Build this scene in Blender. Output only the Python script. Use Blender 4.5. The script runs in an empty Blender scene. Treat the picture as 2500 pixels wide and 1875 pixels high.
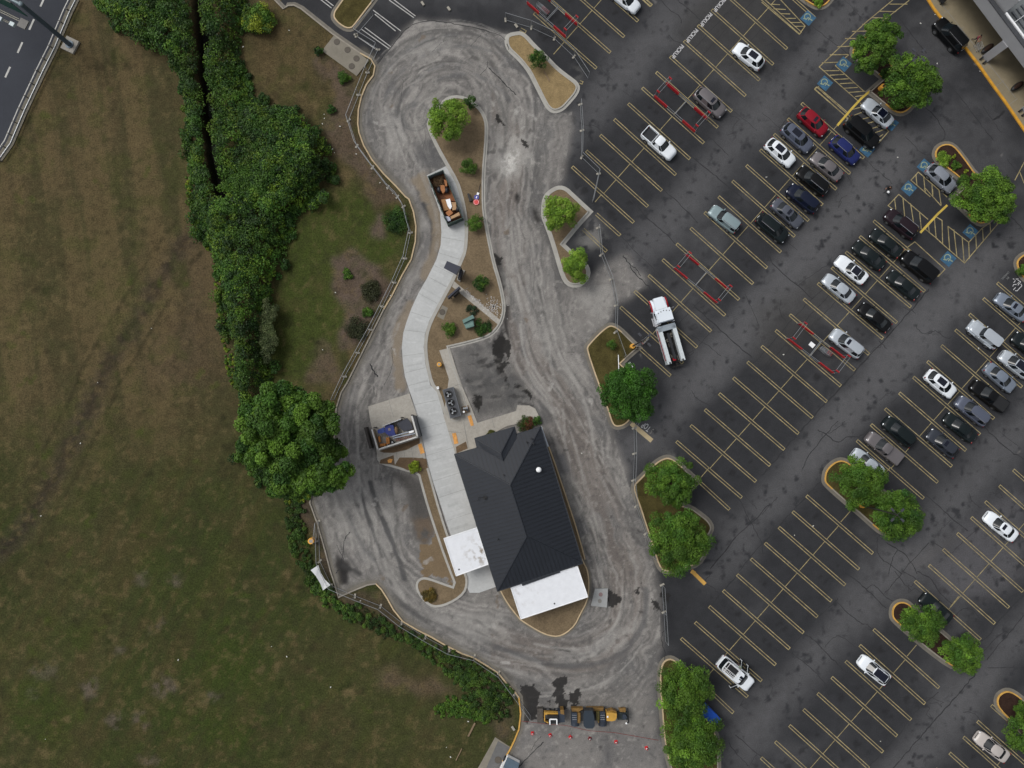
import bpy, bmesh, math, random
import numpy as np
from mathutils import Vector, Matrix
random.seed(7); RNG = np.random.default_rng(7)
SC = bpy.context.scene
COL = SC.collection
rad = math.radians
# ---------------------------------------------------------------- camera
H = 94.4; FPX = 1700.0; TILT = rad(2.27)
cam = bpy.data.cameras.new('camera'); camo = bpy.data.objects.new('camera', cam); COL.objects.link(camo)
cam.sensor_width = 36; cam.lens = 36 * FPX / 2500; cam.clip_end = 2000; cam.clip_start = 0.5
camo.location = (0, 0, H); camo.rotation_euler = (TILT, 0, 0)
SC.camera = camo
# ---------------------------------------------------------------- world, overcast sky and soft sun
w = bpy.data.worlds.new('World'); SC.world = w; w.use_nodes = True
nt = w.node_tree; bg = nt.nodes['Background']
sky = nt.nodes.new('ShaderNodeTexSky'); sky.sky_type = 'NISHITA'; sky.sun_disc = False
SUN_EL, SUN_AZ = rad(52), rad(-62)
sky.sun_elevation = SUN_EL; sky.sun_rotation = SUN_AZ; sky.dust_density = 4.0; sky.air_density = 1.0; sky.ozone_density = 1.0
hsv = nt.nodes.new('ShaderNodeHueSaturation'); hsv.inputs['Saturation'].default_value = 0.22
nt.links.new(sky.outputs[0], hsv.inputs['Color']); nt.links.new(hsv.outputs[0], bg.inputs['Color'])
bg.inputs['Strength'].default_value = 0.12
sl = bpy.data.lights.new('sun', 'SUN'); sl.energy = 1.25; sl.angle = rad(24); sl.color = (1.0, 0.96, 0.9)
so = bpy.data.objects.new('sun', sl); COL.objects.link(so)
sd = Vector((math.sin(SUN_AZ) * math.cos(SUN_EL), math.cos(SUN_AZ) * math.cos(SUN_EL), math.sin(SUN_EL)))
so.rotation_euler = sd.to_track_quat('Z', 'Y').to_euler(); so.location = (0, 0, 60)
SC.view_settings.view_transform = 'Standard'; SC.view_settings.look = 'None'
SC.view_settings.exposure = 0.08; SC.view_settings.gamma = 1.0
SC.cycles.max_bounces = 5; SC.cycles.transparent_max_bounces = 12
SC.cycles.diffuse_bounces = 3; SC.cycles.glossy_bounces = 3
# ---------------------------------------------------------------- reading the photo's positions
CT, ST = math.cos(TILT), math.sin(TILT)
def P(px, py, z=0.0):
    """photo pixel -> world point at height z"""
    x = (px - 1250) / FPX; y = -(py - 937.5) / FPX
    yy = y * CT + ST; zz = y * ST - CT
    k = (H - z) / (-zz)
    return Vector((x * k, yy * k, z))
OX = (0, 620, 1240, 1860); OY = (0, 460, 920, 1395); K0 = 640 / 2212
ZM = {'TT': (1560, 700, 160/1397), 'BH': (1290, 1700, 270/2212), 'SU': (1710, 1560, 160/1659), 'DD': (1030, 390, 200/1746),
      'EE': (880, 960, 340/2212), 'CO': (1560, 170, 240/2212), 'TL': (0, 0, 200/2212), 'ST': (2240, 0, 260/1797),
      'MM': (1040, 620, 220/1738), 'BB': (1080, 1020, 400/1229), 'VW': (0, 0, 2500/2212), 'PK': (1620, 20, 160/2042),
      'EV': (2420, 640, 80/1475), 'SP': (1540, 1000, 80/1896), 'HC': (2000, 140, 100/2074), 'RR': (2180, 1780, 320/2212),
      'CA': (2100, 700, 400/2212), 'TK': (1220, 1770, 80/1264), 'FN': (760, 1280, 100/922)}
def R(k, x, y, z=0.0):
    if k in ZM: ox, oy, s = ZM[k]
    else: ox, oy, s = OX[int(k[0])], OY[int(k[1])], K0
    return P(ox + x * s, oy + y * s, z)
def RL(k, pts, z=0.0): return [R(k, x, y, z) for x, y in pts]
def XY(pts): return [(p[0], p[1]) for p in pts]
# ---------------------------------------------------------------- colours and materials
def lin(c):
    c = c / 255.0
    return c / 12.92 if c <= 0.04045 else ((c + 0.055) / 1.055) ** 2.4
def C(r, g, b): return (lin(r), lin(g), lin(b))
_m = {}
def M(name, col, rough=0.7, metal=0.0, var=0.12, scale=1.5, spec=0.5, bump=0.0, coat=0.0, attr=None, fine=None, fine_scale=12.0, coord='Object'):
    """procedural principled material; col linear rgb; var = relative colour variation by noise"""
    if name in _m: return _m[name]
    m = bpy.data.materials.new(name); m.use_nodes = True; _m[name] = m
    n = m.node_tree.nodes; l = m.node_tree.links; b = n['Principled BSDF']
    b.inputs['Roughness'].default_value = rough; b.inputs['Metallic'].default_value = metal
    b.inputs['Specular IOR Level'].default_value = spec
    if coat: b.inputs['Coat Weight'].default_value = coat; b.inputs['Coat Roughness'].default_value = 0.08
    tc = n.new('ShaderNodeTexCoord')
    nz = n.new('ShaderNodeTexNoise'); nz.inputs['Scale'].default_value = scale; nz.inputs['Detail'].default_value = 6; nz.inputs['Roughness'].default_value = 0.62
    l.new(tc.outputs[coord], nz.inputs['Vector'])
    mr = n.new('ShaderNodeMapRange'); mr.inputs['From Min'].default_value = 0.3; mr.inputs['From Max'].default_value = 0.7
    mr.inputs['To Min'].default_value = 1 - var; mr.inputs['To Max'].default_value = 1 + var
    l.new(nz.outputs['Fac'], mr.inputs['Value'])
    src = mr.outputs[0]
    if fine:
        n2 = n.new('ShaderNodeTexNoise'); n2.inputs['Scale'].default_value = fine_scale; n2.inputs['Detail'].default_value = 4; n2.inputs['Roughness'].default_value = 0.75
        l.new(tc.outputs[coord], n2.inputs['Vector'])
        m2 = n.new('ShaderNodeMapRange'); m2.inputs['From Min'].default_value = 0.3; m2.inputs['From Max'].default_value = 0.7
        m2.inputs['To Min'].default_value = 1 - fine; m2.inputs['To Max'].default_value = 1 + fine
        l.new(n2.outputs['Fac'], m2.inputs['Value'])
        mm = n.new('ShaderNodeMath'); mm.operation = 'MULTIPLY'; l.new(src, mm.inputs[0]); l.new(m2.outputs[0], mm.inputs[1]); src = mm.outputs[0]
    vm = n.new('ShaderNodeVectorMath'); vm.operation = 'SCALE'; l.new(src, vm.inputs['Scale'])
    if attr:
        at = n.new('ShaderNodeAttribute'); at.attribute_name = attr; l.new(at.outputs['Color'], vm.inputs[0])
    else:
        vm.inputs[0].default_value = col
    l.new(vm.outputs[0], b.inputs['Base Color'])
    if bump:
        bp = n.new('ShaderNodeBump'); bp.inputs['Strength'].default_value = bump; bp.inputs['Distance'].default_value = 0.05
        l.new(nz.outputs['Fac'] if not fine else n2.outputs['Fac'], bp.inputs['Height']); l.new(bp.outputs[0], b.inputs['Normal'])
    return m
def paint(name, rgb, rough=0.35, metal=0.0): return M('paint_' + name, C(*rgb), rough, metal, var=0.03, scale=0.8, spec=0.18 if sum(rgb) < 300 else 0.4, coat=0.0 if sum(rgb) < 200 else 0.15)
GLASS = M('window_glass', C(22, 28, 32), 0.12, 0, var=0.15, scale=1.2, spec=0.5)
RUBBER = M('tyre_rubber', C(28, 28, 29), 0.85, var=0.1)
RIM = M('alloy_rim', C(150, 152, 155), 0.35, 0.8, var=0.05)
BLACKP = M('black_plastic', C(24, 25, 27), 0.55, var=0.1)
CHROME = M('chrome', C(205, 205, 208), 0.22, 0.9, var=0.05)
LAMPW = M('clear_lamp', C(215, 220, 225), 0.15, 0.2, var=0.05)
LAMPR = M('red_lamp', C(120, 14, 18), 0.25, var=0.1)
STEEL = M('galvanised_steel', C(150, 154, 158), 0.45, 0.5, var=0.08)
DARKST = M('dark_steel', C(48, 50, 54), 0.5, 0.4, var=0.15)
CONC = M('concrete', C(150, 146, 138), 0.9, var=0.12, scale=0.8, fine=0.1)
WHITE = M('white_paint', C(232, 234, 236), 0.5, var=0.03)
RED = M('red_plastic', C(165, 28, 36), 0.5, var=0.08)
# ---------------------------------------------------------------- objects
def tag(o, label=None, cat=None, group=None, kind=None):
    if label: o['label'] = label
    if cat: o['category'] = cat
    if group: o['group'] = group
    if kind: o['kind'] = kind
    return o
def thing(name, loc, rz=0.0, label=None, cat=None, group=None):
    o = bpy.data.objects.new(name, None); o.empty_display_size = 0.3; COL.objects.link(o)
    o.location = loc; o.rotation_euler = (0, 0, rz)
    return tag(o, label, cat, group)
def link(name, me, parent=None, loc=None):
    o = bpy.data.objects.new(name, me); COL.objects.link(o)
    if parent: o.parent = parent
    if loc is not None: o.location = loc
    return o
class MB:
    def __init__(s): s.v = []; s.f = []; s.mi = []; s.cur = 0
    def add(s, vs, fs):
        k = len(s.v); s.v += [tuple(v) for v in vs]; s.f += [tuple(i + k for i in f) for f in fs]; s.mi += [s.cur] * len(fs); return s
    def box(s, c, d, rz=0.0, ry=0.0, rx=0.0):
        h = [x / 2 for x in d]; m = Matrix.Rotation(rz, 3, 'Z') @ Matrix.Rotation(ry, 3, 'Y') @ Matrix.Rotation(rx, 3, 'X'); c = Vector(c)
        vs = [c + m @ Vector((x * h[0], y * h[1], z * h[2])) for x in (-1, 1) for y in (-1, 1) for z in (-1, 1)]
        return s.add(vs, [(0, 1, 3, 2), (4, 6, 7, 5), (0, 4, 5, 1), (2, 3, 7, 6), (0, 2, 6, 4), (1, 5, 7, 3)])
    def tube(s, p0, p1, r0, r1=None, n=8, cap=True):
        p0 = Vector(p0); p1 = Vector(p1); r1 = r0 if r1 is None else r1; d = (p1 - p0)
        if d.length < 1e-6: return s
        q = d.to_track_quat('Z', 'Y'); vs = []
        for p, r in ((p0, r0), (p1, r1)):
            for i in range(n):
                a = 2 * math.pi * i / n; vs.append(p + q @ Vector((r * math.cos(a), r * math.sin(a), 0)))
        fs = [(i, (i + 1) % n, n + (i + 1) % n, n + i) for i in range(n)]
        if cap: fs += [tuple(range(n))[::-1], tuple(range(n, 2 * n))]
        return s.add(vs, fs)
    def path(s, pts, r, n=6):
        for a, b in zip(pts, pts[1:]): s.tube(a, b, r, n=n)
        return s
    def prism(s, poly, z0, z1):
        poly = [(p[0], p[1]) for p in poly]
        a = sum(x0 * y1 - x1 * y0 for (x0, y0), (x1, y1) in zip(poly, poly[1:] + poly[:1]))
        if a < 0: poly = poly[::-1]
        n = len(poly); vs = [(x, y, z0) for x, y in poly] + [(x, y, z1) for x, y in poly]
        return s.add(vs, [tuple(range(n))[::-1], tuple(range(n, 2 * n))] + [(i, (i + 1) % n, n + (i + 1) % n, n + i) for i in range(n)])
    def sheet(s, poly, z):
        poly = [(p[0], p[1]) for p in poly]
        a = sum(x0 * y1 - x1 * y0 for (x0, y0), (x1, y1) in zip(poly, poly[1:] + poly[:1]))
        if a < 0: poly = poly[::-1]
        return s.add([(x, y, z) for x, y in poly], [tuple(range(len(poly)))])
    def ball(s, c, r, n=10, m=6):
        if not hasattr(r, '__len__'): r = (r, r, r)
        vs = []; fs = []
        for j in range(m + 1):
            t = math.pi * j / m
            for i in range(n):
                a = 2 * math.pi * i / n; vs.append((c[0] + r[0] * math.sin(t) * math.cos(a), c[1] + r[1] * math.sin(t) * math.sin(a), c[2] + r[2] * math.cos(t)))
        for j in range(m):
            for i in range(n): fs.append((j * n + i, (j + 1) * n + i, (j + 1) * n + (i + 1) % n, j * n + (i + 1) % n))
        return s.add(vs, fs)
    def line(s, a, b, w, z, ext=0.0):
        a = Vector((a[0], a[1])); b = Vector((b[0], b[1])); d = (b - a)
        if d.length < 1e-5: return s
        s.nl = getattr(s, 'nl', 0) + 1; z = z + (s.nl % 31) * 0.00011
        d.normalize(); a = a - d * ext; b = b + d * ext; nn = Vector((-d.y, d.x)) * w / 2
        return s.add([(*(a - nn), z), (*(b - nn), z), (*(b + nn), z), (*(a + nn), z)], [(0, 1, 2, 3)])
    def mesh(s, name, mats, smooth=None):
        me = bpy.data.meshes.new(name); me.from_pydata(s.v, [], s.f)
        if not isinstance(mats, (list, tuple)): mats = [mats]
        for m in mats: me.materials.append(m)
        if len(mats) > 1: me.polygons.foreach_set('material_index', s.mi)
        if smooth is not None:
            me.polygons.foreach_set('use_smooth', [True] * len(me.polygons))
            me.set_sharp_from_angle(angle=rad(smooth))
        me.update(); return me
    def build(s, name, mats, parent=None, smooth=None, loc=None):
        return link(name, s.mesh(name, mats, smooth), parent, loc)
def chaikin(pts, it=1, closed=True):
    for _ in range(it):
        out = []; n = len(pts)
        for i in range(n if closed else n - 1):
            a, b = Vector(pts[i]), Vector(pts[(i + 1) % n]); out += [a * .75 + b * .25, a * .25 + b * .75]
        if not closed: out = [Vector(pts[0])] + out + [Vector(pts[-1])]
        pts = out
    return pts
def ccw(p):
    a = sum(p[i][0] * p[(i + 1) % len(p)][1] - p[(i + 1) % len(p)][0] * p[i][1] for i in range(len(p)))
    return p if a > 0 else p[::-1]
def inset(poly, d):
    """inward offset of a CCW closed polygon"""
    n = len(poly); out = []
    for i in range(n):
        a, b, c = (Vector(poly[(i + k) % n][:2]) for k in (-1, 0, 1))
        e1 = (b - a); e2 = (c - b)
        if e1.length < 1e-6 or e2.length < 1e-6: out.append(b.copy()); continue
        e1.normalize(); e2.normalize(); n1 = Vector((-e1.y, e1.x)); n2 = Vector((-e2.y, e2.x)); m = n1 + n2
        if m.length < 1e-4: m = n1.copy()
        m.normalize(); k = 1 / max(0.5, m.dot(n1)); out.append(b + m * d * k)
    return out
def open_offset(pts, d):
    n = len(pts); out = []
    for i in range(n):
        a = Vector(pts[max(0, i - 1)][:2]); b = Vector(pts[min(n - 1, i + 1)][:2]); t = (b - a)
        t.normalize(); out.append(Vector(pts[i][:2]) + Vector((-t.y, t.x)) * d)
    return out
# ---------------------------------------------------------------- numpy helpers
_T = RNG.random((256, 256))
def vnoise(x, y, seed=0):
    xi = np.floor(x).astype(int); yi = np.floor(y).astype(int); fx = x - xi; fy = y - yi
    fx = fx * fx * (3 - 2 * fx); fy = fy * fy * (3 - 2 * fy); o = seed * 37
    g = lambda i, j: _T[(xi + i + o) & 255, (yi + j + o * 3) & 255]
    return (g(0, 0) * (1 - fx) + g(1, 0) * fx) * (1 - fy) + (g(0, 1) * (1 - fx) + g(1, 1) * fx) * fy
def fbm(x, y, scale, octv=4, seed=0, gain=0.5):
    s = 0; a = 1; t = 0
    for k in range(octv):
        s = s + a * vnoise(x * scale * 2 ** k + 17.3 * k, y * scale * 2 ** k - 9.1 * k, seed + k); t += a; a *= gain
    return s / t
def inside(X, Y, poly):
    r = np.zeros(X.shape, bool); n = len(poly)
    for i in range(n):
        x0, y0 = poly[i][:2]; x1, y1 = poly[(i + 1) % n][:2]
        if y0 == y1: continue
        c = ((y0 > Y) != (y1 > Y)) & (X < (x1 - x0) * (Y - y0) / (y1 - y0) + x0); r ^= c
    return r
def pdist(X, Y, pts):
    """distance to polyline, signed side and arc length of the nearest point"""
    D = np.full(X.shape, 1e9); S = np.zeros(X.shape); G = np.ones(X.shape); acc = 0
    for a, b in zip(pts, pts[1:]):
        dx, dy = b[0] - a[0], b[1] - a[1]; L = math.hypot(dx, dy)
        if L < 1e-6: continue
        t = np.clip(((X - a[0]) * dx + (Y - a[1]) * dy) / L ** 2, 0, 1)
        d = np.hypot(X - a[0] - t * dx, Y - a[1] - t * dy); m = d < D
        D[m] = d[m]; S[m] = (acc + t * L)[m]; G[m] = np.sign((dx * (Y - a[1]) - dy * (X - a[0])))[m]; acc += L
    return D, S, G
def sstep(a, b, x):
    t = np.clip((x - a) / (b - a), 0, 1); return t * t * (3 - 2 * t)
class Canvas:
    """a ground sheet as a fine grid whose base colour is built up by strokes and patches of real surface wear"""
    def __init__(s, x0, x1, y0, y1, step):
        s.x = np.arange(x0, x1 + step, step); s.y = np.arange(y0, y1 + step, step); s.step = step
        s.X, s.Y = np.meshgrid(s.x, s.y); s.c = np.zeros(s.X.shape + (3,))
    def blend(s, mask, col, sl=None):
        tgt = s.c if sl is None else s.c[sl]; tgt[...] = tgt * (1 - mask[..., None]) + np.array(col) * mask[..., None]
    def win(s, pts, pad):
        xs = [p[0] for p in pts]; ys = [p[1] for p in pts]
        i0 = max(0, int((min(xs) - pad - s.x[0]) / s.step)); i1 = min(len(s.x), int((max(xs) + pad - s.x[0]) / s.step) + 2)
        j0 = max(0, int((min(ys) - pad - s.y[0]) / s.step)); j1 = min(len(s.y), int((max(ys) + pad - s.y[0]) / s.step) + 2)
        return (slice(j0, j1), slice(i0, i1))
    def stroke(s, pts, w, col, a=1.0, soft=0.3, rag=0.0, rs=0.6, breakup=0.0, seed=0):
        sl = s.win(pts, w + soft + rag + 0.5); X = s.X[sl]; Y = s.Y[sl]
        if X.size == 0: return
        D, _, _ = pdist(X, Y, pts)
        if rag: D = D + (fbm(X, Y, rs, 3, seed + 3) - 0.5) * 2 * rag
        m = 1 - sstep(w / 2 - soft / 2, w / 2 + soft / 2, D)
        if breakup: m = m * sstep(breakup - 0.12, breakup + 0.12, fbm(X, Y, 1.2, 4, seed + 9))
        s.blend(m * a, col, sl)
    def patch(s, poly, col, a=1.0, rag=0.3, rs=0.8, soft=0.0, breakup=0.0, seed=0, bs=1.2):
        sl = s.win(poly, rag + soft + 1); X = s.X[sl]; Y = s.Y[sl]
        if X.size == 0: return
        Xr = X * .8 + Y * .6; Yr = Y * .8 - X * .6; wx = (fbm(Xr, Yr, rs, 5, seed + 1, .65) - 0.5) * 2.6 * rag; wy = (fbm(Yr, Xr, rs, 5, seed + 5, .65) - 0.5) * 2.6 * rag
        ins = inside(X + wx, Y + wy, poly).astype(float)
        if soft:
            k = max(1, int(soft / s.step))
            for ax in (0, 1):
                for _ in range(2):
                    cs = np.cumsum(np.pad(ins, [(k + 1, k) if i == ax else (0, 0) for i in (0, 1)], mode='edge'), axis=ax)
                    hi = np.take(cs, range(2 * k + 1, cs.shape[ax]), axis=ax); lo = np.take(cs, range(0, cs.shape[ax] - 2 * k - 1), axis=ax); ins = (hi - lo) / (2 * k + 1)
        if breakup: ins = ins * sstep(breakup - 0.12, breakup + 0.12, fbm(X, Y, bs, 4, seed + 9))
        s.blend(ins * a, col, sl)
    def build(s, name, mat, z=0.0, mask=None, zz=None):
        ny, nx = s.X.shape; idx = np.arange(ny * nx).reshape(ny, nx)
        q = np.stack([idx[:-1, :-1], idx[:-1, 1:], idx[1:, 1:], idx[1:, :-1]], -1).reshape(-1, 4)
        if mask is not None: q = q[(mask[:-1, :-1] & mask[1:, 1:] & mask[1:, :-1] & mask[:-1, 1:]).reshape(-1)]
        used = np.unique(q); rem = np.full(ny * nx, -1); rem[used] = np.arange(len(used)); q = rem[q]
        Z = (np.full(s.X.shape, z) if zz is None else zz).reshape(-1)[used]
        co = np.stack([s.X.reshape(-1)[used], s.Y.reshape(-1)[used], Z], -1)
        me = quads(name, co, q); at = me.attributes.new('wear', 'FLOAT_COLOR', 'POINT')
        cc = np.concatenate([s.c.reshape(-1, 3)[used], np.ones((len(used), 1))], 1); at.data.foreach_set('color', cc.astype(np.float32).reshape(-1))
        me.materials.append(mat); return link(name, me)
def quads(name, co, q):
    me = bpy.data.meshes.new(name); me.vertices.add(len(co)); me.vertices.foreach_set('co', np.asarray(co, np.float32).reshape(-1))
    me.loops.add(q.size); me.loops.foreach_set('vertex_index', q.astype(np.int32).reshape(-1))
    me.polygons.add(len(q)); me.polygons.foreach_set('loop_start', np.arange(0, q.size, 4, dtype=np.int32))
    me.update(calc_edges=True); return me
# ================================================================ SETTING
DARK = C(47, 48, 51); AISLE = C(84, 84, 86); DRIVE = C(122, 119, 116); WET = C(38, 37, 37); TAN = C(118, 103, 84)
west = (RL('10', [(120, -60), (250, 75), (290, 48), (340, 45), (400, 75), (670, 290), (900, 450), (990, 500), (1025, 560), (1010, 640), (950, 720), (910, 820), (885, 930), (880, 1040), (890, 1120), (930, 1230), (1000, 1350), (1100, 1470), (1200, 1570), (1280, 1659)])
 + RL('11', [(1310, 90), (1350, 200), (1370, 320), (1365, 450), (1330, 600), (1250, 740), (1170, 900), (1100, 1020), (1030, 1160), (950, 1320), (870, 1480), (790, 1640)])
 + RL('12', [(740, 130), (700, 260), (685, 400), (680, 560), (600, 800), (500, 960), (475, 1060), (540, 1240), (600, 1450), (650, 1640)])
 + RL('13', [(690, 120), (715, 215), (860, 150), (960, 110), (1030, 100), (1080, 150), (1130, 230), (1180, 320), (1260, 420), (1380, 490), (1500, 550), (1620, 620), (1760, 690), (1850, 720), (1950, 780), (2060, 850), (2150, 960)])
 + RL('23', [(50, 1000), (95, 1060), (110, 1200), (95, 1330), (55, 1430), (10, 1520), (-40, 1600)]) + RL('13', [(2100, 1800), (2050, 2000)]))
west = XY(west)
pave_poly = west + [(22, -75), (95, -75), (95, 75), (west[0][0], 75)]
cv = Canvas(-32, 82, -62, 66, 0.15); X, Y = cv.X, cv.Y
cv.c[:] = DARK
n1 = fbm(X, Y, 0.12, 4, 1); n2 = fbm(X, Y, 0.7, 4, 11)
cv.blend(sstep(0.45, 0.75, n1) * 0.45, AISLE); cv.blend(sstep(0.5, 0.7, n2) * 0.35, C(38, 39, 42))
# parking rows: (region, first upper end, step between stalls, first index, last index, stall line vector)
ROWS = {'A': ('20', 222, 112, 117, -131.5, -1, 12, 523, 463), 'B': ('20', 1605, 215, -117.4, 132, -6, 9, 515, 460),
 'C': ('30', 104, 1134, -117, 131.7, -3, 11, 522, 462), 'D': ('31', 945, 275, -117.8, 131.7, 0, 14, 545, 460),
 'E': ('31', 1870, 930, -118, 132.5, -1, 9, 558, 478), 'G': ('32', 378, 1005, -117, 133, 0, 9, 556, 484),
 'F': ('32', 2005, 920, -118.5, 134, -6, 6, 550, 486), 'J': ('33', 945, 490, -118.3, 135, 0, 9, 547, 490), 'L': ('33', 1820, 1265, -117.5, 134.5, -1, 5, 550, 490)}
def row_lines(k):
    rg, x, y, dx, dy, a, b, vx, vy = ROWS[k]; A = R(rg, x, y); S = (R(rg, x + 4 * dx, y + 4 * dy) - A) / 4; V = R(rg, x + vx, y + vy) - A
    return [(i, A + S * i, A + S * i + V) for i in range(a, b + 1)]
# lighter worn aisles between the rows
for k, ends in (('A', 1), ('B', 1), ('C', 1), ('D', 1), ('E', 0), ('E', 1), ('G', 1), ('F', 1), ('J', 1), ('D', 0)):
    L = row_lines(k); a = [l[1 + ends] for l in L]; d = (L[0][2] - L[0][1]).normalized() * (3.4 if ends else -3.4)
    pts = XY([a[0] + d - (a[-1] - a[0]) * 0.2, a[-1] + d + (a[-1] - a[0]) * 0.25])
    cv.stroke(pts, 4.6, AISLE, 0.75, soft=4.5, rag=1.2, rs=0.25, breakup=0.3)
# oil spots where engines stand
for k in 'ABCDEFGJL':
    for i, a, b in row_lines(k):
        for t in (0.22, 0.3, 0.72, 0.8):
            if random.random() < 0.5:
                p = a.lerp(b, t) + (row_lines(k)[1][1] - row_lines(k)[0][1]) * 0.5; r = random.uniform(0.25, 0.7)
                cv.stroke([(p.x, p.y), (p.x + r * .6, p.y + r * .3)], r, C(34, 34, 36), 0.65, soft=0.6, rag=0.5, rs=1.6, breakup=0.35, seed=random.randint(0, 90))
# the dusty drive round the restaurant
east = (RL('10', [(1035, 560), (1150, 400), (1370, 165), (1700, 205), (2100, 290)]) + RL('20', [(10, 290), (60, 520), (190, 700), (300, 890), (420, 960), (540, 940), (520, 1130), (500, 1300), (470, 1500)])
 + RL('21', [(300, 60), (290, 300), (380, 600), (470, 820), (640, 800), (820, 640), (1000, 560), (1100, 700), (1180, 800), (900, 1000), (840, 1130), (650, 1320), (700, 1560)])
 + RL('22', [(780, 160), (870, 440), (930, 600), (1000, 860), (1050, 1000), (1200, 1450)]) + RL('23', [(1260, 20), (1290, 200), (1280, 500), (1290, 720), (1250, 850), (1270, 1200), (1330, 1600), (1400, 1900)]))
drive = XY(east) + [(2, -75), (-22, -75)] + west[:6:-1]
cv.patch(drive, DRIVE, 0.92, rag=0.7, rs=0.5, soft=0.5)
dm = inside(X, Y, drive); sl_all = (slice(None), slice(None))
loop = XY(chaikin(RL('12', [(850, 900), (830, 250)]) + RL('11', [(1000, 1400), (1150, 1050), (1400, 600), (1430, 300), (1330, 20)]) + RL('10', [(1150, 1250), (1060, 950), (1180, 650), (1450, 450), (1750, 430), (2010, 560), (2140, 800), (2150, 1100), (2120, 1500)])
 + RL('11', [(2110, 300), (2150, 700)]) + RL('21', [(60, 950), (180, 1500)]) + RL('22', [(450, 200), (650, 700), (850, 1200)]) + RL('23', [(1000, 0), (1020, 300), (930, 560), (700, 730), (400, 740), (60, 670)])
 + RL('13', [(1900, 560), (1500, 400), (1250, 200), (1040, -60)]) + RL('12', [(960, 1250)]), 3))
loop.append(loop[0])
D, S, G = pdist(X, Y, loop); Dn = D * G + (fbm(X, Y, .13, 3, 77) - .5) * 5 + (fbm(X, Y, .5, 3, 78) - .5) * 1.2
streak = fbm(Dn * 1.0 + 50, S * 0.05, 2.6, 4, 21, 0.6); streak2 = fbm(Dn + 90, S * 0.12, 0.8, 3, 31)
cloud = fbm(X, Y, 0.25, 5, 41, 0.6); dmf = dm.astype(float)
near = 1 - sstep(4, 11, D)
cv.blend(dmf * near * sstep(0.5, 0.72, streak) * 0.6, C(150, 147, 143)); cv.blend(dmf * near * sstep(0.5, 0.72, 1 - streak) * 0.65, C(84, 83, 82))
cv.blend(dmf * sstep(0.52, 0.7, streak2) * 0.35, C(96, 95, 94)); cv.blend(dmf * sstep(0.52, 0.7, cloud) * 0.3, C(134, 132, 128)); cv.blend(dmf * sstep(0.52, 0.72, 1 - cloud) * 0.4, C(92, 92, 93))
eastlane = (X > P(1200, 900).x) * dmf * (1 - sstep(1.5, 3.2, D)); cv.blend(eastlane * 0.5 * sstep(.35, .6, streak2), C(106, 97, 91))
speck = fbm(X, Y, 2.2, 4, 51); cv.blend(dmf * sstep(0.62, 0.76, speck) * 0.35, C(160, 157, 152)); cv.blend(dmf * sstep(0.64, 0.78, 1 - speck) * 0.4, C(70, 70, 71))
pale = lambda k, pts, a=0.6, b=0.35: cv.patch(XY(RL(k, pts)), C(158, 156, 152), a * .8, rag=0.8, rs=0.9, soft=0.5, breakup=b)
dark = lambda k, pts, a=0.92, rag=0.25, b=0.0, col=WET, soft=0.1: cv.patch(XY(RL(k, pts)), col, a, rag=rag, rs=1.7, soft=soft, breakup=b, seed=len(pts))
pale('10', [(2020, 1150), (2212, 1150), (2212, 1500), (2000, 1480)]); pale('20', [(0, 1150), (160, 1120), (200, 1350), (60, 1500), (-60, 1450)], 0.8)
pale('10', [(1050, 950), (1200, 900), (1300, 1250), (1150, 1350)], 0.5); pale('10', [(1250, 420), (1600, 300), (1700, 380), (1350, 560)], 0.5)
pale('21', [(560, 900), (850, 760), (940, 900), (840, 1110), (640, 1040)], 0.55, 0.3); pale('22', [(380, 560), (560, 900), (750, 1250), (640, 1280), (480, 900)], 0.5)
pale('12', [(700, 900), (1150, 900), (1250, 1500), (1000, 1600), (650, 1300)], 0.45); pale('23', [(800, 600), (1100, 350), (1150, 450), (900, 700), (500, 720)], 0.6)
pale('13', [(1450, 350), (2100, 350), (2212, 600), (1800, 600)], 0.5); pale('21', [(20, 700), (300, 700), (420, 1300), (250, 1500)], 0.35); pale('11', [(1290, 250), (1480, 260), (1490, 330), (1440, 340)], 0.8, 0.0)
dark('10', [(1340, 1200), (1500, 1180), (1620, 1390), (1500, 1420), (1380, 1330)], 0.5, col=C(84, 84, 85)); dark('11', [(1700, 1360), (1990, 1290), (2040, 1500), (2150, 1659), (1800, 1700)], 0.6, col=C(76, 76, 76), soft=0.3)
dark('12', [(1800, -20), (2212, 0), (2212, 280), (1880, 330)], 0.65, col=C(70, 70, 70), soft=0.3); dark('12', [(1850, 120), (1890, 170), (1900, 280), (1860, 250)], 0.9)
dark('22', [(-20, -20), (150, 0), (200, 200), (0, 260)], 0.6, col=C(80, 80, 80), soft=0.3); dark('22', [(230, 230), (330, 215), (390, 380), (300, 400)], 0.6, 0.1, col=C(78, 78, 79))
dark('22', [(390, 665), (480, 645), (530, 800), (440, 840)], 0.75, 0.1, col=C(96, 96, 98)); dark('22', [(560, 1180), (640, 1165), (690, 1320), (590, 1345)], 0.75, 0.1, col=C(88, 88, 90))
for pts in ([(2005, 520), (2080, 600), (2090, 700), (2120, 850), (2100, 860), (2050, 720), (2015, 600)], [(2120, 960), (2160, 1000), (2140, 1150), (2170, 1250), (2090, 1350), (2080, 1470), (2040, 1400), (2000, 1290), (2090, 1200)], [(2030, 1520), (2130, 1480), (2100, 1540), (2150, 1640), (2060, 1560)]): dark('11', pts, 0.85, 0.25)
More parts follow.
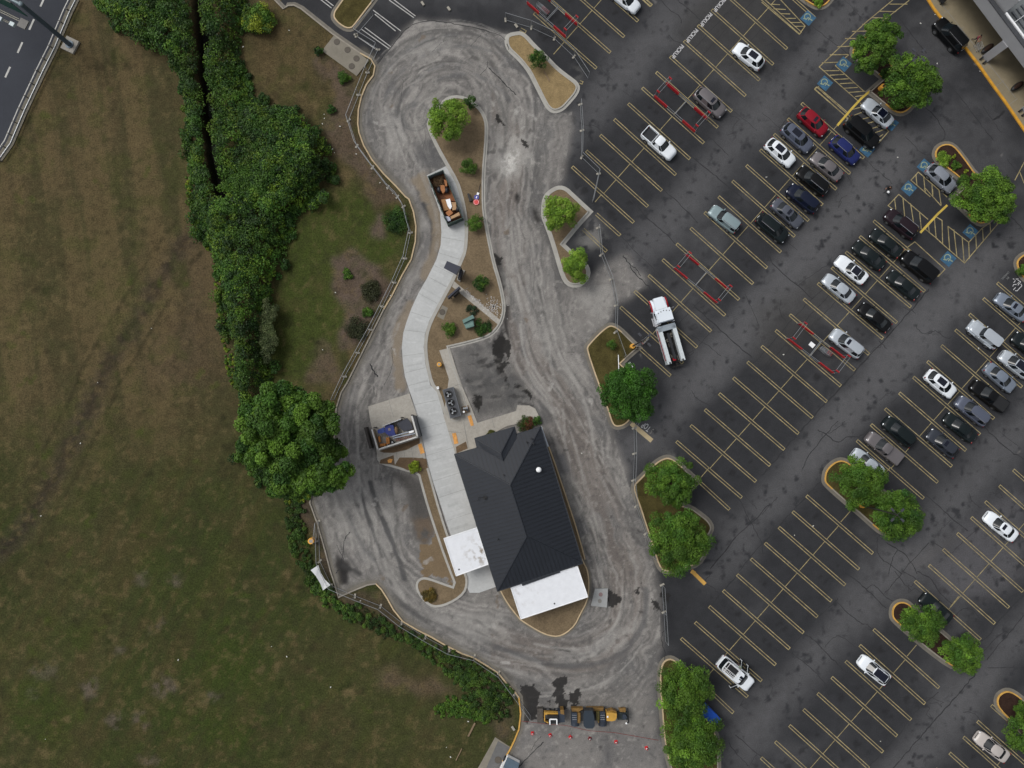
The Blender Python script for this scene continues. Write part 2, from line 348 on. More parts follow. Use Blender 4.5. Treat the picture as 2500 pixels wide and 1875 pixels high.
dark('10', [(2150, 820), (2170, 800), (2160, 870), (2130, 850)]); dark('20', [(60, 1630), (100, 1620), (95, 1680), (60, 1690)]); dark('21', [(60, 40), (95, 40), (90, 130), (65, 130)], 0.9, 0.2); dark('21', [(200, 160), (250, 180), (280, 290), (240, 300), (215, 220)], 0.9, 0.2)
dark('22', [(60, 70), (110, 70), (200, 180), (140, 140)], 0.7); dark('22', [(750, 1330), (780, 1330), (830, 1450), (800, 1440)], 0.8)
dark('12', [(1120, 790), (1250, 800), (1400, 860), (1480, 1000), (1540, 1230), (1520, 1330), (1450, 1430), (1350, 1390), (1320, 1150), (1290, 960)], 0.8, 0.3, col=C(66, 64, 62), soft=0.3)
cv.patch(XY(RL('12', [(1340, 1200), (1500, 1180), (1540, 1300), (1450, 1420), (1360, 1350)])), C(110, 92, 72), 0.5, rag=0.6, soft=0.3, breakup=0.4)
cv.patch(XY(RL('12', [(1395, 1420), (1470, 1420), (1540, 1300), (1680, 1659), (1700, 1850), (1620, 1700), (1430, 1680)])), C(112, 96, 74), 0.95, rag=0.5, rs=1.2)
dark('12', [(690, 1500), (800, 1560), (820, 1640), (740, 1680), (680, 1600)], 0.9); dark('13', [(700, -20), (790, 0), (800, 110), (710, 110)], 0.95, 0.2)
dark('23', [(830, 1430), (920, 1440), (880, 1620), (800, 1640)], 0.45, 0.6, col=C(80, 80, 82), soft=0.3)
def trk(k, pts, w, a=0.6, col=C(84, 84, 85), soft=0.5): cv.stroke(XY(chaikin(RL(k, pts), 2, False)), w, col, a, soft=soft, rag=0.12, rs=1.0)
trk('23', [(-100, 640), (0, 670), (150, 730), (350, 785), (600, 805), (850, 760), (1000, 660), (1120, 500), (1170, 350), (1165, 150)], 0.75, 0.7)
trk('23', [(370, 640), (520, 675)], 0.3, 0.9, C(48, 48, 48), 0.15); trk('23', [(200, 860), (500, 880), (800, 840), (1000, 720)], 0.35, 0.4); trk('23', [(0, 690), (300, 830), (650, 870)], 0.4, 0.4, C(150, 148, 144))
trk('12', [(980, 890), (1030, 1080), (1130, 1300), (1230, 1550), (1270, 1700)], 0.7, .85, C(70, 70, 71), .3); trk('12', [(890, 950), (950, 1150), (1020, 1350), (1090, 1510)], 0.55, .8, C(72, 72, 73), .3); trk('12', [(790, 1130), (850, 1300), (930, 1440), (1010, 1540)], 0.6, 0.5); trk('12', [(1300, 1250), (1290, 1500)], 0.4, 0.5)
trk('12', [(750, 1590), (850, 1640), (900, 1659)], 0.5, 0.8, C(58, 58, 58)); trk('12', [(690, 1320), (760, 1500)], 0.25, 0.6, C(60, 60, 60)); trk('12', [(850, 100), (800, 400), (870, 620)], 1.2, 0.4)
trk('13', [(1200, 250), (1400, 380), (1600, 470), (1900, 560), (2212, 700)], 0.5, 0.45, C(76, 76, 77)); trk('13', [(1180, 220), (1330, 330), (1480, 420)], 0.9, 0.5, C(66, 66, 66)); trk('13', [(1100, -50), (1250, 200)], 0.8, 0.4, C(150, 148, 144))
for r in (1.6, 1.95): cv.stroke([(R('10', 1365, 985).x + r * math.cos(a), R('10', 1365, 985).y + r * math.sin(a)) for a in np.linspace(0, 6.3, 24)], 0.22, C(92, 92, 92), 0.6, soft=0.25, rag=0.2)
for rr in (7.5, 9.3, 11.5, 13.2): cv.stroke([(R('10', 1760, 1080).x + rr * math.cos(a), R('10', 1760, 1080).y + rr * math.sin(a)) for a in np.linspace(0.3 + rr * .03, 3.0, 30)], 0.4, C(96, 96, 97), 0.55, soft=0.4, rag=0.4, breakup=0.42, seed=int(rr))
trk('11', [(1430, 130), (1500, 250), (1510, 400), (1490, 560)], 0.5, 0.8, C(60, 60, 62), 0.3)
for k, pts in (('11', [(1370, -60), (1480, 90), (1550, 280), (1550, 420), (1500, 600), (1440, 740)]), ('11', [(1310, 1000), (1225, 1200), (1205, 1400), (1235, 1659)]), ('10', [(1420, 1500), (1440, 1659)])):
    cv.stroke(XY(RL(k, pts)), 1.5, C(128, 117, 102), 0.85, soft=0.7, rag=0.4, breakup=0.2)
_lp = [Vector(p) for p in loop]; _ac = [0]
for a_, c_ in zip(_lp, _lp[1:]): _ac.append(_ac[-1] + (c_ - a_).length)
def on_loop(s_, d_):
    s_ = s_ % _ac[-1]; i = max(0, min(len(_lp) - 2, int(np.searchsorted(_ac, s_)) - 1)); t = (_lp[i + 1] - _lp[i]).normalized(); p = _lp[i] + t * (s_ - _ac[i]); return (p.x - t.y * d_, p.y + t.x * d_)
rr_ = random.Random(11)
for q in range(190):
    s0 = rr_.uniform(0, _ac[-1]); Ls = rr_.uniform(3, 20); d0 = rr_.uniform(-4.2, 4.2); d1 = d0 + rr_.gauss(0, 1.3); d2 = (d0 + d1) / 2 + rr_.gauss(0, .5); pts = [on_loop(s0 + Ls * t, d0 * (1 - t) ** 2 + 2 * d2 * t * (1 - t) + d1 * t * t) for t in np.linspace(0, 1, 9)]
    if max(abs(b_[0] - a_[0]) + abs(b_[1] - a_[1]) for a_, b_ in zip(pts, pts[1:])) > 5: continue
    cv.stroke(pts, rr_.choice([.14, .2, .3, .45]), rr_.choice([C(74, 73, 72), C(82, 81, 80), C(146, 143, 139), C(154, 152, 148)]), rr_.uniform(.25, .6), soft=rr_.choice([.15, .3]), rag=.1, breakup=.38, seed=q % 50)
for q in range(60):
    p_ = on_loop(rr_.uniform(0, _ac[-1]), rr_.uniform(-6, 6)); r = rr_.uniform(.1, .5); a_ = rr_.uniform(0, 3)
    cv.stroke([p_, (p_[0] + r * 2 * math.cos(a_), p_[1] + r * 2 * math.sin(a_))], r, rr_.choice([C(58, 56, 55), C(62, 61, 60), C(160, 158, 154), C(104, 90, 76)]), .6, soft=.15, rag=.35, rs=2, breakup=.3, seed=q)
for pts in ([(130, 960), (220, 950), (270, 1020), (260, 1100), (240, 1260), (110, 1270), (100, 1050)], [(380, 910), (500, 900), (480, 1000), (500, 1150), (440, 1170), (400, 1100)], [(520, 1030), (620, 980), (600, 1100), (540, 1170)], [(1200, 250), (1270, 240), (1285, 350), (1230, 320)], [(850, 160), (900, 190), (940, 200), (940, 260), (900, 300), (850, 300)], [(1290, 120), (1360, 170), (1360, 250), (1300, 260)], [(1080, 160), (1130, 120), (1110, 200), (1085, 210)], [(320, 1090), (370, 1080), (360, 1130)]): dark('23', pts, 0.93, 0.55, soft=0)
cv.patch(XY(RL('20', [(20, 1300), (90, 1270), (110, 1350), (40, 1420), (-10, 1380)])), C(190, 188, 184), .75, rag=.9, rs=1.5, soft=.3, breakup=.5, bs=2.5); cv.patch(XY(RL('10', [(2080, 1330), (2200, 1280), (2212, 1400), (2130, 1460)])), C(190, 188, 184), .75, rag=.9, rs=1.5, soft=.3, breakup=.5, bs=2.5)
for k, pts in (('11', [(2020, 1290), (2100, 1230), (2160, 1300), (2170, 1440), (2140, 1450), (2100, 1390), (2080, 1500), (2030, 1460)]), ('11', [(2030, 1490), (2080, 1480), (2150, 1460), (2110, 1530), (2150, 1610), (2130, 1620), (2080, 1540)]), ('11', [(2010, 530), (2060, 560), (2085, 640), (2060, 650), (2020, 600)]), ('11', [(2070, 740), (2110, 860), (2125, 900), (2095, 880), (2060, 790)]), ('12', [(1855, 140), (1895, 160), (1925, 190), (1905, 290), (1870, 250)]), ('22', [(60, 70), (105, 68), (190, 150), (205, 200), (140, 140)]), ('10', [(2030, 960), (2080, 980), (2110, 1060), (2060, 1040)]), ('20', [(120, 1175), (160, 1180), (180, 1250), (140, 1260)]), ('22', [(1190, 1350), (1215, 1350), (1225, 1480), (1200, 1420)])):
    cv.patch(XY(RL(k, pts)), C(36, 35, 34), .93, rag=.45, rs=1.2, seed=len(pts) + 3)
for q in range(34): # scraped marks on the dark pad
    p = R('12', 1800 + 440 * rr_.random(), 20 + 230 * rr_.random()) if q % 2 else R('11', 1740 + 330 * rr_.random(), 1400 + 240 * rr_.random()); a_ = rr_.gauss(.25, .25); L_ = rr_.uniform(.5, 2.4)
    cv.stroke([(p.x, p.y), (p.x + L_ * math.cos(a_), p.y + L_ * math.sin(a_))], rr_.uniform(.15, .5), rr_.choice([C(44, 43, 43), C(112, 110, 107), C(104, 102, 100)]), .55, soft=.2, rag=.35, rs=1.6, breakup=.36, seed=q)
# margins: silt along the kerb, patched squares, stains around the row ends
cv.stroke(west[6:], 1.5, C(96, 92, 84), 0.55, soft=1.0, rag=0.5)
for k, pts in (('20', [(540, 560), (600, 560), (610, 650), (580, 700)]), ('21', [(740, 60), (800, 150), (760, 230)]), ('21', [(560, 430), (700, 250), (860, 440), (800, 480), (640, 500)]), ('22', [(1280, 640), (1420, 650), (1480, 700)])): pale(k, pts, 0.5, 0.45)
cv.patch(XY(RL('32', [(1650, 1300), (2212, 900), (2212, 1700), (1900, 1900), (1500, 1800), (1450, 1600)])), C(92, 91, 94), 0.55, rag=1.2, soft=1.0, breakup=0.3)
cv.patch(XY(RL('32', [(1250, 1700), (1700, 1300), (1250, 1560)])), C(88, 86, 86), 0.6, rag=1, soft=.6)
for k, pts in (('20', [(1520, 100), (1900, -200), (2212, -100), (2212, 600), (1850, 640), (1400, 350)]), ('31', [(-60, 1000), (500, 700), (700, 900), (200, 1500), (-60, 1500)])): cv.patch(XY(RL(k, pts)), C(66, 65, 64), 0.5, rag=1, soft=1)
for q in range(50):
    x = random.uniform(10, 76); y = random.uniform(-52, 60); r = random.uniform(0.05, 0.4)
    cv.stroke([(x, y), (x + random.uniform(-.5, .5), y + random.uniform(-.5, .5))], r, random.choice([C(38, 38, 40), C(38, 38, 40), C(112, 110, 108)]), 0.55, soft=0.3, rag=0.3, rs=2)
ASPH = M('worn_asphalt', (0.1, 0.1, 0.1), 0.93, attr='wear', var=0.10, scale=0.9, fine=0.24, fine_scale=7.0, bump=0.25, spec=0.25)
pm = inside(X, Y, inset(ccw(pave_poly), -0.1))
pave = cv.build('parking_lot', ASPH, 0.0, pm); tag(pave, kind='structure')
# ---------------------------------------------------------------- the grass field
gv = Canvas(-112, 5, -78, 80, 0.25); X, Y = gv.X, gv.Y
BRN = C(80, 71, 50); GRN = C(54, 60, 32); OLV = C(62, 66, 30)
gv.c[:] = BRN
a = rad(9); U = X * math.cos(a) + Y * math.sin(a); V = -X * math.sin(a) + Y * math.cos(a)
gr = sstep(0.42, 0.62, fbm(X, Y, 0.05, 4, 3)); py0 = P(0, 1050).y
gv.blend(np.clip(sstep(py0 + 14, py0 - 22, Y) * 0.75 + gr * 0.35, 0, 1), GRN)
st = fbm(U + 200, V * 0.06, 0.55, 4, 15, 0.6); up = sstep(py0 - 6, py0 + 6, Y)
gv.blend(up * sstep(0.48, 0.62, st) * 0.55, C(92, 80, 56)); gv.blend(up * sstep(0.48, 0.64, 1 - st) * 0.55, C(60, 59, 38))
a = rad(-28); U = X * math.cos(a) + Y * math.sin(a); V = -X * math.sin(a) + Y * math.cos(a)
st = fbm(U + 70, V * 0.07, 0.8, 3, 25); gv.blend((1 - up) * sstep(0.5, 0.68, st) * 0.35, C(70, 62, 38)); gv.blend((1 - up) * sstep(0.5, 0.7, 1 - st) * 0.35, C(48, 52, 28))
t1 = XY(RL('01', [(1620, 400), (1420, 650), (1150, 1100), (850, 1600)]) + RL('02', [(760, 250), (450, 850), (200, 1300), (-200, 1659)]))
gv.stroke(t1, 2.6, C(68, 60, 50), 0.6, soft=2.0, rag=0.9, breakup=0.28); gv.stroke(t1, 1.6, C(42, 38, 31), 0.55, soft=0.9, rag=1.0, rs=1.4, breakup=0.45, seed=5); gv.stroke(t1, 0.6, C(46, 42, 36), 0.6, soft=0.6, rag=0.5, breakup=0.42)
for d in (-2.9, 2.6): gv.stroke([tuple(p) for p in open_offset(t1, d)], 0.4, C(44, 42, 28), 0.6, soft=0.5, rag=0.3, breakup=0.35)
gv.patch(XY(RL('01', [(1650, 350), (1760, 560), (1780, 900), (1850, 1300), (1950, 1650), (1200, 1650), (1500, 900)])), C(80, 68, 54), 0.55, rag=2, soft=1.5)
for k, pts, c_, s_ in (('11', [(480, 0), (1250, 0), (1290, 400), (1230, 560), (1100, 900), (720, 1300), (480, 1659), (30, 1659), (150, 1000), (230, 500)], C(56, 68, 28), 1.0), ('10', [(100, 100), (350, 80), (640, 300), (500, 480), (520, 640), (700, 820), (560, 960), (300, 830), (20, 760), (-60, 500)], C(80, 70, 48), 0.8),
    ('11', [(650, 590), (760, 530), (850, 500), (960, 590), (1080, 650), (1100, 760), (1180, 840), (1060, 1010), (960, 1150), (850, 1330), (740, 1400), (720, 1250), (780, 1050), (690, 880), (670, 720)], C(92, 78, 72), 0.35), ('11', [(560, 1275), (630, 1300), (680, 1400), (740, 1500), (740, 1640), (420, 1659), (470, 1500), (520, 1340)], C(88, 76, 64), 0.3),
    ('10', [(500, 480), (620, 470), (880, 640), (860, 760), (800, 980), (900, 1250), (1100, 1500), (1300, 1700), (1120, 1700), (900, 1480), (720, 1330), (640, 1200), (580, 1020), (690, 900), (640, 720), (520, 600)], C(88, 76, 66), 0.35), ('11', [(960, 330), (1040, 220), (1120, 330), (1130, 420), (1000, 400)], C(92, 78, 72), 0.3), ('11', [(900, -40), (1200, -40), (1250, 120), (1080, 130), (1050, 230), (960, 100)], C(84, 72, 60), 0.4),
    ('12', [(300, 1000), (480, 1060), (560, 1240), (640, 1500), (680, 1700), (560, 1700), (480, 1300), (360, 1200)], C(80, 70, 62), 0.4), ('13', [(590, 40), (700, 210), (900, 160), (1080, 180), (1250, 430), (1600, 640), (1850, 740), (2140, 960), (2200, 1300), (2100, 1480), (1950, 1250), (1900, 850), (1500, 620), (1200, 500), (1000, 330), (700, 300)], C(74, 66, 54), 0.4),
    ('13', [(1000, 860), (1150, 780), (1200, 900), (1500, 900), (1720, 1020), (1600, 1060), (1280, 1030), (1050, 980)], C(86, 74, 60), 0.6), ('12', [(2060, 900), (2212, 930), (2300, 1000), (2250, 1300), (2150, 1100)], C(76, 68, 52), 0.4)):
    gv.patch(XY(RL(k, pts)), c_, 0.85, rag=1.0, rs=0.5, soft=s_)
for x, y, r in ((1170, 50, 50), (1490, 60, 45), (1320, 460, 35), (1010, 665, 28), (340, 850, 90), (740, 990, 55), (940, 1255, 55), (1190, 1260, 50), (1380, 950, 90), (1790, 1050, 40), (1250, 1600, 60), (270, 1030, 30)):
    p = R('03', x, y); gv.stroke([(p.x, p.y), (p.x + .4, p.y)], r * 0.028, C(96, 86, 78), 0.7, soft=1.6, rag=1.1, rs=0.9, breakup=0.4, seed=x % 40)
for x, y, r in ((1380, 1200, 60), (1900, 1330, 120), (1850, 750, 160), (300, 1200, 200), (500, 500, 60)):
    p = R('03', x, y); gv.stroke([(p.x, p.y), (p.x + 2, p.y - 1)], r * 0.04, C(48, 66, 18), 0.4, soft=5, rag=3, rs=0.3)
mt1 = fbm(X, Y, 1.1, 4, 88, .65); mt2 = fbm(X, Y, .35, 4, 91, .6); gv.blend(sstep(.55, .75, mt1) * .45, C(96, 84, 58)); gv.blend(sstep(.55, .75, 1 - mt1) * .45, C(50, 50, 32)); gv.blend(sstep(.52, .7, mt2) * .3, C(58, 66, 30)); gv.blend(sstep(.52, .7, 1 - mt2) * .22, C(72, 60, 42))
for q in range(500):
    x = random.uniform(-75, -12); y = random.uniform(-50, 55); r = random.uniform(0.1, 0.7)
    gv.stroke([(x, y), (x + random.uniform(-1, 1), y + random.uniform(-1, 1))], r, random.choice([C(40, 46, 22), C(38, 36, 24), C(100, 88, 62), C(60, 72, 28)]), 0.45, soft=0.6, rag=0.6, rs=1.5, seed=q % 60)
# road in the corner
road = XY(RL('00', [(615, -20), (560, 90), (430, 400), (330, 600), (180, 920), (60, 1200), (-40, 1340)])); rd2 = [(p[0] - 60, p[1] + 26) for p in road]
GRASS = M('dry_grass', (0.1, 0.1, 0.1), 0.95, attr='wear', var=0.16, scale=1.3, fine=0.5, fine_scale=5.0, bump=0.6, spec=0.1)
dw_ = pdist(X, Y, west)[0]; pin = inside(X, Y, pave_poly) & (dw_ > 1.2); zz = -0.04 + 0.10 * fbm(X, Y, 0.3, 3, 5) + 0.0 * X
zz = np.where(inside(X, Y, pave_poly), -0.05, zz)
crk = XY(RL('00', [(1700, -100), (1730, 200), (1760, 600), (1780, 900), (1820, 1300), (1880, 1600)]) + RL('01', [(1930, 100)]))
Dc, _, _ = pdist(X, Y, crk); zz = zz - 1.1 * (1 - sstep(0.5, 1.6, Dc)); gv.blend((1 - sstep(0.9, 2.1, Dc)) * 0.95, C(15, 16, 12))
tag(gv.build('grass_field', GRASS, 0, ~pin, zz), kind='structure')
g = MB().sheet([(-400, -400), (400, -400), (400, 400), (-400, 400)], -1.6).build('ground', M('far_ground', C(66, 64, 42), 0.95, var=0.3, scale=0.05)); tag(g, kind='structure')
WATER = M('creek_water', C(9, 10, 9), 0.6, spec=0.1, var=0.1)
b = MB()
for a_, c_ in zip(crk, crk[1:]): b.line(a_, c_, 1.5, -0.75, 0.3)
tag(b.build('creek_water', WATER), kind='structure')
ROADM = M('road_asphalt', C(52, 55, 62), 0.9, var=0.16, scale=0.12, fine=0.12, bump=0.1, spec=0.3)
tag(MB().sheet(road + rd2[::-1], 0.03 + 0.08).build('road', ROADM), kind='structure')
b = MB()
for x, y in ((366, 15), (272, 210), (174, 405), (70, 612)):
    c0 = R('00', x, y); dv = (R('00', 560, 90) - R('00', 330, 600)).normalized(); b.line(c0 - dv * 0.85 * .95, c0 + dv * 0.85 * .95, 0.26, 0.122)
e = open_offset(road, -0.35) if open_offset(road, -0.35)[2][0] < road[2][0] else open_offset(road, 0.35)
for a_, c_ in zip(e, e[1:]): b.line(a_, c_, 0.14, 0.122, 0.05)
tag(b.build('road_lane_marking', M('white_road_paint', C(176, 176, 172), 0.8, var=0.2, scale=3)), kind='structure')
sh = open_offset(road, 0.0); s2 = [(p[0] + 0.95, p[1] - 0.42) for p in road]
tag(MB().sheet(road + s2[::-1], 0.105).build('road_shoulder', M('gravel_shoulder', C(104, 100, 90), 0.95, var=0.25, scale=2.5, fine=0.2)), kind='structure')
# ---------------------------------------------------------------- kerbed islands
KERB = M('kerb_concrete', C(140, 134, 124), 0.9, var=0.16, scale=0.9, fine=0.12); GUT = M('gutter_concrete', C(108, 104, 96), 0.92, var=0.2, scale=0.7, fine=0.14)
YEL = M('yellow_kerb_paint', C(196, 152, 74), 0.8, var=0.2, scale=1.6); CREAM = M('weathered_kerb_paint', C(184, 164, 132), 0.85, var=0.16, scale=1.2)
NEWC = M('new_kerb_concrete', C(160, 158, 152), 0.9, var=0.12, scale=0.9, fine=0.1)
SOIL = M('sandy_soil', C(112, 98, 78), 0.95, var=0.16, scale=0.6, fine=0.26, fine_scale=5, bump=0.5, spec=0.1); MULCH = M('dark_mulch', C(54, 40, 34), 0.95, var=0.3, scale=1.5, fine=0.4, fine_scale=9, bump=0.6, spec=0.1)
LAWN = M('island_grass', C(72, 66, 38), 0.95, var=0.35, scale=0.7, fine=0.35, fine_scale=6, bump=0.6, spec=0.1); DSOIL = M('dry_tan_grass', C(136, 118, 86), 0.95, var=0.18, scale=1.1, fine=0.3, fine_scale=7, bump=0.5, spec=0.1)
def island(outline, fill, gut=0.42, kerb=0.17, kmat=None, gmat=None, yellow=(), smooth=1, fname='island_soil', ymat=None, keep=False):
    p = XY(outline); p = [tuple(v) for v in (chaikin(p, smooth) if smooth else p)]; p = [tuple(v) for v in ccw(p)]; p = [v for i, v in enumerate(p) if (Vector(v) - Vector(p[i - 1])).length > .03]
    a = inset(p, gut); b_ = inset(a, kerb); n = len(p); g = MB(); k = MB()
    for i in range(n):
        j = (i + 1) % n
        if gut > 0: g.add([(*p[i], .006), (*p[j], .006), (*a[j], .006), (*a[i], .006)], [(0, 1, 2, 3)])
        mid = (Vector(a[i]) + Vector(a[j])) / 2; k.cur = 1 if any((mid - Vector(c[:2])).length < r for c, r in yellow) else 0
        q = [(*a[i], 0), (*a[j], 0), (*b_[j], 0), (*b_[i], 0), (*a[i], .15), (*a[j], .15), (*b_[j], .15), (*b_[i], .15)]
        k.add(q, [(4, 5, 6, 7), (0, 1, 5, 4), (2, 3, 7, 6)])
    if gut > 0: tag(g.build('gutter', gmat or GUT), kind='structure')
    tag(k.build('kerb', [kmat or KERB, ymat or YEL]), kind='structure')
    tag(MB().sheet(b_, 0.11).build(fname, fill), kind='structure')
    return b_
yl = lambda *a: [(R(k, x, y), r) for k, x, y, r in a]
island(RL('20', [(60, 268), (110, 262), (165, 295), (230, 370), (330, 465), (430, 570), (530, 645), (590, 690), (612, 740), (590, 800), (530, 870), (475, 930), (420, 955), (370, 955), (325, 920), (295, 870), (255, 790), (215, 710), (170, 620), (110, 540), (50, 480), (-5, 430), (-30, 370), (-25, 305), (10, 278)]), DSOIL, kmat=NEWC, gmat=NEWC)
island(RL('21', [(278, 180), (290, 80), (325, 30), (380, -10), (440, -28), (500, -10), (560, 45), (640, 120), (722, 195), (722, 195), (600, 330), (485, 470), (485, 470), (560, 540), (640, 600), (690, 660), (700, 730), (660, 800), (600, 838), (520, 835), (465, 790), (430, 700), (390, 560), (350, 430), (310, 320), (282, 250)]), SOIL, kmat=NEWC, gmat=NEWC)
island(RL('21', [(636, 1330), (700, 1255), (770, 1185), (840, 1132), (895, 1132), (960, 1170), (1040, 1250), (1138, 1345), (1138, 1345), (1060, 1410), (985, 1480), (985, 1480), (1120, 1600)]) + RL('22', [(1200, 80), (1180, 230), (1060, 370), (1010, 420), (960, 445), (900, 448), (855, 410), (820, 300), (760, 130), (690, -60), (645, -200)]), LAWN,
       yellow=yl(('22', 960, 420, 1.6), ('21', 690, 1280, 0)) + [(R('21', 690, 1300), 4.5), (R('21', 700, 1659), 4.0), (R('22', 760, 130), 6)], ymat=CREAM, fname='island_grass')
island(RL('22', [(1035, 900), (1090, 845), (1160, 775), (1230, 705), (1290, 668), (1350, 652), (1410, 675), (1470, 725), (1550, 800), (1640, 880), (1640, 880), (1560, 960), (1470, 1060), (1470, 1060), (1560, 1085), (1650, 1150), (1710, 1200), (1742, 1260), (1735, 1310), (1690, 1380), (1690, 1500), (1620, 1600), (1500, 1640), (1410, 1655), (1350, 1668), (1290, 1655), (1245, 1600), (1200, 1450), (1150, 1300), (1090, 1110), (1040, 980)]), LAWN, yellow=[(R('22', 1150, 780), 5.0), (R('22', 1100, 1100), 6.0), (R('22', 1250, 1580), 5)], ymat=CREAM, fname='island_grass')
island(RL('32', [(500, 850), (515, 780), (560, 725), (620, 685), (680, 676), (740, 700), (800, 750), (900, 835), (1040, 950), (1180, 1080), (1290, 1190), (1310, 1270), (1240, 1340), (1100, 1355), (1010, 1340), (950, 1300), (800, 1165), (650, 1040), (545, 945), (505, 900)]), LAWN, yellow=yl(('32', 600, 770, 2.9), ('32', 1000, 1280, 1.3)), fname='island_grass')
island(RL('33', [(1068, 350), (1078, 290), (1120, 242), (1180, 225), (1245, 245), (1300, 300), (1420, 400), (1600, 550), (1720, 660), (1780, 760), (1740, 820), (1650, 838), (1570, 815), (1400, 690), (1250, 565), (1120, 450), (1078, 405)]), MULCH, yellow=yl(('33', 1150, 320, 2.4), ('33', 1600, 800, 1.6)), fname='island_mulch')
island(RL('33', [(1950, 1110), (1962, 1040), (2010, 995), (2070, 976), (2140, 1000), (2230, 1070), (2500, 1300), (2500, 1650), (2212, 1400), (2090, 1290), (1980, 1180)]), MULCH, yellow=yl(('33', 2040, 1080, 2.6)), fname='island_mulch')
island(RL('30', [(735, 430), (760, 365), (810, 315), (890, 280), (960, 290), (1060, 470), (1160, 600), (1290, 750), (1312, 850), (1280, 925), (1215, 975), (1150, 985), (1085, 955), (1000, 885), (868, 775), (868, 775), (930, 720), (990, 668), (990, 668), (890, 590), (800, 515), (745, 480)]), MULCH, yellow=yl(('30', 790, 400, 2.2), ('30', 1180, 960, 3.0), ('30', 1100, 530, 2.6), ('30', 905, 300, 1.8)), fname='island_mulch')
island(RL('30', [(1428, 1320), (1442, 1250), (1490, 1205), (1560, 1188), (1630, 1208), (1710, 1300), (1830, 1470), (2000, 1600)]) + RL('31', [(2120, 60), (2100, 160), (1990, 220), (1940, 290), (1865, 328), (1795, 310), (1690, 210), (1572, 90), (1572, 90), (1640, 20), (1690, -35), (1690, -35)]) + RL('30', [(1560, 1450), (1470, 1385)]), MULCH, yellow=yl(('30', 1520, 1260, 2.6), ('30', 1700, 1330, 3.5), ('31', 1860, 290, 2.2)), fname='island_mulch')
island(RL('31', [(2118, 640), (2130, 590), (2175, 545), (2240, 520), (2500, 700), (2500, 1000), (2212, 800), (2145, 720)]), MULCH, yellow=yl(('31', 2180, 620, 3.5)), fname='island_mulch')
island(RL('30', [(300, -10), (380, 48), (440, 80), (490, 88), (545, 70), (600, 15), (640, -60), (560, -300), (300, -500), (100, -300)]), MULCH, yellow=yl(('30', 470, 60, 2.5)), fname='island_mulch')
island(RL('10', [(645, 135), (655, 175), (700, 225), (770, 268), (830, 268), (865, 240), (940, 140), (1040, 10), (1150, -150), (900, -260), (760, -60), (690, 40), (655, 90)]), LAWN, yellow=[(R('10', 720, 170), 5)], ymat=CREAM, fname='island_grass')
island(RL('23', [(1255, 860), (1268, 780), (1305, 725), (1360, 704), (1415, 718), (1500, 790), (1600, 900), (1640, 1000), (1660, 1150), (1730, 1290), (1800, 1400), (1800, 1900), (1420, 1900), (1340, 1640), (1295, 1450), (1275, 1200), (1258, 1000)]), LAWN, yellow=[(R('23', 1290, 760), 3.5), (R('23', 1270, 1100), 7), (R('23', 1740, 1330), 1.6)], ymat=CREAM, fname='island_grass')
# restaurant surrounds
b1 = RL('10', [(1560, 900), (1600, 830), (1690, 800), (1780, 812), (1860, 858), (1930, 925), (1970, 1010), (1978, 1090), (1970, 1250), (1952, 1450), (1950, 1659)]) + RL('11', [(1955, 200), (1990, 400), (2035, 620), (2090, 800), (2122, 960), (2122, 1060), (2085, 1165), (2010, 1250), (1900, 1292), (1750, 1330), (1660, 1350), (1660, 1350), (1700, 1500), (1760, 1659)]) + RL('12', [(1830, 300), (1700, 420), (1600, 330), (1545, 130)]) + RL('11', [(1488, 1659), (1445, 1480), (1432, 1340), (1442, 1230), (1478, 1120), (1540, 1000), (1600, 890), (1662, 775), (1722, 640), (1768, 530), (1778, 400), (1778, 300), (1762, 180), (1735, 60)]) + RL('10', [(1700, 1540), (1620, 1400), (1540, 1260), (1475, 1120), (1450, 1020)])
island(b1, SOIL, gut=0.28, kerb=0.2, kmat=NEWC, gmat=NEWC)
STC = M('sidewalk_concrete', C(158, 154, 146), 0.9, var=0.1, scale=0.5, fine=0.12, fine_scale=4)
LANE = M('lane_concrete', C(176, 178, 178), 0.88, var=0.07, scale=0.5, fine=0.08, fine_scale=3)
b4 = RL('13', [(1362, 125), (1375, 75), (1420, 45), (1480, 52), (1600, 95), (1700, 130), (1640, -20)]) + RL('12', [(1560, 1400), (1460, 1100), (1400, 880), (1385, 820), (1290, 800), (1180, 765), (1090, 745), (1045, 710), (1035, 665), (1050, 620), (1390, 520), (1440, 650), (1500, 860), (1580, 1150), (1680, 1450)]) + RL('13', [(1740, -60), (1800, 30), (1806, 110), (1780, 185), (1700, 250), (1600, 295), (1510, 305), (1440, 260), (1385, 190)])
island(b4, SOIL, gut=0.0, kerb=0.3, kmat=NEWC, smooth=1)
b5 = RL('13', [(2040, 120), (2062, 180), (2125, 290), (2212, 400)]) + RL('23', [(100, 432), (250, 525), (340, 562), (425, 572), (505, 538), (585, 465), (630, 370), (685, 270), (706, 170), (706, 60), (690, -30)]) + RL('22', [(660, 1560), (600, 1420)]) + RL('22', [(200, 1500)])
island(b5, SOIL, gut=0.3, kerb=0.16, ymat=CREAM, yellow=[(R('23', 200, 500), 30)])
tag(MB().sheet(RL('22', [(335, 590), (350, 590), (480, 960), (560, 1210), (645, 1530), (600, 1560), (300, 600)]), .05).build('planting_strip', SOIL), kind='structure')
b = MB()
kx = RL('22', [(346, 590), (400, 740), (470, 950), (560, 1220), (625, 1440), (650, 1540)])
for a_, c_ in zip(kx, kx[1:]): b.box(((a_ + c_) / 2) + Vector((0, 0, .07)), ((a_ - c_).length, .16, .14), rz=math.atan2((c_ - a_).y, (c_ - a_).x))
tag(b.build('kerb', CREAM), kind='structure')
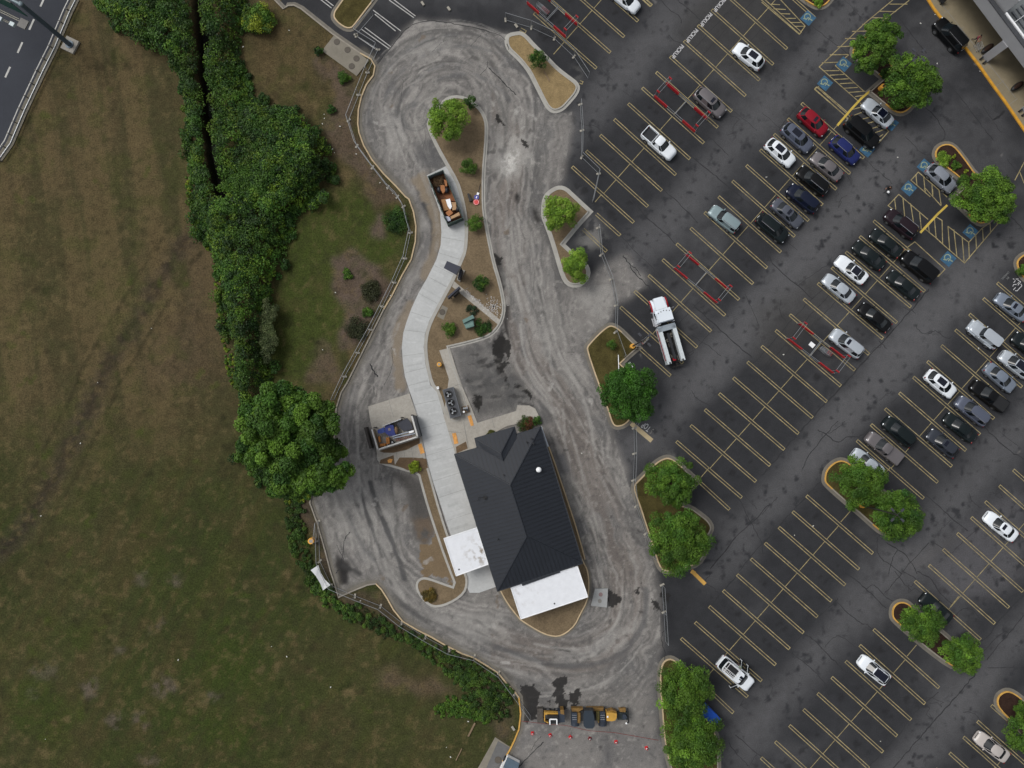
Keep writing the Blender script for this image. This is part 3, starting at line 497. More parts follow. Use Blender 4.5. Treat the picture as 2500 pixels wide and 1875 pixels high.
# long west kerb with its gutter
g = MB(); k = MB(); o = open_offset(west, 0.0); sgn = 1 if inside(np.array([open_offset(west, 1.0)[30][0]]), np.array([open_offset(west, 1.0)[30][1]]), pave_poly)[0] else -1
wi = open_offset(west, 0.05 * sgn); wg = open_offset(west, 0.48 * sgn); wo = open_offset(west, -0.13 * sgn); CW = {'c': 0}
for i in range(len(west) - 1):
    g.add([(*wi[i], .006), (*wi[i + 1], .006), (*wg[i + 1], .006), (*wg[i], .006)], [(0, 1, 2, 3)])
    k.cur = 1 if 6 <= i <= 26 or i >= 46 else 0
    if 60 <= i: k.cur = 2
    k.add([(*wi[i], 0), (*wi[i + 1], 0), (*wo[i + 1], 0), (*wo[i], 0), (*wi[i], .15), (*wi[i + 1], .15), (*wo[i + 1], .15), (*wo[i], .15)], [(4, 5, 6, 7), (0, 1, 5, 4), (2, 3, 7, 6)])
tag(g.build('gutter', GUT), kind='structure'); tag(k.build('kerb', [KERB, CREAM, YEL]), kind='structure')
# concrete lane with tooled joints
lanep = RL('10', [(1458, 1480), (1620, 1402), (1700, 1540)]) + RL('11', [(1735, 60), (1762, 180), (1778, 300), (1778, 400), (1768, 530), (1722, 640), (1662, 775), (1600, 890), (1540, 1000), (1478, 1120), (1442, 1230), (1432, 1340), (1445, 1480), (1488, 1659)]) + RL('12', [(1545, 130), (1640, 460), (1700, 650), (1790, 950), (1880, 1270), (1970, 1500)]) + RL('13', [(1990, -20), (2040, 130), (1900, 180), (1820, 180), (1700, -60)]) + RL('12', [(1665, 1350), (1620, 1220), (1560, 1030), (1500, 860), (1450, 680), (1420, 530), (1370, 320), (1320, 140), (1275, 0)]) + RL('11', [(1258, 1480), (1248, 1340), (1260, 1220), (1290, 1120), (1330, 1010), (1390, 880), (1460, 760), (1540, 600), (1575, 480), (1582, 370), (1570, 200), (1500, 0)])
tag(MB().sheet(lanep, 0.018).build('drive_thru_lane', LANE), kind='structure')
lj = RL('11', [(1600, -200), (1670, 50), (1690, 350), (1650, 560), (1560, 760), (1440, 960), (1370, 1130), (1345, 1330), (1370, 1520)]) + RL('12', [(1410, 50), (1480, 400), (1600, 800), (1760, 1300)])
lp = XY(chaikin(lj, 2, False)); J1 = M('pale_joint_band', C(182, 184, 184), 0.9, var=0.1, scale=2); J2 = M('dark_joint', C(130, 130, 128), 0.9, var=0.2); J3 = M('grey_joint_band', C(169, 171, 171), 0.9, var=0.1, scale=2)
acc = 0; acc_j = 0; bands = {0: MB(), 1: MB(), 2: MB()}; W_ = 5.45
lane_np = lanep
for a_, c_ in zip(lp, lp[1:]):
    d = Vector((c_[0] - a_[0], c_[1] - a_[1])); L = d.length
    if L < 1e-4: continue
    d.normalize(); nn = Vector((-d.y, d.x)); t = 0
    while acc + t < 1e9 and t < L:
        pass
        q = Vector(a_) + d * t
        us = np.linspace(-4.2, 4.2, 85); ins_ = inside(q.x + nn.x * us, q.y + nn.y * us, XY(lanep)); ctr = np.where(ins_)[0]
        if len(ctr) > 8:
            lo_, hi_ = us[ctr[0]] + .06, us[ctr[-1]] - .06; r_ = random.random(); kk = 2 if r_ < .4 else 0
            if hi_ - lo_ < 6.6:
                m_ = (lo_ + hi_) / 2; h_ = (hi_ - lo_) / 2
                if t > 0: bands[kk].line(q + nn * (m_ - h_ * random.uniform(.1, 1)), q + nn * (m_ + h_ * random.uniform(.1, 1)), random.uniform(.15, .55), .022 + .002 * kk)
                if acc_j > 3.4: bands[1].line(q + nn * lo_, q + nn * hi_, .035, .028); acc_j = 0
        st_ = random.uniform(0.5, 1.1); t += st_; acc_j += st_
for kk, mm in ((0, J1), (1, J2), (2, J3)): tag(bands[kk].build('lane_joint', mm), kind='structure')
walk = RL('11', [(1565, 1368), (1652, 1345), (1700, 1500), (1752, 1659)]) + RL('12', [(1840, 270), (1885, 388), (2212, 288)]) + RL('22', [(80, 240), (180, 242), (230, 268), (262, 330), (262, 350), (-20, 420)]) + RL('12', [(1880, 560), (1870, 700), (1780, 700), (1700, 650), (1600, 330), (1645, 20)]) + RL('11', [(1640, 1590)])
tag(MB().sheet(walk, .128).build('sidewalk', STC), kind='structure')
w2 = RL('11', [(1690, 785), (2075, 1108), (2060, 1150), (1672, 830)]); tag(MB().sheet(w2, .132).build('sidewalk', STC), kind='structure')
w3 = RL('12', [(965, 250), (1315, 140), (1375, 320), (1420, 520), (1450, 680), (1340, 690), (1190, 740), (1060, 735), (1040, 650), (1010, 480), (985, 380)]); tag(MB().sheet(w3, .157).build('sidewalk', STC), kind='structure')
sj = MB()
for k_, a_, b_ in (('12', (1140, 200), (1180, 340)), ('12', (1200, 590), (1210, 690)), ('12', (1260, 575), (1275, 670)), ('12', (1740, 60), (1700, 75)), ('12', (1640, 460), (1750, 470)), ('12', (1770, 380), (1810, 600)), ('12', (2005, 345), (2030, 430)), ('11', (1760, 870), (1810, 840)), ('11', (1840, 960), (1900, 940)), ('12', (1330, 600), (1345, 690))):
    sj.line(R(k_, *a_), R(k_, *b_), .05, .16)
tag(sj.build('sidewalk_joint', J2), kind='structure')
cvp = MB().sheet(RL('12', [(1070, 700), (1180, 660), (1190, 740), (1060, 730)]), .161); cvp.sheet(RL('12', [(1195, 735), (1230, 680), (1340, 680), (1455, 690), (1470, 770), (1300, 790)]), .161); cvp.sheet(RL('12', [(1060, 625), (1300, 550), (1400, 515), (1400, 560), (1290, 615), (1180, 640), (1100, 640)]), .161)
cvp.sheet(RL('12', [(1705, 590), (1790, 545), (1805, 605), (1710, 645)]), .134); tag(cvp.build('island_soil', M('damp_soil', C(98, 80, 60), 0.95, var=0.25, scale=1.2, fine=0.35, bump=0.5)), kind='structure')
pads = MB().sheet(RL('10', [(685, 292), (575, 432), (868, 645), (972, 515)]), .13); pads.sheet(RL('11', [(1590, 985), (1638, 1010), (1600, 1110), (1545, 1080)]), .135)
pads.sheet(RL('13', [(2035, 1398), (2160, 1480), (2100, 1659), (2060, 1800), (1800, 1800), (1890, 1659), (1990, 1480)]), .02)
tag(pads.build('concrete_pad', M('pad_concrete', C(122, 117, 106), 0.92, var=0.12, scale=0.8, fine=0.12)), kind='structure')
tag(MB().sheet(RL('13', [(2060, 1430), (2165, 1490), (2080, 1659), (1960, 1659)]), .03).build('concrete_pad', M('grey_pad', C(96, 96, 96), 0.9, var=0.15)), kind='structure')
# debris of lime beside the walkway
b = MB(); cpt = R('11', 2020, 1000)
for q in range(260):
    a_ = random.uniform(0, 6.28); r = random.gauss(0, .9); p = cpt + Vector((r * math.cos(a_), r * 1.1 * math.sin(a_), .13)); s_ = random.uniform(.03, .13)
    b.box(p, (s_, s_ * random.uniform(.5, 1), .03), rz=a_)
for q in range(120):
    p = R('11', 1700 + 340 * random.random() ** 1, 0); t = random.random(); p = R('11', 1790 + 150 * t, 870 + 130 * t) + Vector((random.gauss(0, .12), random.gauss(0, .12), .13)); b.box(p, (.09, .06, .03), rz=t * 6)
tag(b.build('plaster_rubble', M('white_rubble', C(188, 186, 184), 0.9, var=0.1)), 'scattered white plaster rubble on the tan soil beside the narrow walkway', 'rubble', kind='stuff')
# ---------------------------------------------------------------- painted markings
YPAINT = M('worn_yellow_line_paint', C(142, 130, 94), 0.85, var=0.42, scale=1.0, fine=0.32, fine_scale=5); WPAINT = M('worn_white_line_paint', C(170, 170, 168), 0.85, var=0.2, scale=1.5)
LINE_W = 0.1; mk = MB()
def hairpin(a, b, close=(1, 1), w=0.36, z=.008, lw=LINE_W):
    d = (b - a).normalized(); n = Vector((-d.y, d.x, 0)) * w / 2
    mk.line(a + n, b + n, lw, z, 0); mk.line(a - n, b - n, lw, z, 0)
    if close[0]: mk.line(a - n, a + n, lw, z + .002, lw / 2)
    if close[1]: mk.line(b - n, b + n, lw, z + .002, lw / 2)
SKIP = {'A': (11, 12), 'B': (11, -6), 'C': (), 'D': (12,), 'E': (), 'G': (), 'F': (), 'J': (), 'L': ()}
ISL = {}
for k in ROWS:
    L = row_lines(k); prev = None
    for i, a, b in L:
        lo, hi = 0.0, 1.0
        if k == 'A' and i < 0: continue
        if k == 'B' and i <= -6: continue
        if k == 'A' and i > 8: continue
        if k == 'C' and i == -3: hi = 0.95
        if k == 'G' and i == 7: lo = 0.0
        if k == 'F' and i < -3: pass
        aa = a.lerp(b, lo); bb = a.lerp(b, hi); hairpin(aa, bb, (lo == 0, 1))
        m = a.lerp(b, 0.5)
        if prev is not None:
            dd = (m - prev); dn = dd.normalized(); mk.line(prev + dn * .2 , m - dn * .2, .09, .009)
        prev = m
# single stall lines beside islands
for k, a, b in (('20', (105, 245), (150, 270)), ('21', (745, 215), (945, 395)), ('21', (635, 345), (830, 530)), ('21', (1120, 1355), (1370, 1580)), ('22', (1620, 890), (1868, 1118)), ('23', (1655, 960), (1900, 1192)), ('20', (605, 690), (630, 700)), ('20', (1130, -20), (1205, 48))):
    hairpin(R(k, *a), R(k, *b), (0, 1))
for k, a, b in (('20', (475, 355), (385, 458)), ('22', (1700, 765), (1618, 860)), ('21', (1205, 1235), (1130, 1320)), ('23', (1735, 825), (1655, 915)), ('33', (1305, 620), (1225, 715)), ('32', (745, 1135), (665, 1225)), ('32', (1080, 770), (1020, 835)), ('33', (1660, 210), (1590, 300)), ('21', (790, 50), (735, 115))):
    mk.line(R(k, *a), R(k, *b), .1, .010)
# hatched aisles: outline polylines and hatch strokes
def pl(k, pts, w=.12, z=.009):
    q = RL(k, pts)
    for i, (a, b) in enumerate(zip(q, q[1:])): mk.line(a, b, w, z + .0013 * (i % 2), w * .4)
pl('30', [(1105, 0), (870, 195), (484, 565), (820, 860)]); pl('30', [(1240, 5), (1050, 155), (880, 255)]); pl('30', [(730, 465), (620, 555), (860, 770)])
for a, b in (((1080, 35), (1225, 35)), ((990, 95), (1130, 98)), ((935, 150), (1050, 152)), ((850, 205), (940, 205)), ((765, 265), (890, 262)), ((705, 325), (790, 325)), ((640, 395), (740, 390)), ((575, 463), (725, 460)), ((510, 530), (640, 525)), ((525, 597), (650, 596)), ((575, 635), (690, 628)), ((615, 670), (730, 665)), ((660, 706), (770, 700)), ((690, 745), (805, 738)), ((735, 780), (865, 770)), ((790, 815), (880, 800))): pl('30', [a, b])
pl('30', [(830, 870), (1070, 1108), (985, 1205)]); pl('30', [(700, 985), (870, 1130)])
for a, b in (((760, 925), (835, 905)), ((780, 972), (875, 935)), ((830, 1010), (925, 985)), ((880, 1045), (965, 1020)), ((925, 1085), (1010, 1060)), ((955, 1120), (1040, 1090)), ((980, 1165), (1020, 1135))): pl('30', [a, b])
pl('30', [(445, 750), (480, 730)]); pl('30', [(480, 740), (730, 955)]); pl('30', [(445, 755), (700, 975)])
pl('30', [(150, -10), (365, 220), (315, 290), (0, 20)])
for a, b in (((80, 35), (150, 40)), ((100, 75), (200, 80)), ((155, 115), (235, 118)), ((200, 155), (285, 155)), ((240, 190), (325, 190)), ((280, 222), (365, 222))): pl('30', [a, b])
pl('30', [(1420, 1660), (1258, 1520), (1320, 1452), (1560, 1660)])
for a, b in (((1300, 1480), (1308, 1560)), ((1365, 1490), (1378, 1625)), ((1435, 1560), (1440, 1659))): pl('30', [a, b])
pl('31', [(1380, 0), (1510, 145)]); pl('31', [(1320, 330), (1065, 145), (1155, 50), (1400, 260)])
for a, b in (((1120, 90), (1130, 175)), ((1190, 80), (1205, 240)), ((1255, 130), (1280, 290)), ((1330, 200), (1345, 340)), ((1370, 5), (1380, 20)), ((1440, 10), (1443, 60)), ((1495, 20), (1512, 140))): pl('31', [a, b])
pl('31', [(1380, 340), (1470, 240), (1520, 270), (1525, 470), (1710, 630)]); pl('31', [(1380, 345), (1470, 418), (1525, 470)]); pl('31', [(1570, 320), (1745, 455), (1860, 335), (1925, 290)]); pl('31', [(1710, 630), (2020, 265), (2070, 215)]); pl('31', [(1745, 455), (1750, 590)])
for a, b in (((1405, 310), (1412, 370)), ((1455, 245), (1470, 415)), ((1570, 320), (1585, 525)), ((1620, 350), (1645, 570)), ((1690, 420), (1706, 615)), ((1805, 400), (1810, 510)), ((1862, 345), (1868, 445)), ((1925, 300), (1930, 370)), ((1983, 235), (1985, 300))): pl('31', [a, b])
pl('31', [(1225, 500), (1290, 450), (1545, 682), (1490, 742), (1230, 512)]); pl('30', [(2135, 1520), (2212, 1370)]); pl('30', [(2175, 1450), (2212, 1545)])
mk.line(R('30', 90, 1130), R('30', 90, 1130), .1, .01)
tag(mk.build('parking_line_marking', YPAINT), kind='structure')
# wide painted divider in front of two mulch islands
b = MB()
for k, pts in (('30', [(920, 762), (840, 830), (760, 915), (640, 1055)]), ('31', [(1560, 145), (1480, 220), (1340, 370)])):
    q = RL(k, pts)
    for a_, c_ in zip(q, q[1:]): b.line(a_, c_, .3, .014, .1)
tag(b.build('painted_divider_line', M('bright_yellow_paint', C(190, 164, 72), 0.8, var=0.2)), kind='structure')
# stop bar, white lines
b = MB()
wl = lambda k, a, c_, w=.12: b.line(R(k, *a), R(k, *c_), w, .012)
for k, a, c_ in (('10', (1005, 85), (1240, 262)), ('10', (1020, 120), (1195, 262)), ('10', (905, 245), (1140, 412)), ('10', (935, 232), (1155, 395)), ('10', (860, 300), (1020, 410)), ('10', (1140, 0), (1350, 150)), ('10', (1170, -10), (1362, 135)), ('10', (555, -10), (655, 68)), ('10', (600, -5), (672, 50))): wl(k, a, c_)
tag(b.build('white_line_marking', WPAINT), kind='structure')
tag(MB().line(R('22', 1040, 392), R('22', 1215, 540), .62, .012).build('stop_bar', M('tan_stop_bar_paint', C(176, 160, 128), 0.85, var=0.12)), kind='structure')
tag(MB().line(R('23', 1550, -5), R('23', 1665, 108), .5, .012).line(R('22', 1545, 1640), R('22', 1580, 1659), .5, .012).build('yellow_bar_marking', YEL), kind='structure')
def text(s, centre, ang, size, mat, z=.014, name='pavement_lettering', sx=1.0, bold=.0):
    cu = bpy.data.curves.new('t', 'FONT'); cu.body = s; cu.size = size; cu.align_x = 'CENTER'; cu.align_y = 'CENTER'; cu.fill_mode = 'FRONT'; cu.offset = bold
    o = bpy.data.objects.new('t', cu); COL.objects.link(o); dg = bpy.context.evaluated_depsgraph_get(); me = bpy.data.meshes.new_from_object(o.evaluated_get(dg)); bpy.data.objects.remove(o)
    me.materials.clear(); me.materials.append(mat); o = link(name, me); o.location = (centre[0], centre[1], z); o.rotation_euler = (0, 0, ang); o.scale = (sx, 1, 1); return o
def wang(k, a, b): d = R(k, *b) - R(k, *a); return math.atan2(d.y, d.x)
ta = wang('PK', (1440, 200), (1190, 500)); LET = M('white_lettering', C(188, 188, 190), 0.85, var=0.1)
for x, y in ((1320, 350), (878, 850), (435, 1345)): tag(text('PICKUP', R('PK', x, y), ta, .78, LET, sx=.88, bold=.012), kind='structure')
tag(text('PICKUP', R('20', 1785, 40), ta, .78, LET, sx=.88, bold=.012), kind='structure')
sa = wang('SP', (1230, 1200), (700, 860))
for ch, x, y, m_ in (('P', 735, 890, LET), ('O', 900, 950, LET), ('T', 1030, 1110, LET), ('S', 1230, 1240, M('faded_lettering', C(120, 118, 116), 0.9, var=0.1))): tag(text(ch, R('SP', x, y), sa - .12, 1.15, m_, sx=.5, bold=.01), kind='structure')
FAD = M('grey_lettering', C(128, 130, 130), 0.9, var=0.15); ea = wang('EV', (810, 400), (450, 790))
tag(text('CHARGING', R('EV', 635, 600), ea, .36, FAD, sx=.75), kind='structure'); tag(text('EV', R('EV', 735, 720), ea, .4, FAD), kind='structure')
b = MB()
for pts in ([(1340, 990), (1375, 1070), (1165, 1290), (1080, 1290)], [(1320, 890), (1200, 1040)], [(1230, 920), (1190, 960)], [(1090, 1140), (1000, 1240)], [(1200, 820), (1320, 880)], [(970, 1090), (1000, 1010), (1130, 1000)], [(1010, 920), (1080, 830)], [(980, 750), (1030, 770)], [(1110, 760), (1220, 760)]):
    q = RL('EV', pts)
    for a_, c_ in zip(q, q[1:]): b.line(a_, c_, .09, .014, .03)
tag(b.build('vehicle_pictogram', LET), kind='structure')
# accessible parking squares with the wheelchair figure
BLUE = M('worn_blue_paint', C(48, 88, 116), 0.85, var=0.35, scale=2.2); FIG = M('worn_figure_paint', C(136, 146, 120), 0.85, var=0.25, scale=3)
sq = MB(); fg = MB(); ra = wang('30', (104, 1134), (13, 1237))
for k, x, y in (('30', 390, 153), ('30', 692, 542), ('30', 533, 703), ('30', 1088, 1040), ('30', 888, 1262), ('30', 1375, 1405), ('30', 1240, 1590), ('31', 1762, 368), ('31', 1572, 595)):
    c0 = R(k, x, y); m = Matrix.Rotation(ra, 3, 'Z'); q = lambda u, v: c0 + m @ Vector((u, v, 0))
    sq.sheet([q(-.8, -.8), q(.8, -.8), q(.8, .8), q(-.8, .8)], .0135)
    rg = [q(.42 * math.cos(t) - .08, .42 * math.sin(t) - .2) for t in np.linspace(1.9, 6.2, 12)]
    for a_, c_ in zip(rg, rg[1:]): fg.line(a_, c_, .12, .018, .02)
    for a_, c_ in ((( -.1, .45), (-.05, -.05)), ((-.05, -.05), (.3, -.08)), ((.3, -.08), (.48, -.45)), ((-.08, .2), (.22, .2))): fg.line(q(*a_), q(*c_), .12, .018, .03)
    fg.line(q(-.2, .58), q(-.02, .58), .18, .018)
tag(sq.build('accessible_parking_square', BLUE), kind='structure'); tag(fg.build('wheelchair_pictogram', FIG), kind='structure')
# ---------------------------------------------------------------- sealed cracks
cr = MB()
def crack(k, pts, w=.09, wig=.16):
    q = RL(k, pts); q = [Vector(v) for v in chaikin(q, 2, False)]; out = []
    for a, b in zip(q, q[1:]):
        n = max(1, int((b - a).length / .45)); d = (b - a); nn = Vector((-d.y, d.x, 0)).normalized()
        for i in range(n): out.append(a + d * (i / n) + nn * random.gauss(0, wig * .32))
    out.append(q[-1])
    for i in range(len(out) - 1): cr.line(out[i], out[i + 1], w * random.uniform(.6, 1.2), .004 + .0004 * (i % 3), .02)
for k, pts, w in (('20', [(270, 0), (265, 80), (200, 160)], .08), ('20', [(1290, 0), (1370, 90), (1450, 130), (1465, 195)], .09), ('20', [(1430, 0), (1530, 80), (1620, 165)], .1), ('20', [(1355, 295), (1400, 350), (1470, 360)], .07), ('20', [(1625, 170), (1500, 340)], .07), ('20', [(780, 540), (800, 600), (880, 680)], .06), ('20', [(970, 765), (1060, 835)], .05),
    ('20', [(1640, 1120), (1720, 1170), (1860, 1310)], .08), ('20', [(1510, 1280), (1600, 1370), (1750, 1480), (1950, 1650)], .12), ('20', [(640, 1055), (720, 1050), (800, 1110), (900, 1220), (1000, 1320), (1050, 1360), (1130, 1440)], .07), ('20', [(850, 1165), (960, 1210), (1050, 1275), (1100, 1280)], .07), ('20', [(1830, 870), (1960, 980), (2100, 1100)], .05), ('20', [(770, 1450), (900, 1560), (980, 1659)], .08),
    ('20', [(1570, 415), (1800, 160), (1950, 0)], .07), ('20', [(1640, 470), (1720, 380), (1900, 180), (2080, 0)], .07), ('20', [(1870, 560), (2060, 330), (2212, 160)], .07), ('20', [(1980, 610), (2070, 630), (2180, 500)], .08),
    ('21', [(920, 0), (1000, 70), (1110, 170), (1180, 260), (1300, 350), (1420, 470), (1520, 560)], .14), ('21', [(1300, 0), (1450, 130), (1600, 290)], .1), ('21', [(950, 400), (1080, 540), (1200, 650), (1320, 760)], .07), ('21', [(970, 570), (1030, 640), (1050, 700), (1100, 745), (1180, 820), (1240, 890)], .12), ('21', [(1040, 650), (1090, 690), (1120, 740)], .09),
    ('21', [(1560, 980), (1700, 1110), (1850, 1250), (2060, 1430)], .12), ('21', [(1550, 1240), (1680, 1320), (1800, 1415)], .07), ('21', [(1740, 1170), (1580, 1370), (1430, 1440)], .07), ('21', [(1470, 1430), (1360, 1560), (1280, 1640)], .07), ('21', [(1380, 1090), (1540, 930)], .06), ('21', [(1440, 1140), (1640, 930)], .06), ('21', [(1890, 0), (2000, 100), (2130, 220)], .08), ('21', [(1190, 740), (1240, 700), (1220, 800)], .05), ('21', [(1870, 1680), (2212, 1330)], .07), ('21', [(1990, 1700), (2212, 1440)], .07), ('21', [(2000, 890), (2130, 1180)], .05),
    ('22', [(1550, 115), (1600, 190), (1700, 240)], .07), ('22', [(1950, 30), (1830, 160), (1780, 220), (1830, 260), (1900, 190), (2100, 0)], .08), ('22', [(2200, 20), (2000, 220), (1830, 380), (1690, 540), (1570, 650)], .08), ('22', [(1860, 400), (1810, 450), (1850, 500), (1940, 580), (2000, 610), (2212, 390)], .09), ('22', [(1870, 600), (1760, 700), (1690, 790)], .08), ('22', [(1810, 820), (1900, 980), (1990, 1090), (2000, 1150), (2050, 1240), (2130, 1360), (2150, 1480)], .09), ('22', [(2212, 1070), (2090, 1200), (1970, 1300), (1850, 1450), (1710, 1620)], .12), ('22', [(1440, 560), (1450, 500), (1580, 460)], .05), ('22', [(2212, 1350), (2100, 1450), (1950, 1640)], .09), ('22', [(1990, 990), (2100, 1115)], .05), ('22', [(2212, 780), (2130, 840)], .07),
    ('10', [(1010, 570), (1160, 400), (1350, 160), (1700, 200), (2100, 290), (2150, 420)], .09), ('10', [(1980, 570), (2070, 660), (2150, 740), (2212, 800)], .13), ('10', [(1240, 850), (1260, 650)], .04), ('10', [(1910, 630), (1975, 560), (1970, 520)], .07), ('10', [(1500, 440), (1600, 345)], .04), ('10', [(1830, 390), (1925, 280)], .05),
    ('12', [(810, 1310), (760, 1370), (750, 1500), (740, 1600), (690, 1659)], .1), ('12', [(700, 1420), (760, 1560)], .06), ('11', [(1160, 1340), (1180, 1480), (1100, 1659)], .05), ('11', [(980, 1480), (1010, 1540), (1045, 1590)], .18),
    ('23', [(1940, 20), (1830, 150), (1700, 300), (1580, 430), (1480, 540), (1430, 515), (1340, 560)], .14), ('23', [(1605, 200), (1530, 270), (1420, 390)], .09), ('23', [(1675, 165), (1660, 230), (1610, 300)], .07), ('23', [(1400, 350), (1350, 450), (1290, 525), (1300, 620), (1330, 690), (1310, 850)], .08), ('23', [(1420, 50), (1480, 150)], .07), ('23', [(1640, 90), (1720, 130), (1775, 190)], .08), ('23', [(1700, 30), (1660, 90)], .07), ('23', [(1860, 1450), (1950, 1560), (2030, 1640)], .09), ('23', [(1920, 1380), (2060, 1500), (2130, 1560), (2212, 1600)], .09), ('23', [(2100, 1540), (2030, 1659)], .06), ('23', [(200, 1510), (230, 1440), (280, 1390)], .05), ('23', [(90, 1650), (170, 1570), (300, 1440)], .12),
    ('33', [(700, 0), (820, 90), (900, 170), (1050, 310)], .11), ('33', [(620, 240), (750, 370), (840, 440), (890, 445), (930, 490)], .1), ('33', [(640, 230), (560, 310), (430, 420), (320, 560), (250, 620), (255, 690)], .1), ('33', [(360, 530), (430, 570), (560, 700), (650, 800), (740, 870), (860, 1010)], .11), ('33', [(240, 680), (400, 800), (500, 900), (610, 1040)], .08), ('33', [(530, 640), (600, 560), (650, 530), (790, 640)], .06), ('33', [(1120, 0), (1180, 80), (1260, 160)], .08), ('33', [(1180, 0), (1270, 40), (1310, 80)], .09), ('33', [(1310, 0), (1430, 60), (1460, 130), (1540, 220), (1610, 280)], .12), ('33', [(880, 150), (940, 100), (1000, 170), (1060, 230), (1110, 250)], .08), ('33', [(1040, 180), (1110, 100), (1180, 20)], .08),
    ('33', [(2212, 200), (2090, 320), (1980, 430), (1900, 570), (1800, 600)], .12), ('33', [(1850, 700), (1930, 610), (2030, 510), (2080, 510)], .09), ('33', [(2212, 370), (2100, 500), (1980, 640), (1900, 745)], .1), ('33', [(1800, 870), (1580, 1120), (1350, 1380), (1110, 1659)], .13), ('33', [(1490, 1020), (1370, 1120), (1280, 1200), (1170, 1370), (1080, 1450), (990, 1560), (900, 1650)], .1), ('33', [(1620, 380), (1670, 330), (1720, 305), (1780, 320), (1830, 390)], .1), ('33', [(1900, 810), (2212, 810)], .07), ('33', [(1700, 1190), (1750, 1180), (1820, 1220), (1840, 1250)], .06), ('33', [(60, 910), (95, 970), (60, 1060), (20, 1090)], .06),
    ('32', [(750, 0), (560, 200), (380, 390), (200, 600), (0, 830)], .16), ('32', [(370, 0), (120, 310), (0, 440)], .07), ('32', [(640, 370), (560, 460), (480, 560), (380, 680), (345, 780)], .09), ('32', [(470, 450), (540, 480), (640, 570), (720, 495), (800, 515), (850, 490), (915, 430)], .11), ('32', [(700, 375), (630, 440), (560, 480)], .07), ('32', [(495, 885), (390, 990), (270, 1120), (130, 1280), (0, 1420)], .11), ('32', [(130, 1015), (60, 1090), (0, 1160)], .06), ('32', [(1280, 890), (1380, 990), (1500, 1100), (1600, 1190), (1740, 1300)], .12), ('32', [(1750, 980), (1770, 1050), (1850, 1110)], .07), ('32', [(1870, 415), (1950, 500), (2080, 620), (2212, 690)], .12), ('32', [(2000, 460), (2160, 580)], .05), ('32', [(970, 1350), (975, 1470), (1000, 1540), (1080, 1580), (1180, 1659)], .1), ('32', [(1050, 1400), (1140, 1450), (1250, 1530), (1310, 1659)], .11), ('32', [(1140, 1460), (1090, 1560), (1070, 1659)], .09), ('32', [(1410, 1400), (1270, 1550), (1190, 1640)], .09), ('32', [(500, 1040), (600, 1110), (560, 1200), (620, 1330), (650, 1500)], .06), ('32', [(770, 1360), (760, 1450), (690, 1520), (850, 1510)], .06), ('32', [(1660, 1140), (1600, 1210), (1500, 1300)], .05), ('32', [(1430, 1390), (1600, 1500), (1620, 1460), (1840, 1260)], .06), ('32', [(0, 600), (240, 380)], .05), ('32', [(1080, 300), (1090, 220), (1150, 170)], .05), ('32', [(990, 200), (1100, 120)], .05),
    ('31', [(60, 580), (110, 660), (300, 820), (430, 930)], .11), ('31', [(560, 640), (300, 820)], .05), ('31', [(520, 850), (400, 950), (200, 1170), (0, 1400)], .08), ('31', [(600, 870), (370, 1110), (160, 1360), (0, 1560)], .08), ('31', [(640, 940), (420, 1160)], .06), ('31', [(160, 940), (150, 1060), (205, 1120)], .07), ('31', [(1410, 850), (1220, 1070), (1100, 1200), (960, 1360), (820, 1510), (690, 1659)], .14), ('31', [(1300, 1160), (1340, 1220), (1430, 1225), (1460, 1190), (1570, 1275), (1600, 1250)], .08), ('31', [(990, 1290), (1050, 1350)], .09), ('31', [(1750, 1250), (1560, 1480), (1720, 1620)], .09), ('31', [(2090, 220), (2150, 290), (2212, 360)], .1), ('31', [(190, 430), (300, 520)], .06), ('31', [(0, 240), (160, 50)], .06), ('31', [(110, 240), (400, -60)], .05), ('31', [(0, 1640), (210, 1400), (240, 1340), (200, 1320)], .06), ('31', [(1060, 380), (1100, 320)], .04),
    ('30', [(700, 0), (850, 160)], .06), ('30', [(1050, 0), (1150, 140), (1250, 280), (1390, 450)], .11), ('30', [(400, 200), (560, 330), (720, 450)], .07), ('30', [(740, 440), (590, 580), (430, 750), (160, 1060), (150, 1100)], .1), ('30', [(0, 950), (160, 1090)], .05), ('30', [(1560, 700), (1680, 820), (1800, 990), (1960, 1190)], .1), ('30', [(1340, 880), (1440, 950), (1510, 1060), (1560, 1150), (1510, 1190)], .09), ('30', [(1210, 1150), (1290, 1230), (1360, 1310), (1430, 1300)], .07), ('30', [(870, 1340), (960, 1430), (1100, 1550)], .07), ('30', [(1865, 900), (1950, 1020), (2020, 1120)], .07), ('30', [(1955, 1010), (2010, 980), (2045, 935)], .3), ('30', [(1430, 1300), (1440, 1220)], .06), ('30', [(640, 620), (480, 760)], .05), ('30', [(0, 250), (130, 90)], .05), ('30', [(2070, 1340), (2150, 1450)], .08)):
    crack(k, pts, w)
for q in range(26):
    k = random.choice('CDEGJFB'); L = row_lines(k); i, a, b = random.choice(L); p = b if random.random() < .5 else a; out = [p]
    for s_ in range(random.randint(4, 10)): out.append(out[-1] + Vector((random.uniform(-.9, .9), random.uniform(-.9, .9), 0)))
    for s_ in range(len(out) - 1): cr.line(out[s_], out[s_ + 1], .05, .0042 + .0004 * (s_ % 3), .02)
tag(cr.build('sealed_pavement_crack', M('crack_sealant', C(30, 31, 34), 0.8, var=0.15)), kind='structure')
# ================================================================ VEHICLES
def zlerp(x, pts):
    if x <= pts[0][0]: return pts[0][1]
    for (a, u), (b, v) in zip(pts, pts[1:]):
        if x <= b: return u + (v - u) * (x - a) / (b - a)
    return pts[-1][1]
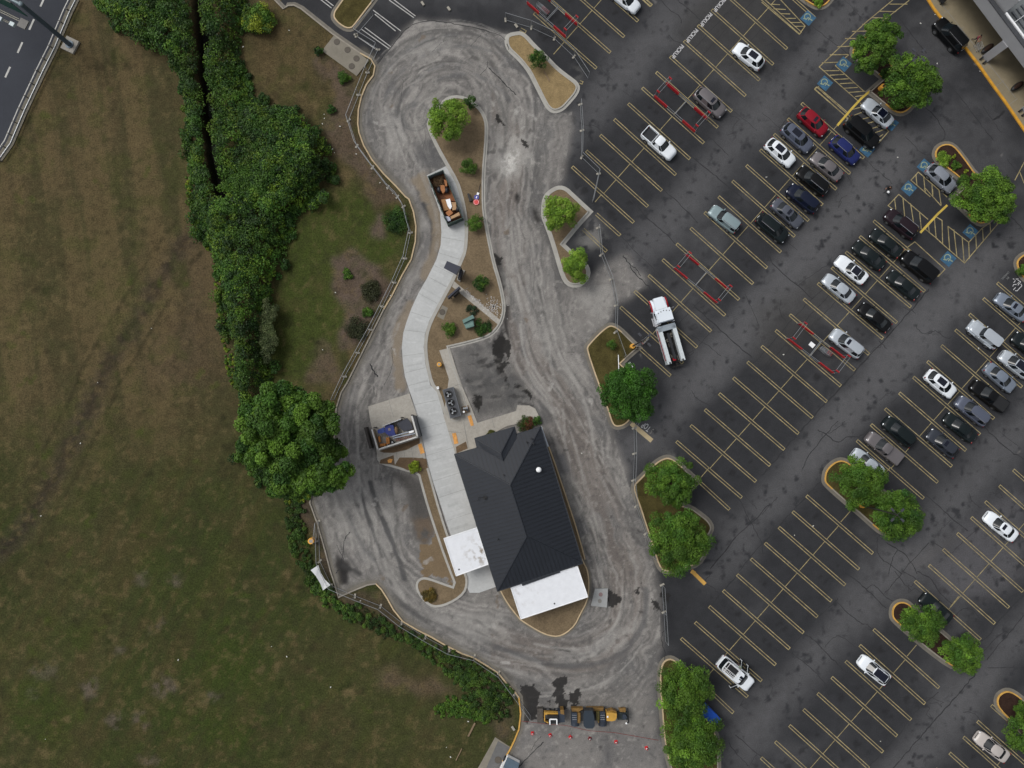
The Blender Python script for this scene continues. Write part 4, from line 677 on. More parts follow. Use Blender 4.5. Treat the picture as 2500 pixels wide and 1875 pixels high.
# L, W, glasshouse: windscreen base, roof front, roof rear, rear glass base (fractions of L), roof height, top profile (x fraction, z)
SPEC = {
 'sedan': dict(L=4.85, W=1.84, g=(.255, .09, -.20, -.34), h=1.45, prof=[(-.5, .62), (-.485, .95), (-.44, 1.03), (-.33, 1.06), (.24, 1.0), (.40, .90), (.47, .78), (.5, .55)]),
 'coupe': dict(L=4.75, W=1.9, g=(.16, .02, -.22, -.37), h=1.36, prof=[(-.5, .62), (-.485, .98), (-.40, 1.04), (.15, 1.0), (.38, .92), (.47, .80), (.5, .55)]),
 'crossover': dict(L=4.6, W=1.87, g=(.255, .09, -.34, -.455), h=1.62, prof=[(-.5, .62), (-.485, .95), (-.46, 1.08), (.24, 1.08), (.40, .98), (.47, .84), (.5, .55)]),
 'suv': dict(L=4.85, W=1.93, g=(.265, .12, -.40, -.465), h=1.74, prof=[(-.5, .65), (-.49, 1.05), (-.47, 1.15), (.25, 1.14), (.42, 1.05), (.47, .92), (.5, .6)]),
 'bigsuv': dict(L=5.3, W=2.02, g=(.26, .11, -.43, -.475), h=1.9, prof=[(-.5, .65), (-.49, 1.1), (-.475, 1.2), (.24, 1.22), (.44, 1.14), (.48, 1.0), (.5, .6)]),
 'wagon': dict(L=4.6, W=1.78, g=(.21, .07, -.44, -.485), h=1.68, prof=[(-.5, .62), (-.495, 1.0), (.2, 1.06), (.44, .96), (.48, .84), (.5, .55)]),
 'pickup': dict(L=5.75, W=2.0, g=(.22, .09, -.10, -.145), h=1.88, prof=[(-.5, .7), (-.495, .86), (-.16, .86), (-.155, 1.2), (.2, 1.2), (.43, 1.12), (.48, .98), (.5, .6)]),
 'jeep': dict(L=4.5, W=1.75, g=(.15, .11, -.46, -.475), h=1.86, prof=[(-.5, .65), (-.495, 1.1), (.16, 1.16), (.42, 1.08), (.46, .8), (.5, .62)]),
}
_mc = {}
def cmesh(key, fn):
    if key not in _mc: _mc[key] = fn()
    return _mc[key]
def body_mesh(t):
    s = SPEC[t]; L, W = s['L'], s['W']; hw = W / 2; b = MB()
    us = [-.5, -.497, -.485, -.46, -.43, -.38, -.33, -.25, -.16, -.152, -.05, .08, .2, .25, .32, .38, .43, .46, .485, .497, .5]
    sq = 3.2 if t in ('jeep', 'pickup', 'bigsuv', 'wagon') else 2.4; rings = []; n = 0
    for u in us:
        a = abs(u) / .5; wf = 1 - (.20 if u < 0 else .27) * (max(0, a - .62) / .38) ** sq
        if a > .99: wf *= .93
        zt = zlerp(u, s['prof']); zs = zt - .12; zb = .24 + .1 * max(0, a - .8) * 5 * .5; w_ = hw * wf; x = u * L
        half = [(0, zb), (.82 * w_, zb), (.97 * w_, zb + .1), (w_, (zb + zs) / 2), (.985 * w_, zs - .02), (.93 * w_, zs + .05), (.82 * w_, zt - .01), (.45 * w_, zt + .015), (0, zt + .025)]
        ring = [(x, y, z) for y, z in half] + [(x, -y, z) for y, z in half[-2:0:-1]]; n = len(ring); rings.append(ring)
    vs = [p for r in rings for p in r]; fs = []
    for i in range(len(rings) - 1):
        for j in range(n): fs.append((i * n + j, (i + 1) * n + j, (i + 1) * n + (j + 1) % n, i * n + (j + 1) % n))
    k = (len(rings) - 1) * n; fs += [tuple(range(n))[::-1], tuple(range(k, k + n))]; b.add(vs, fs)
    # pillars and roof panel
    G = house(t)
    if G:
        bot, top, seg = G; m = len(bot); z2 = s['h']
        for i in range(m):
            if seg[i] == 'p': b.add([bot[i], bot[(i + 1) % m], top[(i + 1) % m], top[i]], [(0, 1, 2, 3)])
        inn = [((p[0] - sum(q[0] for q in top) / m) * .82 + sum(q[0] for q in top) / m, p[1] * .8, z2 + .045) for p in top]
        k = len(b.v); b.add(top + inn, [(i, (i + 1) % m, m + (i + 1) % m, m + i) for i in range(m)] + [tuple(range(m, 2 * m))])
    if t == 'pickup':
        x0, x1 = -.487 * L, -.158 * L
        for sy in (-1, 1): b.box(((x0 + x1) / 2, sy * (hw - .1), 1.06), (x1 - x0, .13, .42))
        b.box((x0 - .02, 0, 1.05), (.09, W * .86, .42)); b.box((x1 + .03, 0, 1.1), (.08, W * .88, .4))
    if t == 'jeep':
        for sy in (-1, 1):
            for fx in (.31, -.29): b.box((fx * L, sy * (hw + .02), .86), (1.0, .26, .07)); b.box((fx * L + .5, sy * (hw + .02), .74), (.08, .26, .22))
        b.box((.505 * L, 0, .62), (.2, 1.6, .2)); b.box((-.505 * L, 0, .62), (.16, 1.5, .18))
    return b.mesh('body', [BLACKP], 35)
def house(t):
    s = SPEC[t]; L, W = s['L'], s['W']; wb, rf, rr, rb = [f * L for f in s['g']]; zb = zlerp(s['g'][0] + .0, s['prof']) - .02; zr = zlerp(s['g'][3], s['prof']) - .02; N = 40
    ex = 7.0 if t in ('jeep', 'wagon', 'bigsuv', 'pickup') else 4.6
    def ring(x0, x1, hw, z0, z1, bulge):
        out = []
        for i in range(N):
            a = 2 * math.pi * (i + .5) / N; c, sn = math.cos(a), math.sin(a); cx = (x0 + x1) / 2; hx = (x1 - x0) / 2
            px = math.copysign(abs(c) ** (2 / ex), c); py = math.copysign(abs(sn) ** (2 / ex), sn); y = py * hw
            x = cx + px * hx + (bulge * (1 - py * py) if c > 0.5 else (-bulge * .6 * (1 - py * py) if c < -.5 else 0))
            f = (x - x0) / (x1 - x0); out.append((x, y, z0 + (z1 - z0) * min(1, max(0, f))))
        return out
    wr = .69 if t not in ('jeep', 'wagon', 'bigsuv') else .8
    bot = ring(rb, wb, W / 2 * (.89 if t != 'jeep' else .84), zr, zb, .10); top = ring(rr, rf, W / 2 * wr, s['h'] - .01, s['h'] - .01, .08); seg = []
    for i in range(N):
        a = math.degrees(2 * math.pi * (i + 1) / N) % 360; A = min(a, 360 - a)
        if A <= 36: seg.append('f')
        elif A >= 144: seg.append('r')
        elif 54 <= A <= 126 and not (86 < A < 93): seg.append(('l' if a < 180 else 's') + ('1' if A < 90 else '2'))
        else: seg.append('p')
    return bot, top, seg
def pane(t, kind):
    bot, top, seg = house(t); m = len(bot); b = MB(); k = 1.0
    for i in range(m):
        if seg[i] == kind:
            q = [Vector(bot[i]), Vector(bot[(i + 1) % m]), Vector(top[(i + 1) % m]), Vector(top[i])]; q[0] = q[0].lerp(q[3], .04); q[1] = q[1].lerp(q[2], .04); d0 = q[0].lerp(q[3], .94); d1 = q[1].lerp(q[2], .94)
            nrm = (q[1] - q[0]).cross(q[3] - q[0]).normalized() * .012
            b.add([q[0] + nrm, q[1] + nrm, d1 + nrm, d0 + nrm], [(0, 1, 2, 3)]); b.add([q[0], q[1], q[2], q[3]], [(0, 1, 2, 3)])
    return b.mesh('pane', [GLASS], 40)
def tyre_mesh(r=.34, w=.23):
    b = MB(); b.tube((0, -w / 2, 0), (0, w / 2, 0), r, n=20); return b.mesh('tyre', [RUBBER], 40)
def rim_mesh(r=.22, w=.24):
    b = MB(); b.tube((0, -w / 2 - .008, 0), (0, w / 2 + .008, 0), r, n=14); b.tube((0, -w / 2 - .02, 0), (0, w / 2 + .02, 0), r * .3, n=8); return b.mesh('rim', [RIM], 40)
def part(name, me, parent, loc=(0, 0, 0), mat=None, rz=0):
    o = link(name, me, parent, loc); o.rotation_euler = (0, 0, rz)
    if mat: o.material_slots[0].link = 'OBJECT'; o.material_slots[0].material = mat
    return o
def bx(d, name='b', mat=BLACKP, r=0): return cmesh(('box', tuple(d), mat.name), lambda: MB().box((0, 0, 0), d).mesh(name, [mat]))
PANO = M('panoramic_roof_glass', C(16, 20, 34), 0.1, spec=0.6, var=0.1)
def car(name, t, pos, ang, pt, label, cat, roof=None, group='cars parked in the lot', rails=False, trim=None, shift=0.0, scale=1.0, doors=False):
    s = SPEC[t]; L, W, h = s['L'], s['W'], s['h']
    o = thing(name, (pos[0], pos[1], 0), rad(ang), label, cat, group); o.scale = (scale,) * 3
    part('body', cmesh(('body', t), lambda: body_mesh(t)), o, mat=pt)
    part('windscreen', cmesh(('f', t), lambda: pane(t, 'f')), o); part('rear_window', cmesh(('r', t), lambda: pane(t, 'r')), o)
    
    for kd in ('l1', 'l2', 's1', 's2'): part('side_window', cmesh((kd, t), lambda: pane(t, kd)), o)
    wr = {'sedan': .33, 'coupe': .34, 'crossover': .35, 'suv': .37, 'bigsuv': .40, 'wagon': .34, 'pickup': .39, 'jeep': .42}[t]
    for fx in (.31, -.29):
        for sy in (-1, 1):
            part('wheel_arch', cmesh(('arch', wr), lambda: MB().tube((0, -.06, 0), (0, .06, 0), wr + .07, n=18).mesh('arch', [BLACKP], 40)), o, (fx * L, sy * (W / 2 - .068), wr + .02))
            wq = part('wheel', cmesh(('tyre', wr), lambda: tyre_mesh(wr)), o, (fx * L, sy * (W / 2 - (.09 if t != 'jeep' else -.02)), wr)); part('rim', cmesh(('rim', wr), lambda: rim_mesh(wr * .62)), wq)
    zf = zlerp(.44, s['prof']); hx = .445 if t != 'jeep' else .46
    lampm = cmesh(('hl', t), lambda: MB().ball((0, 0, 0), (.24, .15, .09)).mesh('lamp', [LAMPW], 60)); tailm = cmesh(('tl', t), lambda: MB().ball((0, 0, 0), (.09, .2, .12)).mesh('lamp', [LAMPR], 60))
    for sy in (-1, 1):
        part('headlight', lampm, o, (hx * L, sy * W * .345, zf - .17), rz=-sy * .5); part('taillight', tailm, o, (-.478 * L, sy * W * .37, .86 if t != 'pickup' else .95), rz=sy * .45)
        part('mirror', cmesh(('mir',), lambda: MB().ball((0, 0, 0), (.09, .14, .09), 8, 5).mesh('m', [BLACKP], 60)), o, (s['g'][0] * L - .22, sy * (W / 2 + .06), 1.08 if h < 1.7 else 1.2), mat=pt)
    part('grille', bx((.06, W * .46, .2)), o, (.492 * L, 0, .56)); part('bumper', bx((.1, W * .66, .12)), o, (-.493 * L, 0, .42)); part('number_plate', bx((.03, .4, .14), 'p', WHITE), o, (-.503 * L, 0, .72))
    rfm = (s['g'][1] + s['g'][2]) / 2 * L; rl = (s['g'][1] - s['g'][2]) * L
    if roof == 'sun': part('sunroof', bx((.42, .78, .02), 's', PANO), o, (s['g'][1] * L - .42, 0, h + .045))
    if roof == 'pano': part('sunroof', bx((min(1.25, rl * .62), .86, .02), 's', PANO), o, (rfm + rl * .06, 0, h + .045))
    if roof == 'black': part('roof_panel', bx((rl * .92, W * .56, .02), 's', PANO), o, (rfm, 0, h + .045))
    if rails:
        for sy in (-1, 1): part('roof_rail', cmesh(('rail', t), lambda: MB().tube((-rl * .46, 0, 0), (rl * .42, 0, 0), .035, n=6).mesh('rail', [CHROME], 40)), o, (rfm, sy * W * .335, h + .07))
    if t == 'pickup': part('truck_bed', bx((L * .325, W * .84, .04), 'bed', DARKST if trim is None else trim), o, (-.322 * L, 0, .895 if trim is None else 1.29))
    if t == 'jeep': part('spare_wheel', cmesh(('sp',), lambda: MB().tube((-.12, 0, 0), (.12, 0, 0), .4, n=18).mesh('sp', [RUBBER], 40)), o, (-.53 * L, 0, 1.0))
    return o
PT = dict(white=paint('white', (222, 228, 234)), silver=paint('silver', (150, 156, 166), .3, .45), bluesil=paint('blue_silver', (132, 142, 156), .3, .45), beige=paint('warm_grey', (112, 108, 110), .3, .35), grey=paint('slate_grey', (86, 90, 100), .3, .3), dgrey=paint('dark_grey', (56, 60, 68), .3, .2),
 black=paint('black', (17, 18, 20)), dgreen=paint('black_green', (24, 31, 33)), dblue=paint('dark_blue', (22, 28, 46)), blue=paint('royal_blue', (34, 42, 92)), red=paint('crimson', (128, 24, 38)), maroon=paint('dark_plum', (36, 27, 33)), pblue=paint('pale_blue_grey', (132, 150, 154), .35, .2), bluegrey=paint('blue_grey', (92, 98, 114), .3, .35), pearl=paint('old_pearl', (178, 172, 168)), lsil=paint('light_silver', (180, 188, 196), .3, .3))
NW, SE = 141, -39
CARS = [
 ('sedan', '20', 983, -10, SE, 'white', None, 0, 'white sedan at the top edge of the lot, nose pointing down the picture', 'car'),
 ('crossover', '20', 2030, 475, NW + 1, 'white', 'pano', 0, 'white crossover with black glass roof, alone in its row below the word PICKUP', 'car'),
 ('suv', '20', 1705, 868, SE - 3, 'beige', 'sun', 1, 'warm grey suv with small sunroof and roof rails beside a red cart corral', 'car'),
 ('crossover', '30', 155, 1290, SE - 3, 'white', 'pano', 0, 'white crossover with black glass sunroof beside a dark grey suv', 'car'),
 ('suv', '30', 297, 1165, SE - 3, 'bluegrey', 'pano', 0, 'slate grey suv with large dark sunroof, between white crossover and red suv', 'car'),
 ('crossover', '30', 432, 1030, SE - 4, 'red', 'sun', 0, 'crimson red suv with small sunroof, the only red car', 'car'),
 ('crossover', '30', 700, 1268, SE - 3, 'blue', None, 1, 'royal blue crossover parked beside a long black suv', 'car'),
 ('bigsuv', '30', 842, 1120, SE - 2, 'black', None, 0, 'long black suv parked on hatched lines below the yellow divider', 'car'),
 ('coupe', '30', 975, 952, NW - 4, 'lsil', 'black', 0, 'silver coupe with black roof on an accessible bay by a mulch island', 'car'),
 ('bigsuv', '30', 1582, 300, NW - 11, 'black', None, 1, 'black suv waiting along the yellow kerb in front of the store', 'car'),
 ('sedan', '30', 545, 1405, NW - 2, 'beige', None, 0, 'warm grey sedan between a blue crossover and a black suv', 'car'),
 ('suv', '30', 427, 1525, NW - 1, 'black', None, 1, 'black suv with bright roof rails, left of the warm grey sedan', 'car'),
 ('suv', '31', 345, 85, NW, 'dblue', None, 0, 'dark navy suv with ribbed roof, facing up the picture', 'car'),
 ('sedan', '31', 215, 212, SE - 2, 'grey', 'sun', 0, 'slate grey sedan with small sunroof beside the dark navy suv', 'car'),
 ('suv', '31', 88, 335, SE - 1, 'dgreen', None, 1, 'black suv with bright roof rails, lower left end of its row', 'car'),
 ('wagon', '21', 1825, 258, NW + 1, 'pblue', None, 1, 'pale blue grey older suv parked alone left of the long row', 'car'),
 ('crossover', '30', 1510, 1505, SE - 4, 'silver', None, 1, 'silver grey crossover on the bay beside a kerbed mulch island', 'car'),
 ('suv', '31', 1172, 300, NW - 1, 'maroon', None, 1, 'dark plum suv with bright roof rails beside the hatched aisle', 'car'),
 ('sedan', '31', 1048, 462, NW, 'dgreen', None, 0, 'black green sedan next to the dark plum suv', 'car'),
 ('sedan', '31', 902, 563, NW - 1, 'dgreen', None, 0, 'black green sedan parked right of the white sedan with black roof', 'car'),
 ('coupe', '31', 755, 685, NW, 'white', 'black', 0, 'white sedan with black glass roof in the middle of the lot', 'car'),
 ('sedan', '31', 648, 843, NW - 1, 'lsil', None, 0, 'light silver sedan below the white car with black roof', 'car'),
 ('bigsuv', '31', 1322, 662, NW - 1, 'black', None, 0, 'large matte black suv beside an empty accessible bay', 'car'),
 ('sedan', '31', 1192, 815, NW - 1, 'dgreen', None, 0, 'dark green black sedan lower left of the large black suv', 'car'),
 ('sedan', '31', 950, 1088, NW - 1, 'black', None, 0, 'glossy black sedan parked with empty bays on both sides, near the silver roof rack car', 'car'),
 ('suv', '31', 713, 1308, NW + 1, 'lsil', 'sun', 1, 'light silver suv with sunroof and crossbars beside a red cart corral', 'car'),
 ('sedan', '31', 2105, 1000, NW + 1, 'bluesil', 'sun', 0, 'blue silver sedan with sunroof below the charging bay lettering', 'car'),
 ('jeep', '31', 1870, 1235, NW, 'lsil', None, 0, 'boxy white off-road car with flat bonnet and separate fenders', 'car'),
 ('crossover', '31', 2240, 1330, NW, 'dgreen', None, 0, 'dark car at the right edge, right of the boxy white off-road car', 'car'),
 ('crossover', '31', 2135, 1485, NW, 'lsil', 'black', 0, 'light silver car with dark glass roof at the right edge of the lot', 'car'),
 ('sedan', '32', 2010, 8, SE - 2, 'bluesil', None, 0, 'blue silver sedan facing down the picture beside the black open truck', 'car'),
 ('crossover', '32', 1508, 60, SE - 1, 'white', 'pano', 0, 'white suv with large black sunroof facing the slate grey car', 'car'),
 ('suv', '32', 1772, 288, NW, 'bluegrey', None, 1, 'slate grey suv next to the black open truck, lower left of it', 'car'),
 ('sedan', '32', 1672, 428, NW, 'dgreen', None, 0, 'black green sedan lower left of the slate grey suv', 'car'),
 ('crossover', '32', 1522, 560, NW, 'dgrey', 'sun', 0, 'dark grey hatchback with sunroof, lower end of its row', 'car'),
 ('suv', '32', 1155, 462, NW - 2, 'dgreen', None, 0, 'black hearse-like estate car with one empty bay above it', 'car'),
 ('sedan', '32', 892, 728, NW, 'lsil', None, 0, 'pale silver sedan half hidden under a tree at the end of its row', 'car'),
 ('sedan', '32', 2015, 1262, NW, 'white', 'sun', 0, 'white sedan with small sunroof, alone near the right edge', 'car'),
 ('coupe', '33', 1468, 312, NW - 2, 'dgreen', None, 0, 'black coupe parked beside the two-tree mulch island', 'car'),
 ('crossover', '33', 945, 832, NW, 'white', 'black', 1, 'white crossover with black roof and white roof rails, alone in the lower lot', 'car'),
 ('sedan', '33', 1940, 1480, NW + 2, 'pearl', None, 0, 'old pearl white sedan at the lower right corner', 'car'),
]
for t, k, x, y, a_, p_, rf, rl_, lb, ct in CARS: car('parked_car', t, R(k, x, y, .7), a_, PT[p_], lb, ct, rf, rails=bool(rl_), scale=1.0)
car('pickup_truck', 'pickup', R('20', 1275, 1210, .8), SE - 3, PT['white'], 'white pickup truck with black open bed beside the left aisle', 'pickup truck', trim=None, scale=.93)
car('pickup_truck', 'pickup', R('32', 1030, 600, .8), NW, PT['beige'], 'warm grey pickup truck with covered bed between silver sedan and black estate', 'pickup truck', trim=PT['beige'], scale=.93)
car('open_truck', 'pickup', R('32', 1915, 160, .8), NW + 1, PT['black'], 'matte black open truck with flat covered bed and spare tyre', 'truck', trim=BLACKP, scale=.93)
# white suv with roof rack and its doors open
t = 'bigsuv'; o = car('parked_car', t, R('SU', 890, 870, .8), SE - 1, PT['white'], 'white suv with ladder roof rack, sunroof and three open doors', 'car', scale=1.0)
ra_ = MB(); L, W, h = SPEC[t]['L'], SPEC[t]['W'], SPEC[t]['h']
part('roof_panel', bx((1.95, 1.36, .02), 's', BLACKP), o, (-1.28, 0, h + .05))
fr = [(-2.25, -.66), (-.35, -.66), (-.2, -.4), (-.2, .4), (-.35, .66), (-2.25, .66), (-2.25, -.66)]
for a_, c_ in zip(fr, fr[1:]): ra_.tube((*a_, h + .16), (*c_, h + .16), .035, n=6)
for x in (-1.9, -.4): ra_.tube((x, -.66, h + .16), (x, .66, h + .16), .03, n=6)
part('roof_rack', ra_.mesh('rack', [WHITE]), o); ld = MB()
for y in (-.5, -.15): ld.tube((-2.35, y, h + .24), (-.25, y, h + .24), .03, n=6)
for i in range(9): ld.tube((-2.3 + i * .24, -.5, h + .24), (-2.3 + i * .24, -.15, h + .24), .02, n=6)
part('ladder', ld.mesh('ladder', [WHITE]), o); part('sunroof', bx((.45, .34, .02), 's', PANO), o, (.42, .14, h + .056))
for dx_ in (.36, .56): part('roof_vent', bx((.15, .16, .02), 's', BLACKP), o, (dx_, -.17, h + .056))
for (hx_, sy, an) in ((1.05, 1, 58), (.0, 1, 58), (1.05, -1, 60)):
    d = MB(); d.box((-.5, 0, .72), (1.0, .09, .72)); d.cur = 1; d.box((-.55, 0, 1.3), (.8, .04, .42)); do = part('open_door', d.mesh('door', [PT['white'], GLASS]), o, (hx_, sy * W / 2, 0), rz=-sy * rad(an))
    part('door_panel', bx((.86, .05, .6)), do, (-.5, -sy * .06, .74))
# ---------------------------------------------------------------- tow truck
def empty_px(name, k, x, y, z, ang, *a): return thing(name, (R(k, x, y, z).x, R(k, x, y, z).y, 0), rad(ang), *a)
WP = paint('truck_white', (214, 222, 230)); BOXW = M('wrecker_box_white', C(196, 204, 208), .45, .1, var=.08, scale=2.5); STRIPE = paint('truck_red', (150, 24, 34)); MACH = M('greasy_machinery', C(38, 36, 34), .6, .4, var=.4, scale=4)
o = empty_px('tow_truck', 'TT', 575, 870, 1.5, 105.5, 'white heavy tow truck with red stripes and a dark boom between its side boxes', 'tow truck')
b = MB(); b.box((-.4, 0, .62), (8.1, .9, .25)); b.build('chassis', DARKST, o)
b = MB(); b.add([(4.15, -.62, 1.0), (4.15, .62, 1.0), (4.15, .62, 1.75), (4.15, -.62, 1.75), (2.5, -.82, .9), (2.5, .82, .9), (2.5, .82, 2.0), (2.5, -.82, 2.0)], [(0, 1, 2, 3), (3, 2, 6, 7), (0, 3, 7, 4), (1, 5, 6, 2), (4, 7, 6, 5)]); b.build('bonnet', WP, o)
for sy in (-1, 1):
    b = MB(); pr = [(2.35, .72), (2.45, 1.12), (2.8, 1.34), (3.3, 1.38), (3.8, 1.25), (4.1, .9)]
    b.cur = 1 if False else 0
    for (x0, z0), (x1, z1) in zip(pr, pr[1:]): b.add([(x0, sy * .7, z0), (x1, sy * .7, z1), (x1, sy * 1.2, z1 - .04), (x0, sy * 1.2, z0 - .04)], [(0, 1, 2, 3)])
    f = b.build('fender', WP, o); g = MB()
    for (x0, z0), (x1, z1) in zip(pr, pr[1:]): g.add([(x0, sy * 1.0, z0 + .01), (x1, sy * 1.0, z1 + .01), (x1, sy * 1.2, z1 - .02), (x0, sy * 1.2, z0 - .02)], [(0, 1, 2, 3)])
    g.build('fender_stripe', STRIPE, f)
b = MB(); b.box((1.6, 0, 1.55), (1.75, 2.15, 1.5)); b.prism([(.8, -1.02), (.8, 1.02), (2.0, 1.02), (2.35, .5), (2.35, -.5), (2.0, -1.02)], 2.3, 2.72); b.build('cab', WP, o)
b = MB(); b.box((2.485, 0, 1.95), (.04, 1.7, .55)); b.build('windscreen', GLASS, o)
for sy in (-1, 1): MB().box((1.7, sy * 1.085, 1.95), (.9, .03, .55)).build('side_window', GLASS, o)
for i in range(5): MB().ball((2.2 - abs(i - 2) * .1, (i - 2) * .38, 2.75), (.08, .06, .05)).build('marker_light', DARKST, o)
b = MB(); b.box((1.1, 1.05, .85), (1.3, .5, .6)); b.tube((.6, 1.15, .7), (1.7, 1.15, .7), .28, n=12); b.build('fuel_tank', CHROME, o)
for sy in (-1, 1):
    b = MB(); b.tube((.55, sy * .95, .8), (.55, sy * .95, 2.9), .09, n=8); b.build('exhaust_stack', CHROME, o)
    b = MB(); b.tube((2.2, sy * 1.05, 1.7), (2.35, sy * 1.5, 1.8), .03, n=5); b.box((2.35, sy * 1.5, 1.9), (.06, .25, .5)); b.build('mirror', CHROME, o)
    b = MB(); b.box((-2.35, sy * .96, 1.3), (5.0, .52, 1.35)); bo = b.build('side_box', BOXW, o); MB().box((-2.2, sy * 1.225, 1.25), (4.3, .012, .5)).build('side_stripe', STRIPE, bo)
    MB().box((-4.72, sy * .9, 2.0), (.22, .22, .04)).build('work_light', BLACKP, bo)
MB().box((-.05, 0, 1.45), (.75, 2.4, 1.05)).build('headboard', M('tread_plate', C(160, 170, 178), .4, .5, var=.2, scale=9), o); MB().box((-2.45, 0, 1.05), (4.7, 1.38, .1)).build('deck', M('wrecker_deck', C(24, 24, 25), .8), o)
b = MB(); b.box((-2.6, .0, 1.55), (3.6, .36, .4)); b.box((-3.1, 0, 1.75), (2.2, .2, .2)); b.build('boom', DARKST, o)
b = MB()
for i in range(8): x = -.8 - random.random() * 1.1; y = random.uniform(-.5, .5); b.tube((x, y - .12, 1.5), (x, y + .12, 1.55), random.uniform(.07, .17), n=8)
for i in range(7): x = -2.2 - random.random() * 2.2; b.box((x, random.uniform(-.5, .5), 1.35), (random.uniform(.2, .7), .08, .1), rz=random.uniform(-.3, .3))
b.build('winch', M('worn_winch_metal', C(108, 104, 96), .5, .5, var=.4, scale=5), o); MB().box((-4.4, .1, 1.5), (.35, .4, .3)).build('tow_hook_block', STRIPE, o)
b = MB(); b.box((-5.0, -.25, .7), (.9, .3, .25)); b.box((-5.35, -.25, .65), (.18, 1.7, .18)); b.build('under_lift', MACH, o)
for x, dual in ((3.3, 0), (-2.6, 1), (-3.75, 1)):
    for sy in (-1, 1):
        wq = link('wheel', cmesh(('tyre', 'big', dual), lambda: tyre_mesh(.52, .3 if not dual else .5)), o, (x, sy * (1.02 if not dual else .96), .52)); part('rim', cmesh(('rim', 'big', dual), lambda: rim_mesh(.3, .3 if not dual else .5)), wq)
# ---------------------------------------------------------------- yellow machines
YM = M('machine_yellow', C(184, 142, 58), .45, var=.12, coat=.2); OM = M('dirty_orange_machine_paint', C(118, 90, 44), .6, var=.35, scale=2.5); CABR = M('machine_cab_roof', C(40, 50, 60), .45, var=.05); SLAT = M('tread_slat', C(50, 58, 70), .5, .2, var=.1)
def bh(x, y, z=0): return R('BH', x, y, z)
o = thing('skid_steer_loader', (bh(450, 400).x, bh(450, 400).y, 0), 0, 'orange skid steer loader with dark steel bucket, left of the larger yellow machine', 'loader')
def lp_(x, y, z): v = bh(x, y, z); return v.x - o.location.x, v.y - o.location.y
def qbox(pts, zt, z0, name, mat, parent=None, origin=None):
    """box whose top outline is read at height zt"""
    og = origin or o; pr = [(R('BH', x, y, zt).x - og.location.x, R('BH', x, y, zt).y - og.location.y) for x, y in pts]
    return MB().prism(pr, z0, zt).build(name, mat, parent or og)
qbox([(180, 245), (290, 245), (290, 530), (180, 530)], .75, .1, 'bucket', M('worn_bucket_steel', C(84, 80, 76), .6, .4, var=.3, scale=3))
qbox([(315, 320), (600, 335), (600, 370), (315, 370)], 1.5, .9, 'lift_arm', YM); qbox([(315, 370), (335, 370), (335, 500), (400, 520), (400, 545), (315, 500)], 1.4, .8, 'lift_arm', YM)
qbox([(380, 385), (590, 385), (590, 540), (420, 555)], 1.9, .4, 'cab', BLACKP); qbox([(590, 300), (720, 300), (730, 520), (590, 520)], 1.5, .4, 'engine_cover', SLAT); qbox([(640, 270), (710, 270), (720, 370), (640, 350)], 1.6, .5, 'side_panel', OM)
b = MB(); q = [lp_(430, 460, 2.1), lp_(570, 460, 2.1), lp_(572, 565, 2.1), lp_(432, 565, 2.1)]
for a_, c_ in ((0, 1), (1, 2), (3, 0)): b.tube((*q[a_], 2.1), (*q[c_], 2.1), .09, n=6)
b.build('roll_bar', WHITE, o)
for x in (390, 565):
    v = lp_(x, 262, .4); w_ = link('wheel', cmesh(('tyre', 'sk'), lambda: tyre_mesh(.42, .3)), o, (v[0], v[1] - .1, .42)); part('rim', cmesh(('rim', 'sk'), lambda: rim_mesh(.22, .3)), w_)
    link('wheel', cmesh(('tyre', 'sk'), None), o, (v[0], v[1] - 1.55, .42))
o = thing('road_roller', (bh(1200, 420).x, bh(1200, 420).y, 0), 0, 'yellow and orange road machine with a large dark cab roof and slatted wheels', 'road machine')
qbox([(865, 330), (970, 330), (975, 530), (880, 530)], 1.4, .2, 'slatted_wheel', SLAT); qbox([(1428, 310), (1530, 310), (1535, 510), (1435, 510)], 1.4, .2, 'slatted_wheel', SLAT)
for ys in (380, 425, 465):
    for xs in (875, 1440):
        b = MB(); a_ = lp_(xs, ys, 1.42); c_ = lp_(xs + 88, ys, 1.42); b.tube((*a_, 1.42), (*c_, 1.42), .035, n=5); b.build('tread_bar', CHROME, o)
qbox([(860, 240), (1090, 235), (1085, 265), (1010, 305), (870, 305)], 1.1, .5, 'side_frame', OM); qbox([(1160, 235), (1510, 235), (1495, 300), (1330, 300), (1160, 275)], 1.1, .5, 'side_frame', OM)
qbox([(970, 320), (1040, 330), (1040, 520), (990, 540), (970, 520)], 1.2, .5, 'frame_arm', OM); qbox([(1360, 310), (1420, 310), (1420, 470), (1400, 500), (1360, 480)], 1.5, .5, 'frame_arm', M('olive_machine_paint', C(96, 88, 40), .6, var=.2)); qbox([(915, 530), (1025, 510), (1025, 550), (915, 548)], .8, .4, 'step', OM); qbox([(1390, 500), (1480, 505), (1480, 528), (1390, 528)], .8, .4, 'step', YM)
qbox([(1040, 290), (1430, 300), (1430, 480), (1040, 500)], 1.0, .35, 'engine_block', M('dark_machine_body', C(34, 36, 38), .6, var=.2)); qbox([(1110, 300), (1310, 300), (1310, 560), (1120, 560)], 2.2, 1.0, 'cab', GLASS)
qbox([(1120, 290), (1280, 290), (1315, 400), (1330, 590), (1290, 645), (1160, 645), (1105, 595), (1098, 380)], 2.75, 2.65, 'cab_roof', CABR)
rb = o
